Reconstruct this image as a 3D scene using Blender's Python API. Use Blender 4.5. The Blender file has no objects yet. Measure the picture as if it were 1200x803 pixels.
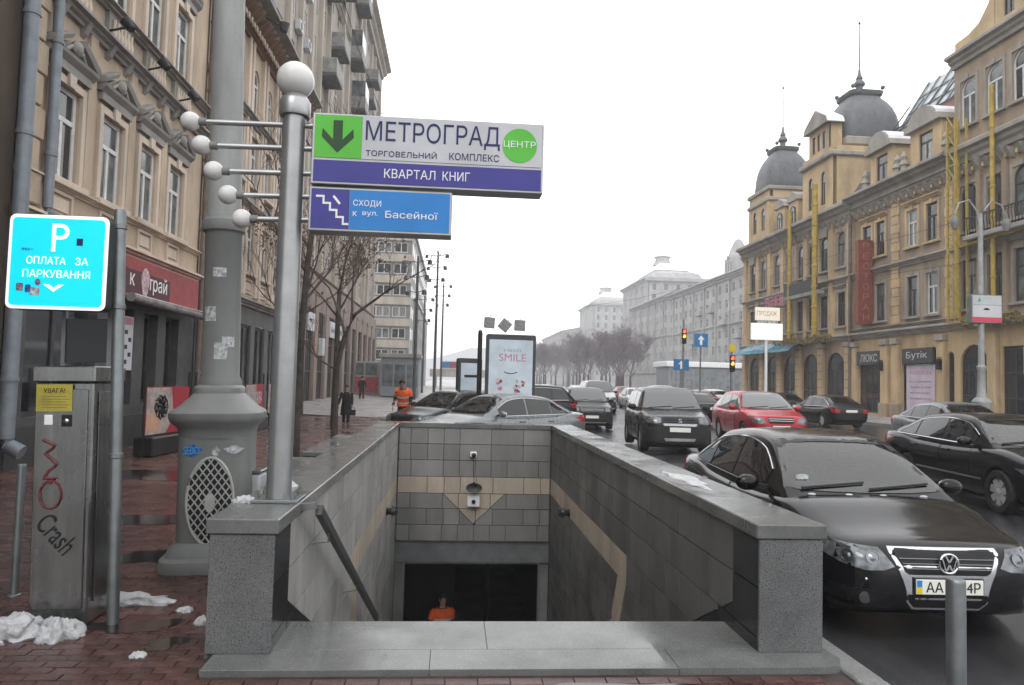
import bpy, bmesh, math, random
import numpy as np
from mathutils import Vector, Matrix, geometry, noise
from mathutils.bvhtree import BVHTree
R = math.radians
random.seed(7)
S = bpy.context.scene
COL = S.collection

# ---------------------------------------------------------------- camera, sky, sun, exposure
cam_d = bpy.data.cameras.new('camera'); cam = bpy.data.objects.new('camera', cam_d); COL.objects.link(cam)
cam_d.sensor_width = 36.0; cam_d.lens = 850.0 / 1200.0 * 36.0
cam_d.clip_start = 0.1; cam_d.clip_end = 6000
def set_camera():
    f = 850.0
    def cd(px, py): return Vector((px - 600, -(py - 401.5), -f))
    dy = cd(532, 444).normalized(); d2 = cd(1532, 444 + 26.3).normalized()
    up = d2.cross(dy).normalized()
    if up.y < 0: up = -up
    rt = dy.cross(up)
    m = Matrix((rt, dy, up))                     # camera axes to world axes
    cam.matrix_world = Matrix.Translation((0, 0, 1.85)) @ m.to_4x4()
set_camera()
S.camera = cam

HAZE = 0.0011
SUN_EL, SUN_AZ = R(48), R(205)
w = bpy.data.worlds.new('World'); S.world = w; w.use_nodes = True
nt = w.node_tree; nt.nodes.clear()
sky = nt.nodes.new('ShaderNodeTexSky'); sky.sky_type = 'NISHITA'; sky.sun_disc = False
sky.sun_elevation = SUN_EL; sky.sun_rotation = SUN_AZ; sky.dust_density = 5; sky.air_density = 1.0
hs = nt.nodes.new('ShaderNodeHueSaturation'); hs.inputs['Saturation'].default_value = 0.04
mx = nt.nodes.new('ShaderNodeMix'); mx.data_type = 'RGBA'; mx.inputs[0].default_value = 0.86
mx.inputs[7].default_value = (18.5, 18.6, 18.8, 1)          # an even cloud deck veils the clear sky
bg = nt.nodes.new('ShaderNodeBackground'); bg.inputs['Strength'].default_value = 0.12
out = nt.nodes.new('ShaderNodeOutputWorld')
nt.links.new(sky.outputs[0], hs.inputs['Color']); nt.links.new(hs.outputs[0], mx.inputs[6])
nt.links.new(mx.outputs[2], bg.inputs['Color']); nt.links.new(bg.outputs[0], out.inputs['Surface'])
sun_d = bpy.data.lights.new('sun', 'SUN'); sun_d.energy = 0.8; sun_d.angle = R(25); sun_d.color = (1, .97, .93)
sun = bpy.data.objects.new('sun', sun_d); COL.objects.link(sun)
sun.rotation_euler = (R(90) - SUN_EL, 0, R(180) - SUN_AZ)
S.view_settings.view_transform = 'Standard'; S.view_settings.look = 'None'
S.view_settings.exposure = 0.0; S.view_settings.gamma = 1.0
S.render.engine = 'CYCLES'
S.cycles.max_bounces = 6; S.cycles.diffuse_bounces = 3; S.cycles.glossy_bounces = 3
S.cycles.transmission_bounces = 3; S.cycles.volume_bounces = 2; S.cycles.use_denoising = True
S.cycles.caustics_reflective = False; S.cycles.caustics_refractive = False

# ---------------------------------------------------------------- materials
MATS = {}
def mat(name, col, rough=.6, metal=0.0, var=.12, scale=3.0, bump=0.0, bscale=40, rand=0.0, spec=.28,
        coat=0.0, rvar=0.0, dirt=None, dirt_amt=.5, dscale=1.2, stretch=None, emit=None, estr=0, trans=0, speck=None):
    if name in MATS: return MATS[name]
    m = bpy.data.materials.new(name); MATS[name] = m; m.use_nodes = True
    t = m.node_tree; N = t.nodes; L = t.links; b = N['Principled BSDF']
    b.inputs['Roughness'].default_value = rough; b.inputs['Metallic'].default_value = metal
    b.inputs['Specular IOR Level'].default_value = spec; b.inputs['Coat Weight'].default_value = coat
    b.inputs['Coat Roughness'].default_value = .03
    if trans: b.inputs['Transmission Weight'].default_value = trans
    c4 = (*col, 1); b.inputs['Base Color'].default_value = c4
    if emit: b.inputs['Emission Color'].default_value = (*emit, 1); b.inputs['Emission Strength'].default_value = estr
    tc = N.new('ShaderNodeTexCoord'); vec = tc.outputs['Object']
    if stretch:
        mp = N.new('ShaderNodeMapping'); mp.inputs['Scale'].default_value = stretch
        L.new(vec, mp.inputs['Vector']); svec = mp.outputs[0]
    else: svec = vec
    def noise(sc, det=4, v=None, ro=.6):
        n = N.new('ShaderNodeTexNoise'); n.inputs['Scale'].default_value = sc; n.inputs['Detail'].default_value = det
        n.inputs['Roughness'].default_value = ro
        L.new(v or vec, n.inputs['Vector']); return n.outputs['Fac']
    def ramp(f, lo, hi, a=0.0, c=1.0):
        r = N.new('ShaderNodeMapRange'); r.inputs[1].default_value = lo; r.inputs[2].default_value = hi
        r.inputs[3].default_value = a; r.inputs[4].default_value = c; L.new(f, r.inputs[0]); return r.outputs[0]
    def mixc(f, A, B, mode='MIX'):
        x = N.new('ShaderNodeMix'); x.data_type = 'RGBA'; x.blend_type = mode
        if isinstance(f, float): x.inputs[0].default_value = f
        else: L.new(f, x.inputs[0])
        for i, q in ((6, A), (7, B)):
            if isinstance(q, tuple): x.inputs[i].default_value = q
            else: L.new(q, x.inputs[i])
        return x.outputs[2]
    cur = c4
    if var:
        lo = tuple(max(0, v * (1 - var * 1.6)) for v in col) + (1,); hi = tuple(v * (1 + var) for v in col) + (1,)
        cur = mixc(ramp(noise(scale, 6, svec), .32, .68), lo, hi)
    if speck:                                   # granite grains
        cur = mixc(ramp(noise(speck[1], 2), .52, .62), cur, (*speck[0], 1))
        cur = mixc(ramp(noise(speck[1] * 1.7, 2), .6, .68), cur, (*speck[2], 1))
    if dirt:
        dn = ramp(noise(dscale, 8, svec, .68), .46, .72, 0, dirt_amt); cur = mixc(dn, cur, (*dirt, 1))
    if rand:
        oi = N.new('ShaderNodeObjectInfo'); rr = ramp(oi.outputs['Random'], 0, 1, 1 - rand, 1 + rand)
        cmb = N.new('ShaderNodeCombineColor')
        for i in range(3): L.new(rr, cmb.inputs[i])
        cur = mixc(1.0, cur, cmb.outputs[0], 'MULTIPLY')
    if not isinstance(cur, tuple): L.new(cur, b.inputs['Base Color'])
    if rvar: L.new(ramp(noise(scale * .7 + .3, 5), .38, .62, max(.02, rough - rvar), min(1, rough + rvar)), b.inputs['Roughness'])
    if bump:
        bp = N.new('ShaderNodeBump'); bp.inputs['Strength'].default_value = bump; bp.inputs['Distance'].default_value = .02
        L.new(noise(bscale, 5), bp.inputs['Height']); L.new(bp.outputs[0], b.inputs['Normal'])
    return m

# ---------------------------------------------------------------- mesh builder
class MB:
    def __init__(s): s.v = []; s.f = []; s.m = []; s.sm = []
    def add(s, vs, fs, m=0, smooth=False):
        o = len(s.v); s.v += [tuple(p) for p in vs]
        for f in fs: s.f.append(tuple(i + o for i in f)); s.m.append(m); s.sm.append(smooth)
        return s
    def box(s, x0, x1, y0, y1, z0, z1, m=0):
        return s.add([(x0,y0,z0),(x1,y0,z0),(x1,y1,z0),(x0,y1,z0),(x0,y0,z1),(x1,y0,z1),(x1,y1,z1),(x0,y1,z1)],
            [(0,3,2,1),(4,5,6,7),(0,1,5,4),(1,2,6,5),(2,3,7,6),(3,0,4,7)], m)
    def bbox(s, x0, x1, y0, y1, z0, z1, b=.006, m=0):          # box with chamfered edges
        bm = bmesh.new(); bmesh.ops.create_cube(bm, size=1)
        for v in bm.verts: v.co = Vector(((x0+x1)/2 + v.co.x*(x1-x0), (y0+y1)/2 + v.co.y*(y1-y0), (z0+z1)/2 + v.co.z*(z1-z0)))
        bmesh.ops.bevel(bm, geom=bm.edges[:], offset=b, segments=1, affect='EDGES')
        bm.verts.index_update(); s.add([v.co[:] for v in bm.verts], [[v.index for v in f.verts] for f in bm.faces], m); bm.free(); return s
    def prism(s, poly, fn, d0, d1, m=0):                       # poly: 2-D outline, fn(a, b, d) -> xyz
        n = len(poly); vs = [fn(a, b, d0) for a, b in poly] + [fn(a, b, d1) for a, b in poly]
        return s.add(vs, [tuple(range(n-1, -1, -1)), tuple(range(n, 2*n))] + [(i, (i+1) % n, n+(i+1) % n, n+i) for i in range(n)], m)
    def rings(s, rs, m=0, smooth=True, cap=True, closed=True):
        n = len(rs[0]); vs = [p for r in rs for p in r]; fs = []
        for k in range(len(rs)-1):
            for i in range(n if closed else n-1):
                j = (i+1) % n; fs.append((k*n+i, k*n+j, (k+1)*n+j, (k+1)*n+i))
        s.add(vs, fs, m, smooth)
        if cap:
            s.add(rs[0], [tuple(range(n-1, -1, -1))], m); s.add(rs[-1], [tuple(range(n))], m)
        return s
    def lathe(s, prof, seg=20, c=(0,0,0), m=0, smooth=True, sq=None, rot=0, cap=True):
        rs = []
        for r, z in prof:
            ring = []
            for i in range(seg):
                a = 2*math.pi*(i)/seg + rot; ca, sa = math.cos(a), math.sin(a)
                k = 1 if not sq else 1/((abs(ca)**sq + abs(sa)**sq)**(1/sq))
                ring.append((c[0]+r*k*ca, c[1]+r*k*sa, c[2]+z))
            rs.append(ring)
        return s.rings(rs, m, smooth, cap)
    def tube(s, pts, r, seg=8, m=0, smooth=True, closed=False):
        pts = [Vector(p) for p in pts]; rs = []; n = len(pts); rad = r if isinstance(r, (list, tuple)) else [r]*n
        up = Vector((0, 0, 1))
        for i, p in enumerate(pts):
            d = (pts[min(i+1, n-1)] - pts[max(i-1, 0)])
            if closed: d = pts[(i+1) % n] - pts[i-1]
            d.normalize(); u = up if abs(d.z) < .95 else Vector((1, 0, 0))
            a = d.cross(u).normalized(); b = a.cross(d).normalized()
            rs.append([tuple(p + (a*math.cos(2*math.pi*k/seg) + b*math.sin(2*math.pi*k/seg))*rad[i]) for k in range(seg)])
        if closed: rs.append(rs[0])
        return s.rings(rs, m, smooth, cap=not closed)
    def bar(s, p0, p1, wd, ht, m=0):
        p0, p1 = Vector(p0), Vector(p1); d = (p1-p0).normalized(); u = Vector((0,0,1)) if abs(d.z) < .95 else Vector((0,1,0))
        a = d.cross(u).normalized()*wd/2; b = a.cross(d).normalized()*ht/2
        return s.rings([[tuple(p-a-b), tuple(p+a-b), tuple(p+a+b), tuple(p-a+b)] for p in (p0, p1)], m, False)
    def sphere(s, c, r, seg=16, rg=10, m=0, sc=(1,1,1)):
        rs = []
        for i in range(1, rg):
            t = math.pi*i/rg; rs.append([(c[0]+r*sc[0]*math.sin(t)*math.cos(2*math.pi*k/seg), c[1]+r*sc[1]*math.sin(t)*math.sin(2*math.pi*k/seg), c[2]-r*sc[2]*math.cos(t)) for k in range(seg)])
        return s.rings(rs, m, True)
    def xf(s, M): s.v = [tuple(M @ Vector(p)) for p in s.v]; return s
    def mesh(s, name, mats):
        me = bpy.data.meshes.new(name); me.from_pydata(s.v, [], s.f)
        for q in (mats if isinstance(mats, (list, tuple)) else [mats]): me.materials.append(q)
        me.polygons.foreach_set('material_index', s.m); me.polygons.foreach_set('use_smooth', s.sm)
        bm = bmesh.new(); bm.from_mesh(me); bmesh.ops.remove_doubles(bm, verts=bm.verts, dist=1e-5)
        bmesh.ops.recalc_face_normals(bm, faces=bm.faces); bm.to_mesh(me); bm.free()
        if any(s.sm): me.set_sharp_from_angle(angle=R(38))
        me.update(); return me
    def build(s, name, mats, parent=None, loc=None, **kw):
        return put(name, s.mesh(name, mats), parent, loc, **kw)
def put(name, me, parent=None, loc=None, rot=None, label=None, cat=None, group=None, kind=None):
    o = bpy.data.objects.new(name, me); COL.objects.link(o)
    if parent: o.parent = parent
    if loc: o.location = loc
    if rot: o.rotation_euler = rot
    tag(o, label, cat, group, kind); return o
def tag(o, label=None, cat=None, group=None, kind=None):
    for k, v in (('label', label), ('category', cat), ('group', group), ('kind', kind)):
        if v: o[k] = v
    return o
def empty(name, loc=(0,0,0), rz=0, label=None, cat=None, group=None):
    o = put(name, None, None, loc, (0, 0, rz), label, cat, group); o.empty_display_size = .2; return o
def dup(o, loc=None, rz=None, label=None, parent=None, scale=None):
    kids = [c for c in o.children]
    c = o.copy(); COL.objects.link(c)
    if parent: c.parent = parent
    if loc: c.location = loc
    if rz is not None: c.rotation_euler = (0, 0, rz)
    if scale: c.scale = (scale,)*3
    if label: c['label'] = label
    for k in kids: dup(k, parent=c)
    return c
XY = lambda a, b, d: (a, b, d)
XZ = lambda a, b, d: (a, d, b)
YZ = lambda a, b, d: (d, a, b)
def clip(poly, a, b, c):                                       # keep a*x + b*y <= c
    o = []; n = len(poly)
    for i in range(n):
        p, q = poly[i], poly[(i+1) % n]; dp, dq = a*p[0]+b*p[1]-c, a*q[0]+b*q[1]-c
        if dp <= 0: o.append(p)
        if (dp < 0 < dq) or (dq < 0 < dp):
            t = dp/(dp-dq); o.append((p[0]+t*(q[0]-p[0]), p[1]+t*(q[1]-p[1])))
    return o
def area(p): return abs(sum(p[i][0]*p[(i+1) % len(p)][1]-p[(i+1) % len(p)][0]*p[i][1] for i in range(len(p))))/2
def shrink(poly, d):                                           # inset a convex polygon
    cw = sum(poly[i][0]*poly[(i+1) % len(poly)][1]-poly[(i+1) % len(poly)][0]*poly[i][1] for i in range(len(poly)))
    o = list(poly); n = len(poly); sg = 1 if cw > 0 else -1
    for i in range(n):
        p, q = poly[i], poly[(i+1) % n]; dx, dy = q[0]-p[0], q[1]-p[1]; l = math.hypot(dx, dy)
        if l < 1e-6: continue
        a, b = sg*dy/l, -sg*dx/l; o = clip(o, a, b, a*p[0]+b*p[1]-d)
        if len(o) < 3: return []
    return o
TXT = {}
def text_mb(s, h, width=None, ext=.002, bold=0.0):             # text in the local x-z plane, facing -y, centred
    key = (s, h, width, ext, bold)
    if key in TXT: return TXT[key]
    cu = bpy.data.curves.new('text', 'FONT'); cu.body = s; cu.align_x = 'CENTER'; cu.align_y = 'CENTER'; cu.offset = bold
    cu.resolution_u = 5; cu.fill_mode = 'NONE'
    o = bpy.data.objects.new('text', cu); COL.objects.link(o)
    dg = bpy.context.evaluated_depsgraph_get(); me = bpy.data.meshes.new_from_object(o.evaluated_get(dg))
    v2 = [x.co.to_2d() for x in me.vertices]; ed = [tuple(e.vertices) for e in me.edges]
    bpy.data.objects.remove(o); bpy.data.curves.remove(cu); bpy.data.meshes.remove(me)
    if not v2: return MB()
    # order the outlines into loops, keep the triangles that lie inside by winding number
    nb = {}
    for p, q in ed: nb.setdefault(p, []).append(q); nb.setdefault(q, []).append(p)
    loops, seen = [], set()
    for st_ in nb:
        if st_ in seen: continue
        lp = [st_]; seen.add(st_); cur = st_
        while True:
            nx = [q for q in nb[cur] if q not in seen]
            if not nx: break
            cur = nx[0]; seen.add(cur); lp.append(cur)
        loops.append([v2[i] for i in lp])
    es = []
    pv = []
    for lp in loops:
        k0 = len(pv); pv += lp; es += [(k0+i, k0+(i+1) % len(lp)) for i in range(len(lp))]
    V, E, F, *_ = geometry.delaunay_2d_cdt(pv, es, [], 0, 1e-6)
    def wind(x, y):
        w_ = 0
        for lp in loops:
            n = len(lp)
            for i in range(n):
                a_, b_ = lp[i], lp[(i+1) % n]; cr = (b_.x-a_.x)*(y-a_.y)-(x-a_.x)*(b_.y-a_.y)
                if a_.y <= y < b_.y and cr > 0: w_ += 1
                elif b_.y <= y < a_.y and cr < 0: w_ -= 1
        return w_
    tri = [t for t in F if wind(sum(V[i].x for i in t)/3, sum(V[i].y for i in t)/3) != 0]
    nv = len(V); v = [Vector((p.x, p.y, .5)) for p in V] + [Vector((p.x, p.y, -.5)) for p in V]
    f = [tuple(t) for t in tri] + [tuple(i+nv for i in t[::-1]) for t in tri]; cnt = {}
    for t in tri:
        for i in range(3): k2 = (t[i], t[(i+1) % 3]); cnt.setdefault(tuple(sorted(k2)), []).append(k2)
    f += [(e[0][0], e[0][1], e[0][1]+nv, e[0][0]+nv) for e in cnt.values() if len(e) == 1]
    xs = [p.x for p in v]; ys = [p.y for p in v]; cx, cy = (min(xs)+max(xs))/2, (min(ys)+max(ys))/2
    k = h/(max(ys)-min(ys)); kx = k if not width else width/(max(xs)-min(xs))
    mb = MB(); mb.add([((p.x-cx)*kx, -p.z*2*ext, (p.y-cy)*k) for p in v], f); TXT[key] = mb; return mb
def text(name, s, h, m, parent, loc, width=None, rot=None, ext=.002, bold=0.0):
    me = text_mb(s, h, width, ext, bold).mesh(name, m); return put(name, me, parent, loc, rot)
# ---------------------------------------------------------------- palette
GRAN = mat('granite', (.125,.128,.13), .34, var=.15, scale=2.5, speck=((.045,.045,.047), 105, (.27,.27,.27)), bump=.12, bscale=220, rvar=.12)
GRANL = mat('granite_pale', (.12,.126,.121), .17, var=.35, scale=1.3, speck=((.12,.12,.12), 130, (.36,.36,.36)), rvar=.14, dirt=(.1,.1,.1), dirt_amt=.5)
GRAND = mat('granite_polished', (.035,.036,.038), .22, var=.3, scale=3, speck=((.015,.015,.015), 120, (.09,.09,.09)))
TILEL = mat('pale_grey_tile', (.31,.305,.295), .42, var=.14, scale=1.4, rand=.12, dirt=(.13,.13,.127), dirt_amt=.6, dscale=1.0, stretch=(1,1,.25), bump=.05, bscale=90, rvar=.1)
TILE = mat('grey_tile', (.225,.22,.21), .45, var=.12, scale=1.4, rand=.16, dirt=(.10,.10,.098), dirt_amt=.55, dscale=1.1, stretch=(1,1,.3), bump=.05, bscale=90, rvar=.1)
TILEB = mat('beige_tile', (.43,.365,.295), .45, var=.1, scale=1.4, rand=.07, dirt=(.17,.15,.13), dirt_amt=.5, stretch=(1,1,.3))
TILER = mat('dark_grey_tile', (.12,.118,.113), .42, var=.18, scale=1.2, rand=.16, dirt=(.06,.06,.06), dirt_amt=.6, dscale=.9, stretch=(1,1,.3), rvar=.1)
GROUT = mat('joint_mortar', (.07,.068,.065), .8, var=.3)
CONC = mat('concrete', (.2,.2,.2), .7, var=.2, scale=1.5, dirt=(.08,.08,.08), dirt_amt=.5)
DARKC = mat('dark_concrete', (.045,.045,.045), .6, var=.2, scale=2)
ASPH = mat('wet_asphalt', (.036,.036,.039), .12, var=.45, scale=.5, stretch=(2.2,.12,1), dirt=(.075,.075,.08), dirt_amt=.5, dscale=.8, bump=.2, bscale=160, rvar=.11, spec=.8)
KERB = mat('kerb_granite', (.2,.2,.2), .4, var=.2, scale=2, speck=((.1,.1,.1), 120, (.3,.3,.3)), rvar=.15)
PAVB = mat('pavement_bed', (.05,.035,.032), .45, var=.3, scale=2)
BRICK = mat('red_paver', (.085,.041,.036), .19, var=.35, scale=5, rand=.25, dirt=(.024,.022,.022), dirt_amt=.9, dscale=1.1, bump=.18, bscale=90, rvar=.2)
BRICKF = mat('red_paving_far', (.115,.06,.052), .24, var=.25, scale=1.2, dirt=(.06,.05,.05), dirt_amt=.6, dscale=.35, rvar=.2)
GPAV = mat('grey_paving_far', (.30,.285,.28), .45, var=.15, scale=.6, dirt=(.2,.17,.16), dirt_amt=.6, dscale=.25, rvar=.2)
SNOW = mat('snow', (.52,.53,.55), .5, var=.12, scale=9, bump=.9, bscale=45, dirt=(.25,.235,.22), dirt_amt=.75, dscale=6)
STEEL = mat('brushed_steel', (.27,.275,.272), .27, .9, var=.12, scale=2, stretch=(6,6,.5), dirt=(.12,.11,.10), dirt_amt=.45, dscale=2.5, rvar=.1)
GALV = mat('galvanised_steel', (.21,.23,.235), .42, .7, var=.15, scale=5, dirt=(.15,.15,.15), dirt_amt=.4, dscale=4)
ALU = mat('aluminium', (.36,.365,.37), .36, .7, var=.12, scale=3, dirt=(.25,.25,.25), dirt_amt=.3)
GREYP = mat('grey_paint', (.195,.202,.197), .5, var=.12, scale=3, dirt=(.1,.1,.095), dirt_amt=.6, dscale=3, stretch=(1,1,.4), bump=.12, bscale=14, rvar=.08)
DGREY = mat('dark_grey_paint', (.05,.052,.055), .45, var=.15)
BLACK = mat('black_plastic', (.015,.015,.016), .45, var=.2)
RUBBER = mat('rubber', (.018,.018,.018), .75, var=.3, scale=10)
WHITE = mat('white_paint', (.78,.79,.8), .4, var=.05)
CHROME = mat('chrome', (.58,.59,.61), .08, 1.0, var=0)
GLOBE = mat('opal_glass', (.66,.655,.64), .25, var=.04, scale=6, dirt=(.5,.49,.46), dirt_amt=.4)

# ---------------------------------------------------------------- ground, road, pavements
def quad(mb, x0, x1, y0, y1, z, m=0, z2=None):
    z2 = z if z2 is None else z2
    return mb.add([(x0,y0,z),(x1,y0,z2),(x1,y1,z2),(x0,y1,z)], [(0,1,2,3)], m)
g = MB()
for a in ((-1400,1400,-1400,4.7), (-1400,1400,15.9,2200), (-1400,-1.3,4.7,15.9), (2.3,1400,4.7,15.9)): quad(g, *a, -.30)
g.build('ground', mat('ground_asphalt', (.07,.07,.07), .5), kind='structure')
r = MB()                                                        # road: falls to the kerb, crowned in the middle
for y0, y1 in ((-40, 60), (60, 900)):
    quad(r, 2.8, 9, y0, y1, -.12, 0, .03); quad(r, 9, 21, y0, y1, .03, 0, .06)
r.build('road', ASPH, kind='structure')
LINEW = mat('road_marking', (.5,.5,.49), .45, var=.2, dirt=(.12,.12,.12), dirt_amt=.7, dscale=3)
mk = MB()
for x in (6.35,):
    for i in range(9): y = 14.6+i*7; mk.add([(x-.06,y,-.031),(x+.06,y,-.028),(x+.06,y+3,-.028),(x-.06,y+3,-.031)], [(0,1,2,3)])
mk.build('lane_line', LINEW, kind='structure')
k = MB()
for i in range(-4, 60): k.bbox(2.6, 2.79, 1.5*i+.004, 1.5*i+1.496, -.3, .012, .012)
k.build('kerb', KERB, kind='structure')
fp = MB(); fp.box(21.2, 27.6, -40, 900, -.3, .19); fp.box(21.0, 21.2, -40, 900, -.3, .205, 1)
fp.build('far_pavement', [GPAV, KERB], kind='structure')
p = MB()                                                        # bed under the pavers, then worn red paving, then grey paving
for a in ((-3.6,2.6,-30,4.66), (-1.5,2.6,16.05,18), (-3.6,-1.45,4.66,18)): quad(p, *a, -.012, 0)
quad(p, -9, -3.6, -30, 9, .0, 0); quad(p, -9, -3.6, 9, 34, -.002, 1); quad(p, -3.6, 2.6, 18, 34, -.002, 1)
p.build('pavement', [PAVB, BRICKF], kind='structure')
p = MB(); quad(p, -14, -5, 34, 900, .30, 0, .0); quad(p, -5, 2.6, 34, 900, 0.0)
p.build('far_left_pavement', GPAV, kind='structure')

# pavers: 0.2 x 0.1 m concrete bricks; the largest in view are parts, the rest one relief
def paver_mesh():
    mb = MB(); mb.add([(-.0985,-.0485,-.02),(.0985,-.0485,-.02),(.0985,.0485,-.02),(-.0985,.0485,-.02),(-.0955,-.0455,0),(.0955,-.0455,0),(.0955,.0455,0),(-.0955,.0455,0)],
        [(4,5,6,7),(0,1,5,4),(1,2,6,5),(2,3,7,6),(3,0,4,7)]); return mb
pav_root = empty('brick_paving', (0,0,0)); tag(pav_root, kind='structure')
pm = paver_mesh().mesh('paver', BRICK)
spots = []
for j in range(28, 190):
    y = j*.1+.05
    for i in range(-46, 14):
        x = i*.2 + (.1 if j % 2 else 0)
        if x > 2.48 or y < 2.9: continue
        if y > 4.60 and x > -1.60: continue
        if y > 12.5: continue
        spots.append((x, y))
vis = sorted([s for s in spots if -0.80*s[1]+.0 < s[0] < .8*s[1] and s[1] > 4.02], key=lambda s: s[1]*s[1])
near = set(vis[:290])
big = MB(); rnd = random.Random(3)
for s in spots:
    z = rnd.uniform(-.002, .002)
    if s in near:
        o = put('brick', pm, pav_root, (s[0], s[1], z), (rnd.uniform(-.012,.012), rnd.uniform(-.012,.012), rnd.uniform(-.01,.01)))
    else:
        t = paver_mesh(); t.v = [(a+s[0], b+s[1], c+z) for a, b, c in t.v]; big.add(t.v, t.f, 0)
big.build('small_bricks', mat('red_paver_relief', (.092,.044,.038), .19, var=.35, scale=3.2, dirt=(.03,.026,.026), dirt_amt=.8, dscale=.9, bump=.15, bscale=60, rvar=.2), pav_root, kind='stuff')

# standing water in the worn paving
def puddle(x, y, rx, ry, seed):
    rn_ = random.Random(seed); n = 40; ph = [rn_.uniform(0, 6.28) for _ in range(4)]
    pts = []
    for i in range(n):
        a = 2*math.pi*i/n; k_ = 1 + .22*math.sin(2*a+ph[0]) + .16*math.sin(3*a+ph[1]) + .10*math.sin(5*a+ph[2]) + .06*math.sin(9*a+ph[3])
        pts.append((x+rx*k_*math.cos(a), y+ry*k_*math.sin(a)))
    MB().prism(pts, XY, -.004, .0045).build('puddle', WATER, kind='structure')
WATER = mat('puddle_water', (.014,.012,.012), .10, var=.2, spec=.7)
for a in ((-2.25,5.55,.26,.16,1),(-1.9,5.2,.12,.12,2),(-2.75,7.6,.5,.35,3),(-4.2,9.4,.8,.5,4),(-2.4,10.8,.35,.8,5),(-1.0,4.42,.5,.07,6),(1.1,4.45,.45,.06,7),(-5.0,13.5,.9,.8,8)): puddle(*a)

# ---------------------------------------------------------------- stair well of the underpass
ZF = -4.65; YS, NST, RISE = 5.57, 31, 0.151
TREAD = .31
XL, XR, YB = -1.14, 2.14, 15.6
ZR = [.80,.46,.12,-.23,-.58,-.90,-1.24,-1.58,-1.92,-2.26,-2.6,-2.94,-3.28,-3.62,-3.96,-4.3,-4.65]
stairs = empty('stairs', (.5, YS, 0)); tag(stairs, kind='structure')
st_me = MB().bbox(XL, XR, 0, TREAD+.02, -.6, 0, .006).mesh('step', CONC)
for i in range(NST): put('step', st_me, stairs, (-.5, i*TREAD, -RISE*(i+1)+.02))
land = empty('landing', (.5, 4.6, 0)); tag(land, kind='structure')
def slab(x0, x1, y0, y1, m=GRANL): MB().bbox(x0+.001, x1-.001, y0+.001, y1-.001, -.2, .03, .0025).build('slab', m, land, (-.5, -4.6, 0))
for x0, x1 in ((-1.54,.28), (.28,2.14)): slab(x0, x1, 5.0, 5.57)
for x0, x1 in ((-1.50,-.1), (-.1,1.5)): slab(x0, x1, 4.66, 5.0)
q = MB(); q.prism([(1.502,4.662),(2.48,4.662),(2.6,4.70),(2.66,4.82),(2.64,5.0),(1.502,5.0)], XY, -.2, .03); q.build('slab', GRANL, land, (-.5,-4.6,0))
q = MB(); q.prism([(2.14,5.002),(2.6,5.002),(2.6,5.57),(2.14,5.57)], XY, -.2, .029); q.build('slab', GRANL, land, (-.5,-4.6,0))
fl = MB(); fl.box(-1.5, 2.5, YS+NST*TREAD-.1, 26, ZF-.2, ZF); fl.build('underpass_floor', CONC, kind='structure')

def skirt(y): return .23 - (RISE/TREAD)*(y-5.4)                  # top of the dark skirting along the flight
def tile_wall(root, coords, side, tm, cols_seed, off):
    """side wall tiles in (y, z); coords fn(a,b,d) -> xyz with d the depth out of the wall"""
    rn = random.Random(cols_seed); n = 0
    for r_ in range(len(ZR)-1):
        z1, z0 = ZR[r_], ZR[r_+1]; y = 5.40 + (0 if r_ % 2 else .18)
        y = 4.94; first = True
        while y < YB-.02:
            wd = rn.choice((.34,.5,.5,.62,.44)) if not first else .46; first = False
            y1 = min(YB, y+wd)
            if YB-y1 < .15: y1 = YB
            rect = [(y,z0),(y1,z0),(y1,z1),(y,z1)]
            if z1 < skirt(y)-.75: y = y1; continue
            s_ = RISE/TREAD; c_ = .23+s_*5.4
            up = clip(clip(rect, -s_, -1, -c_), -1, 0, -5.40)       # above the skirting
            dk = [clip(rect, 1, 0, 5.40), clip(clip(rect, s_, 1, c_), -1, 0, -5.40)]
            pieces = []
            # beige band: level course, then dropping steeply at its near end
            if up:
                lev = clip(clip(up, 0, 1, -.23), 0, -1, .58); lev = clip(lev, -1, 0, -8.75) if lev else []
                if z1 <= -.23+1e-6 and z0 >= -.58-1e-6:
                    near_ = clip(up, 1, 0, 8.75); pieces += [(lev, TILEB), (near_, tm)]
                elif z1 <= -.58+1e-6:
                    # descending leg between two steep lines
                    A = (1, .55, 8.75+.55*-.58+.45); B = (1, .55, 8.75+.55*-.58)
                    mid = clip(clip(up, A[0], A[1], A[2]), -B[0], -B[1], -B[2]); lo = clip(up, B[0], B[1], B[2]); hi = clip(up, -A[0], -A[1], -A[2])
                    pieces += [(mid, TILEB), (lo, tm), (hi, tm)]
                else: pieces.append((up, tm))
            pieces += [(d, GRAND) for d in dk]
            for poly, m_ in pieces:
                if len(poly) < 3: continue
                poly = shrink(poly, .005)
                if len(poly) < 3 or area(poly) < .004: continue
                n += 1
                MB().prism(poly, coords, 0, .018 + rn.uniform(0, .003), 0).build('tile', m_, root, off)
            y = y1
    return n
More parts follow.
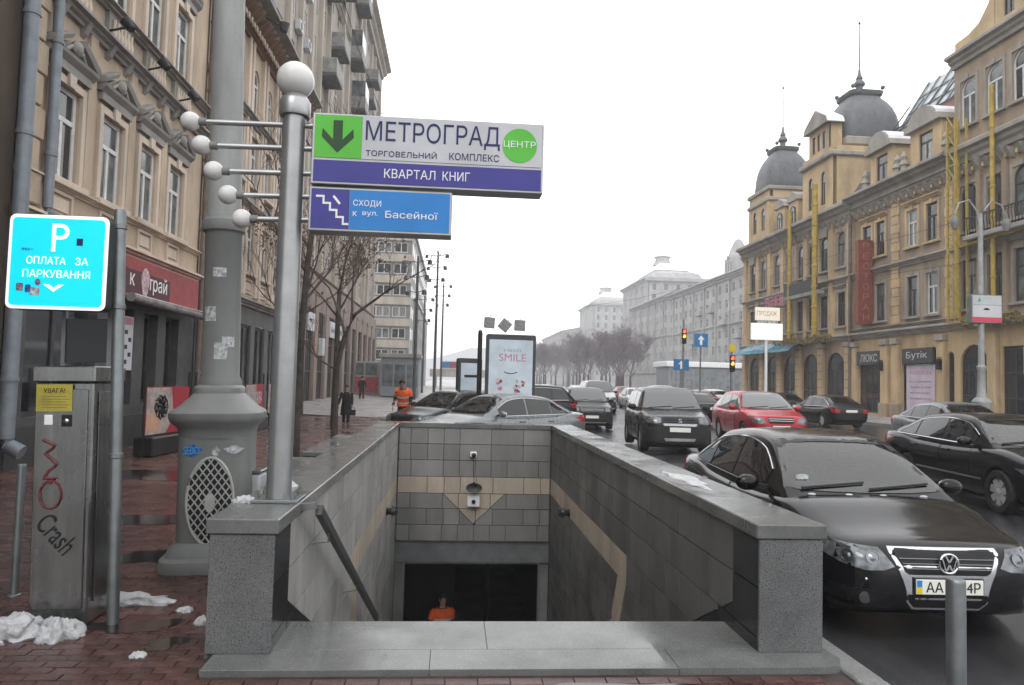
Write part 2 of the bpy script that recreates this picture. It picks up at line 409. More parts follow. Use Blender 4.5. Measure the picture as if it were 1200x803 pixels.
# left wall
lw = empty('parapet_wall', (-1.34, 10, 0), 0, 'granite capped parapet wall with pale tiles and a handrail on the left of the stairs', 'wall')
o = (1.34, -10, 0)
MB().box(-1.54, XL-.02, 4.95, 16.0, -4.7, .80).build('core', GROUT, lw, o)
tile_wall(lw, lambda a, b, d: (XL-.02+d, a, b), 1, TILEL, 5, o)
MB().bbox(-1.555, XL+.0, 4.925, 4.95, .03, .795, .004).build('end_slab', GRAN, lw, o)
for i in range(8): MB().bbox(-1.565, -1.54, 4.955+i*1.38, 4.95+(i+1)*1.38, -.02, .795, .004).build('side_slab', GRAN, lw, o)
for i in range(9):
    y0, y1 = 4.91+i*1.232, 4.91+(i+1)*1.232-.004
    MB().bbox(-1.58, XL+.025, y0, y1, .80, .90, .008).build('cap_stone', GRANL if i else GRANL, lw, o)
# right wall
rw = empty('parapet_wall', (2.37, 10, 0), 0, 'granite capped parapet wall with dark grey tiles beside the parked cars', 'wall')
o = (-2.37, -10, 0)
MB().box(XR+.02, 2.58, 4.95, 16.0, -4.7, .80).build('core', GROUT, rw, o)
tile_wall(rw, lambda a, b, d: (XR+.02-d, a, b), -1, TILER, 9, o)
MB().bbox(XR, 2.595, 4.925, 4.95, .03, .795, .004).build('end_slab', GRAN, rw, o)
for i in range(8): MB().bbox(2.58, 2.605, 4.955+i*1.38, 4.95+(i+1)*1.38, -.02, .795, .004).build('side_slab', GRAN, rw, o)
for i in range(9):
    y0, y1 = 4.91+i*1.232, 4.91+(i+1)*1.232-.004
    MB().bbox(XR-.025, 2.62, y0, y1, .80, .90, .008).build('cap_stone', GRANL, rw, o)
# back wall
bw = empty('portal_wall', (.5, 15.8, 0), 0, 'tiled end wall with a beige band and pointed motif above the underpass opening', 'wall')
o = (-.5, -15.8, 0)
MB().box(XL-.02, XR+.02, YB+.02, 16.0, -1.58, .80).build('core', GROUT, bw, o)
rn = random.Random(2)
def vclip(poly):
    """split by the pointed motif (tip .49,-1.22; shoulders -.16 / 1.16 at -.58)"""
    ml, mr = (-.58+1.22)/(-.16-.49), (-.58+1.22)/(1.16-.49)
    # inside: z >= line through tip on both sides
    L_ = (ml, -1, ml*.49+1.22); R_ = (mr, -1, mr*.49+1.22)
    ins = clip(clip(poly, *L_), *R_); ou = [clip(clip(poly, -L_[0], -L_[1], -L_[2]), 1, 0, .49), clip(clip(poly, -R_[0], -R_[1], -R_[2]), -1, 0, -.49)]
    return ins, ou
for r_ in range(7):
    z1, z0 = ZR[r_], ZR[r_+1]; x = XL + .02; k_ = 0
    widths = [.25,.36,.34,.34,.67,.69,.6,.1] if r_ in (0,1) else ([.27,.68,.34,.34,.34,.34,.68,.4] if r_ % 2 == 0 else [.62,.36,.34,.34,.36,.66,.36,.34])
    for wd in widths:
        x1 = min(x+wd, XR-.02)
        if XR-.02-x1 < .12: x1 = XR-.02
        if x1-x < .05: break
        rect = [(x,z0),(x1,z0),(x1,z1),(x,z1)]; ps = []
        if abs(z1+.23) < .01:
            # notch at the top of the band under the horn
            a = clip(clip(rect, 1.0, -1, .18+.23), -1.0, -1, -.80+.23) if False else []
            ps = [(rect, TILEB)]
        elif z1 <= -.58+.01 and z0 >= -1.25:
            ins, ou = vclip(rect); ps = [(ins, TILEB)] + [(q_, TILE) for q_ in ou]
        else: ps = [(rect, TILE)]
        for poly, m_ in ps:
            poly = shrink(poly, .0065) if len(poly) > 2 else []
            if len(poly) < 3 or area(poly) < .002: continue
            MB().prism(poly, lambda a, b, d: (a, YB+.02-d, b), 0, .018+rn.uniform(0,.003)).build('tile', m_, bw, o)
        x = x1
for i in range(3): MB().bbox(-1.1+i*1.09-.05, -1.1+(i+1)*1.09-.054, YB-.025, 16.02, .80, .90, .008).build('cap_stone', GRANL, bw, o)
# portal: lintel, frame, dark passage
MB().box(XL, XR, YB+.06, 16.0, -2.04, -1.582).build('lintel', mat('lintel_panel', (.16,.165,.17), .5, var=.15, dirt=(.08,.08,.08)), bw, o)
fr = MB(); fr.box(XL, -.97, YB+.1, 15.85, ZF, -2.04); fr.box(1.97, XR, YB+.1, 15.85, ZF, -2.04)
fr.build('jamb', CONC, bw, o)
fr = MB(); fr.box(-.97, -.92, YB+.12, 15.8, ZF, -2.04); fr.box(1.92, 1.97, YB+.12, 15.8, ZF, -2.04); fr.box(-.919, 1.919, YB+.12, 15.8, -2.09, -2.041)
fr.build('door_frame', ALU, bw, o)
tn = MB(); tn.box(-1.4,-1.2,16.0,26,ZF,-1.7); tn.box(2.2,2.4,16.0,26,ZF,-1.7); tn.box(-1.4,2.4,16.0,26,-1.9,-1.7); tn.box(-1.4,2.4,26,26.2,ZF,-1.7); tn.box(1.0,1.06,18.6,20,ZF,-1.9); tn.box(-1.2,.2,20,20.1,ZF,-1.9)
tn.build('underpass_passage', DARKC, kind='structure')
# things on the walls
def bulkhead(name, loc, rz, label, parent=None):
    t = empty(name, loc, rz, label, 'lamp', 'lamps on the stair walls')
    MB().lathe([(.0,0),(.07,0),(.07,.03),(.05,.05),(0,.05)], 14).xf(Matrix.Rotation(R(90),4,'X')).build('base', BLACK, t)
    MB().sphere((0,-.10,.0), .085, 14, 8, 0, (.8,1.1,.75)).build('lamp_shade', mat('lamp_dark_glass', (.03,.03,.032), .2), t)
    MB().tube([(0,-.1,-.09),(0,-.2,-.05),(0,-.2,.05),(0,-.1,.09)], .008, 6).build('guard', BLACK, t)
    return t
bulkhead('wall_lamp', (XL, 13.3, -.56), R(90), 'small black bulkhead lamp on the left stair wall')
bulkhead('wall_lamp', (XR, 13.04, -.5), R(-90), 'small black bulkhead lamp on the right stair wall')
t = empty('siren', (.49, YB, -.43), 0, 'round black horn speaker above the white box in the middle of the end wall', 'speaker')
MB().lathe([(0,0),(.05,0),(.05,.12),(.16,.2),(.17,.22),(.15,.215),(.03,.15),(0,.15)], 20).xf(Matrix.Rotation(R(90),4,'X') @ Matrix.Diagonal((1,.62,1,1))).build('horn', DGREY, t)
MB().box(-.02,.02,-.1,0,-.1,.1).build('bracket', BLACK, t)
t = empty('junction_box', (.49, YB, -.73), 0, 'white camera box with a dark lens under the horn speaker', 'camera')
MB().bbox(-.13,.13,-.12,-.0,-.11,.11,.01).build('box', WHITE, t); MB().lathe([(0,0),(.04,0),(.045,.03),(0,.03)], 14).xf(Matrix.Translation((0,-.12,0)) @ Matrix.Rotation(R(90),4,'X')).build('lens', BLACK, t)
t = empty('dome_camera', (.46, YB, .26), 0, 'small pale dome camera high on the end wall', 'camera')
MB().bbox(-.07,.07,-.08,0,-.06,.05,.012).build('housing', WHITE, t); MB().sphere((.01,-.09,-.02), .05, 12, 8).build('lens', BLACK, t)
cb = MB(); cb.tube([(.47,YB-.012,.2),(.47,YB-.014,-.1),(.49,YB-.012,-.3)], .006, 6); tag(cb.build('cable', BLACK), 'thin dark cable hanging from the small dome camera', 'cable')
# hand rails
def rail(x, sgn, label, y0, y1):
    t = empty('handrail', (x, y0, 0), 0, label, 'handrail', 'handrails of the stairs'); off = (-x, -y0, 0)
    sl = -RISE/TREAD; z0 = .83 + sl*(y0-5.66); zz = lambda y: z0 + sl*(y-y0)
    MB().bar((x,y0,zz(y0)), (x,y1,zz(y1)), .05, .075).build('rail', DGREY, t, off)
    MB().bar((x-sgn*.02,y0-.02,zz(y0)+.035), (x-sgn*.14,y0+.0,zz(y0)+.02), .05, .05).build('end_piece', ALU, t, off)
    n = 0
    for y in (y0+.5, (y0+y1)/2, y1-.3):
        MB().tube([(x,y,zz(y)), (x,y,zz(y)-.1), (x-sgn*.14,y,zz(y)-.12)], .012, 6).build('bracket', ALU, t, off)
    return t
rail(-.99, 1, 'dark handrail sloping down the left stair wall', 5.66, 10.6)
rail(-.99, 1, 'dark handrail at the foot of the left stair wall', 12.6, 15.0)

# ---------------------------------------------------------------- pay station, bollards
CYAN = mat('lit_cyan_sign', (.0,.45,.65), .3, var=0, emit=(.0,.66,.95), estr=.72, dirt=(.0,.3,.42), dirt_amt=.5, dscale=3)
LITW = mat('lit_white', (.8,.8,.8), .3, var=0, emit=(.95,1,1), estr=.5)
NAVY = mat('navy_print', (.018,.02,.10), .4, var=0)
PURP = mat('violet_blue_panel', (.055,.05,.26), .35, var=.08)
BLUE = mat('blue_panel', (.03,.21,.56), .35, var=.08)
GREEN = mat('green_panel', (.10,.47,.05), .35, var=.06)
PANW = mat('white_panel', (.52,.53,.56), .35, var=.05, dirt=(.4,.4,.42), dirt_amt=.4)
YELP = mat('yellow_notice', (.42,.36,.06), .5, var=.2, dirt=(.2,.17,.05), dirt_amt=.5, dscale=8)
INKR = mat('red_marker', (.14,.03,.035), .6, var=.3, scale=20); INKK = mat('black_marker', (.015,.015,.015), .5, var=0)
INKB = mat('blue_sticker', (.03,.16,.42), .5, var=.5, scale=40); STICK = mat('worn_sticker', (.45,.47,.48), .6, var=.4, scale=30)
RED = mat('red_sign', (.30,.045,.05), .5, var=.15, dirt=(.16,.04,.04), dirt_amt=.4); PINK = mat('pink_print', (.5,.2,.28), .5, var=.1)

t = station = empty('parking_pay_station', (-2.785, 5.78, 0), 0, 'steel parking pay station with graffiti under its backlit cyan P sign', 'pay station'); t.rotation_euler = (0, R(-1.4), 0); ROOTI = (Matrix.Translation((-2.785,5.78,0)) @ Matrix.Rotation(R(-1.4),4,'Y')).inverted()
o = (2.82, -5.78, 0)
MB().bbox(-3.03,-2.62,5.55,6.02,.0,1.75,.012).build('cabinet', STEEL, t, o)
MB().bbox(-3.045,-2.605,5.535,6.035,1.752,1.87,.01).build('cap', STEEL, t, o)
MB().bbox(-3.0,-2.655,5.537,5.549,.12,1.7,.004).build('front_door', STEEL, t, o)
MB().bbox(-2.617,-2.609,5.62,5.95,.15,1.68,.003).build('side_panel', STEEL, t, o)
MB().box(-3.01,-2.76,5.531,5.5365,1.54,1.735).build('notice', YELP, t, o)
text('notice_text', 'УВАГА!', .035, INKK, t, (-2.885+2.82, 5.5305-5.78, 1.69), .15)
for i in range(5): MB().box(-2.97,-2.80+(i % 2)*.02,5.5295,5.5308,1.645-i*.02,1.651-i*.02).build('text_line', mat('faded_print', (.2,.17,.06), .6, var=0), t, o)
MB().bbox(-2.95,-2.89,5.528,5.537,1.44,1.515,.004).build('coin_slot', WHITE, t, o)
MB().bbox(-2.83,-2.76,5.528,5.537,1.43,1.515,.004).build('button_plate', BLACK, t, o); MB().sphere((-2.795,5.527,1.47), .018, 10, 6, 0, (1,.4,1)).build('lock', CHROME, t, o)
rr = random.Random(4)
def scrawl(n, x, z, w_, h_, m_, r_=.006, y=5.533):
    pts = []; 
    for i in range(n): pts.append((x + w_*(.5+.5*math.sin(i*2.2+x*9)) + rr.uniform(-.01,.01), y, z - h_*i/n + rr.uniform(-.03,.03)))
    fine = []
    for i in range(len(pts)-1):
        for k in range(4):
            a = k/4; fine.append(tuple(pts[i][j]*(1-a)+pts[i+1][j]*a for j in range(3)))
    MB().tube(fine, r_, 5).build('graffiti', m_, t, o)
scrawl(9, -2.95, 1.36, .1, .42, INKR, .011); 
MB().tube([(-2.89+.075*math.cos(a), 5.532, .94+.10*math.sin(a)) for a in np.linspace(0,6.28,18)], .009, 5, closed=True).build('graffiti', INKR, t, o)
text('graffiti', 'Crash', .15, INKK, t, (-2.84+2.82, 5.533-5.78, .66), .3, (0, R(48), 0))
PT = ROOTI @ Matrix.Translation((-2.425,5.6,0)) @ Matrix.Rotation(R(-2.0),4,'Y')
pole_ = MB().lathe([(0,0),(.042,0),(.042,3.03),(.036,3.05),(0,3.05)], 16).build('pole', GALV, t); pole_.matrix_local = PT
for z in (1.2,2.3,2.9): MB().lathe([(.044,0),(.05,.005),(.05,.035),(.044,.04)], 14, (0,0,z)).build('clamp', GALV, pole_)
for x in (-3.0,-2.66): MB().box(x-.015,x+.015,5.85,5.88,1.87,2.3).build('bracket', GALV, t, o)
MB().box(-2.985,-2.675,5.862,5.868,1.9,2.24).build('glass', mat('smoked_glass', (.03,.032,.035), .1), t, o)
def rrect(x0, x1, z0, z1, r_, n=5):
    o_ = []
    for cx, cz, a0 in ((x1-r_,z0+r_,-90),(x1-r_,z1-r_,0),(x0+r_,z1-r_,90),(x0+r_,z0+r_,180)):
        for i in range(n+1): a = R(a0+90*i/n); o_.append((cx+r_*math.cos(a), cz+r_*math.sin(a)))
    return o_
sg = MB().prism(rrect(-3.265,-2.535,2.255,2.975,.05), XZ, 5.46, 5.56).build('sign_box', DGREY, t); sg.matrix_local = ROOTI @ Matrix.Translation((.02,0,0)) @ Matrix.Translation((-2.9,5.5,2.615)) @ Matrix.Diagonal((.95,1,.96,1)) @ Matrix.Translation((2.9,-5.5,-2.615))
MB().prism(rrect(-3.262,-2.538,2.258,2.972,.048), XZ, 5.452, 5.4595).build('sign_border', LITW, sg)
MB().prism(rrect(-3.236,-2.564,2.284,2.946,.03), XZ, 5.445, 5.4515).build('sign_face', CYAN, sg)
s0 = (-2.905, 5.444)
def st(nm, s, h, x, z, wd, m_, b=.02): text(nm, s, h, m_, sg, (x, s0[1], z), wd, bold=b)
st('letter', 'P', .21, -2.885, 2.80, .125, LITW, .02); st('lettering', 'ОПЛАТА', .058, -2.98, 2.625, .285, LITW, .014); st('lettering', 'ЗА', .058, -2.72, 2.625, .095, LITW, .014); st('lettering', 'ПАРКУВАННЯ', .058, -2.90, 2.525, .49, LITW, .014)
MB().prism([(-2.99,2.445),(-2.915,2.39),(-2.84,2.445),(-2.88,2.445),(-2.915,2.42),(-2.95,2.445)], XZ, 5.442, 5.4445).build('arrow', LITW, sg)
MB().box(-2.765,-2.72,5.441,5.4445,2.745,2.80).build('sticker', NAVY, sg)
for x, z, w_, m_ in ((-3.16,2.42,.05,mat('torn_sticker', (.25,.2,.25), .6, var=.6, scale=50)),(-3.10,2.41,.04,INKB),(-3.05,2.39,.07,STICK)): MB().prism(rrect(x-w_/2,x+w_/2,z-.03,z+.03,.01,2), XZ, 5.441, 5.4445).build('sticker', m_, sg)
MB().prism([(-3.03+.022*math.cos(a), 2.46+.026*math.sin(a)) for a in np.linspace(0,5.9,12)], XZ, 5.4395, 5.4405).build('sticker', mat('torn_sticker', (.25,.2,.25)), sg)
st('graffiti', 'mo~', .02, -3.12, 2.705, .08, NAVY)
def bollard(x, y, h, r_, label):
    b = empty('bollard', (x, y, 0), 0, label, 'bollard', 'steel bollards')
    MB().lathe([(0,-.05),(r_,-.05),(r_,h-.02),(r_*.96,h-.006),(r_*.85,h),(0,h)], 20).build('post', GALV, b)
    MB().lathe([(r_+.001,0),(r_*1.5,0),(r_*1.45,.012),(r_+.001,.02)], 20).build('base_ring', GALV, b)
    return b
bollard(-3.5, 6.28, 1.06, .034, 'thin grey steel bollard left of the pay station')
bollard(2.825, 3.9, .81, .05, 'grey steel bollard in front of the parked black sedan licence plate')

# ---------------------------------------------------------------- cast-iron lamp column
LC = (-2.26, 7.38)
t = empty('lamp_column', (*LC, 0), R(-16), 'tall grey cast iron lamp column on a wide pedestal with a latticed opening', 'lamp post'); t.rotation_euler = (0, R(-1.2), R(6)); t.scale = (.93,.93,1)
MB().lathe([(0,0),(.50,0),(.505,.06),(.49,.11),(.44,.135),(.42,.2),(.385,.235),(.37,.26)], 48, sq=5).build('base', GREYP, t)
MB().lathe([(.35,.255),(.35,1.23),(.0,1.23)], 48, sq=6).build('pedestal', GREYP, t)
MB().lathe([(.0,1.23),(.36,1.23),(.362,1.27),(.38,1.33),(.44,1.38),(.455,1.42),(.455,1.465),(.43,1.49),(.38,1.515),(.29,1.60),(.24,1.65),(.24,1.70),(.225,1.72),(.20,1.73)], 48, sq=4).build('cornice', GREYP, t)
MB().lathe([(.215,1.72),(.21,1.78),(.19,1.82),(.185,3.22),(.20,3.24),(.215,3.25),(.225,3.30),(.215,3.35),(.19,3.37),(.175,3.40),(0,3.40)], 32).build('lower_shaft', GREYP, t); MB().lathe([(0,3.4),(.172,3.4),(.17,3.45),(.15,7.0),(.10,11),(0,11)], 32).build('shaft', mat('pale_grey_paint', (.30,.31,.305), .5, var=.12, scale=2, dirt=(.14,.14,.135), dirt_amt=.55, dscale=2.5, stretch=(1,1,.3)), t)
ov = [(.225*math.cos(a), .64+.40*math.sin(a)*(1.0 if math.sin(a) < 0 else 1.03)) for a in np.linspace(0, 2*math.pi, 33)[:-1]]
MB().prism(ov, XZ, -.352, -.3495).build('opening', BLACK, t)
MB().tube([(a, -.357, b) for a, b in ov], .014, 6, closed=True).build('grille_frame', mat('grille_paint', (.42,.43,.41), .5, var=.15, scale=6), t)
gr = MB()
for s_ in (1, -1):
    for k_ in range(-9, 10):
        c_ = k_*.092; pl = [(-.9, .64-.9*1.25*s_+c_), (.9, .64+.9*1.25*s_+c_)]
        ts = [i/400 for i in range(401)]; ins = [(-.9+1.8*u, pl[0][1]+(pl[1][1]-pl[0][1])*u) for u in ts]
        ins = [p_ for p_ in ins if (p_[0]/.222)**2 + ((p_[1]-.645)/.402)**2 < 1]
        if len(ins) > 3: gr.bar((ins[0][0], -.359-.004*s_, ins[0][1]), (ins[-1][0], -.359-.004*s_, ins[-1][1]), .014, .012)
gr.build('grille', MATS['grille_paint'], t)
MB().prism([(.05*math.cos(a), .63+.085*math.sin(a)) for a in np.linspace(0,6.0,14)], XZ, -.372, -.35).build('grille_boss', MATS['grille_paint'], t)
for x0, z0, w_, h_, m_ in ((-.2,1.12,.17,.10,INKB),(.02,1.11,.075,.09,STICK),(.20,1.125,.18,.07,STICK)):
    MB().prism([(x0+w_*(.5*math.cos(a)*(1+.25*math.sin(5*a+x0*30)))+.02, z0+h_*.5*math.sin(a)*(1+.2*math.cos(4*a))) for a in np.linspace(0,5.95,18)], XZ, -.3535, -.3495).build('sticker', m_, t)
text('graffiti', 'SEBO', .07, mat('blue_tag', (.08,.3,.65), .5, var=0), t, (-.19, -.3545, 1.12), .15)
for a0, z0, h_ in ((-1.9,2.78,.09),(-2.4,2.35,.14),(-1.35,2.1,.1),(-1.75,1.98,.16)):
    MB().rings([[(.188*math.cos(a0+d), .188*math.sin(a0+d), z0), (.19*math.cos(a0+d), .19*math.sin(a0+d), z0), (.19*math.cos(a0+d), .19*math.sin(a0+d), z0+h_), (.188*math.cos(a0+d), .188*math.sin(a0+d), z0+h_)] for d in np.linspace(0, .7, 6)], 0, False).build('torn_poster', STICK, t)

# ---------------------------------------------------------------- sign pole with globes and boards
PX, PY = -1.29, 5.64
t = empty('sign_pole', (PX, PY, .9), 0, 'steel pole with a white globe, five side globes and two hanging shopping centre signs', 'sign')
o = (-PX, -PY, -.9)
MB().lathe([(.0,.9),(.105,.9),(.105,.915),(.092,.915),(.088,3.86),(.0,3.86)], 28, (PX,PY,0)).build('pole', ALU, t, o)
MB().bbox(PX-.17,PX+.17,PY-.15,PY+.17,.9,.925,.005).build('base_plate', GALV, t, o)
for dx in (-.13,.13):
    for dy in (-.11,.13): MB().lathe([(0,0),(.018,0),(.018,.03),(.01,.03),(.01,.06),(0,.06)], 6, (PX+dx,PY+dy,.925), smooth=False).build('bolt', GALV, t, o)
MB().lathe([(.0,3.84),(.112,3.84),(.118,3.86),(.118,3.955),(.10,3.98),(.07,4.03),(0,4.03)], 28, (PX,PY,0)).build('collar', ALU, t, o)
MB().sphere((PX-.005,PY,4.13), .142, 28, 18).build('globe', GLOBE, t, o)
for i, (gx, gz) in enumerate(((-2.07,3.765),(-1.98,3.585),(-1.88,3.39),(-1.765,3.21),(-1.655,3.03))):
    a = MB().tube([(gx+.05,PY,gz),(-1.14,PY,gz+.012)], .021, 10).build('arm', ALU, t, o)
    MB().tube([(gx+.03,PY,gz),(gx+.12,PY,gz)], .03, 10).build('socket', GREYP, a)
    MB().sphere((gx,PY,gz), .073, 20, 12).build('globe', GLOBE, a)
def board(nm, x0, x1, z0, z1):
    b = MB().bbox(x0,x1,PY-.09,PY+.09,z0,z1,.006).build(nm, ALU, t, o)
    return b
B1 = board('upper_sign', -1.135,.645,3.305,3.855); fy = PY-.09
def face(par, nm, x0, x1, z0, z1, m_): MB().box(x0,x1,fy-.006,fy-.0005,z0,z1).build(nm, m_, par)
face(B1,'green_face',-1.115,-.76,3.51,3.84,GREEN); face(B1,'white_face',-.757,.628,3.51,3.84,PANW); face(B1,'violet_face',-1.115,.628,3.325,3.49,PURP)
MB().prism([(-.975,3.80),(-.905,3.80),(-.905,3.65),(-.825,3.735),(-.82,3.67),(-.94,3.55),(-1.06,3.67),(-1.055,3.735),(-.975,3.65)], XZ, fy-.009, fy-.0062).build('arrow', mat('dark_green_print', (.02,.06,.02), .4, var=0), B1)
def tx(par, s, h, x, z, wd, m_, b=0.0): text('lettering', s, h, m_, par, (x, fy-.0075, z), wd, bold=b)
tx(B1,'МЕТРОГРАД',.185,-.215,3.72,1.03,NAVY); tx(B1,'ТОРГОВЕЛЬНИЙ',.055,-.455,3.565,.54,NAVY,.004); tx(B1,'КОМПЛЕКС',.055,.105,3.565,.385,NAVY,.004); tx(B1,'КВАРТАЛ',.07,-.385,3.408,.39,WHITE,.006); tx(B1,'КНИГ',.07,-.03,3.408,.21,WHITE,.006)
MB().prism([(.455+.135*math.cos(a),3.675+.135*math.sin(a)) for a in np.linspace(0,2*math.pi,33)[:-1]], XZ, fy-.009, fy-.0062).build('round_emblem', GREEN, B1)
text('lettering','ЦЕНТР',.06,WHITE,B1,(.455,fy-.011,3.68),.25,bold=.01)
B2 = board('lower_sign', -1.14,-.055,2.945,3.285)
face(B2,'navy_face',-1.12,-.835,2.965,3.268,PURP); face(B2,'blue_face',-.832,-.073,2.965,3.268,BLUE)
stp = MB(); px_, pz_ = -1.085, 3.21
for i in range(4):
    stp.box(px_,px_+.05,fy-.009,fy-.0062,pz_-.008,pz_+.008); stp.box(px_+.0501,px_+.064,fy-.009,fy-.0062,pz_-.0435,pz_+.008); px_ += .05; pz_ -= .052
stp.box(px_,px_+.05,fy-.009,fy-.0062,pz_-.008,pz_+.008)
stp.build('stairs_pictogram', WHITE, B2); MB().bar((-.955,fy-.0075,3.215),(-.905,fy-.0075,3.155),.003,.018).build('arrow', WHITE, B2)
text('lettering','СХОДИ',.055,WHITE,B2,(-.70,fy-.0075,3.165),.21,bold=.008)
for s_, x_, h_, w_ in (('к',-.79,.038,.03),('вул.',-.675,.038,.115),('Басейної',-.36,.056,.40)): text('lettering',s_,h_,WHITE,B2,(x_,fy-.0075,3.085+(.006 if h_ > .04 else 0)),w_)

# ---------------------------------------------------------------- snow heaps and scraps
def snow(x, y, rx, ry, h, seed, label, z=0.0):
    rn_ = random.Random(seed); bm = bmesh.new(); bmesh.ops.create_icosphere(bm, subdivisions=5 if rx > .12 and h > .05 else 4, radius=1)
    ph = [(rn_.uniform(2,4), rn_.uniform(4,10), rn_.uniform(0,6), rn_.uniform(0,6)) for _ in range(4)]
    for v in bm.verts:
        a = math.atan2(v.co.y, v.co.x); k_ = 1 + .18*math.sin(3*a+ph[0][2]) + .13*math.sin(7*a+ph[1][2])
        nz = sum(math.sin(v.co.x*p_[1]+p_[2])*math.sin(v.co.y*p_[1]+p_[3]) for p_ in ph)*.16 + .22*noise.noise(v.co*5+Vector((seed*7,0,0))) + .12*noise.noise(v.co*11+Vector((0,seed*5,0))) + rn_.uniform(-.012,.012)
        zz = max(v.co.z, -.05); k_ += .25*noise.noise(v.co*3+Vector((seed*3,1,2))); v.co = Vector((v.co.x*rx*k_, v.co.y*ry*k_, max(0, zz*(1+nz*.9))*h if zz > 0 else -.01))
    me = bpy.data.meshes.new('snow_pile'); bm.to_mesh(me); bm.free(); me.materials.append(SNOW)
    for p_ in me.polygons: p_.use_smooth = True
    put('snow_pile', me, None, (x, y, z), None, label, 'snow', 'heaps of old snow')
snow(-2.98, 5.38, .20, .13, .13, 1, 'largest lumpy heap of snow at the foot of the pay station front')
snow(-2.67, 5.33, .15, .12, .12, 2, 'snow heap at the right corner of the pay station')
snow(-3.02, 5.18, .07, .05, .04, 3, 'small snow lump in front of the pay station heap')
snow(-2.55, 6.12, .34, .13, .06, 4, 'flat patch of snow behind the pay station pole')
snow(-2.02, 5.9, .06, .05, .03, 5, 'small snow scrap on the paving near the granite pillar')
snow(-1.80, 5.62, .045, .06, .05, 6, 'snow scrap against the left granite pillar')
snow(-1.98, 4.97, .05, .04, .03, 7, 'small snow lump on the paving in front of the left pillar')
snow(2.36, 7.2, .12, .55, .012, 8, 'thin snow film on the right parapet cap', .9)
snow(-1.42, 6.3, .10, .14, .06, 9, 'small snow heap beside the sign pole on the left parapet cap', .9)
snow(-1.5, 5.55, .09, .05, .04, 10, 'tiny snow patch left of the sign pole base on the parapet cap', .9)

# ---------------------------------------------------------------- illuminated advert panels
POST = mat('poster_pale_blue', (.52,.60,.66), .3, var=.12, scale=1.5)
def citylight(x, y, z0, w_, h_, rz, label, posts=True):
    t = empty('advert_panel', (x, y, 0), rz, label, 'advert', 'illuminated advert panels')
    MB().prism(rrect(-w_/2,w_/2,z0,z0+h_,.06), XZ, -.11, .11).build('case', DGREY, t)
    MB().box(-w_/2+.09,w_/2-.09,-.118,-.1105,z0+.09,z0+h_-.16).build('poster', POST, t)
    if posts: MB().box(-.35,.35,-.09,.09,0,z0).build('foot', DGREY, t)
    return t
t = citylight(1.68, 21.8, .5, 1.5, 2.72, R(3), 'dark framed advert panel with a pale blue poster beside the silver sedan')
text('lettering','ТВІЙ',.1,mat('grey_print',(.3,.3,.33),.5,var=0),t,(.02,-.1195,2.75),.56); text('lettering','SMILE',.22,PINK,t,(.05,-.1195,2.53),.82,bold=.01)
MB().tube([(-.2+.4*u,-.119,2.1-.05*math.sin(math.pi*u)) for u in np.linspace(0,1,9)], .012, 5).build('smile', NAVY, t)
rn_ = random.Random(8)
for i in range(16):
    x, z = rn_.choice((-.38,-.3,.2,.34))+rn_.uniform(-.1,.1), rn_.uniform(1.45,1.85)
    MB().prism([(x+rn_.uniform(.03,.07)*math.cos(a), z+rn_.uniform(.03,.08)*math.sin(a)) for a in np.linspace(0,5.5,8)], XZ, -.1195-i*.0002, -.1185).build('printed_patch', rn_.choice((PINK,RED,STICK,PINK)), t)
citylight(.5, 24.5, .8, .85, 1.75, R(20), 'advert panel seen at an angle behind the dark framed one', True)
# a thin dark post and three lattice boxes on a span wire
t = empty('mast', (.76, 22.1, 0), 0, 'thin black post left of the pale blue advert panel', 'post')
MB().lathe([(0,0),(.07,0),(.07,3.25),(.05,3.35),(0,3.35)], 12).build('post', BLACK, t); MB().box(-.45,.0,-.03,.03,1.9,1.98).build('arm', BLACK, t)
for i, (x, z, a) in enumerate(((1.86,5.0,4),(2.72,4.88,38),(3.55,4.9,2))):
    t = empty('lattice_box', (x, 40, z), 0, ('left','tilted middle','right')[i] + ' one of three small lattice boxes hanging above the advert panel', 'lamp', 'lattice boxes on a wire'); t.rotation_euler = (0, R(a), 0)
    LB = mat('lattice_grey', (.25,.25,.25), .5, var=.3, scale=14); MB().bbox(-.3,.3,-.1,.1,-.3,.3,.02).build('case', LB, t)
    for k_ in (-.15,0,.15): MB().box(k_-.02,k_+.02,-.115,-.1005,-.26,.26).build('slat', GALV, t)
    for s_ in (0,1): MB().box(-.02+.0,.02,-.01,.01,.3,.42).build('hook', BLACK, t) if s_ == 0 else None
cb = MB(); cb.tube([(-8,40,8.2),(-3,40,6.6),(1.9,40,5.42),(3.6,40,5.4),(10,40,6.6),(21,40,9.5)], .007, 5); tag(cb.build('span_wire', BLACK), 'thin span wire holding the three lattice boxes', 'wire')

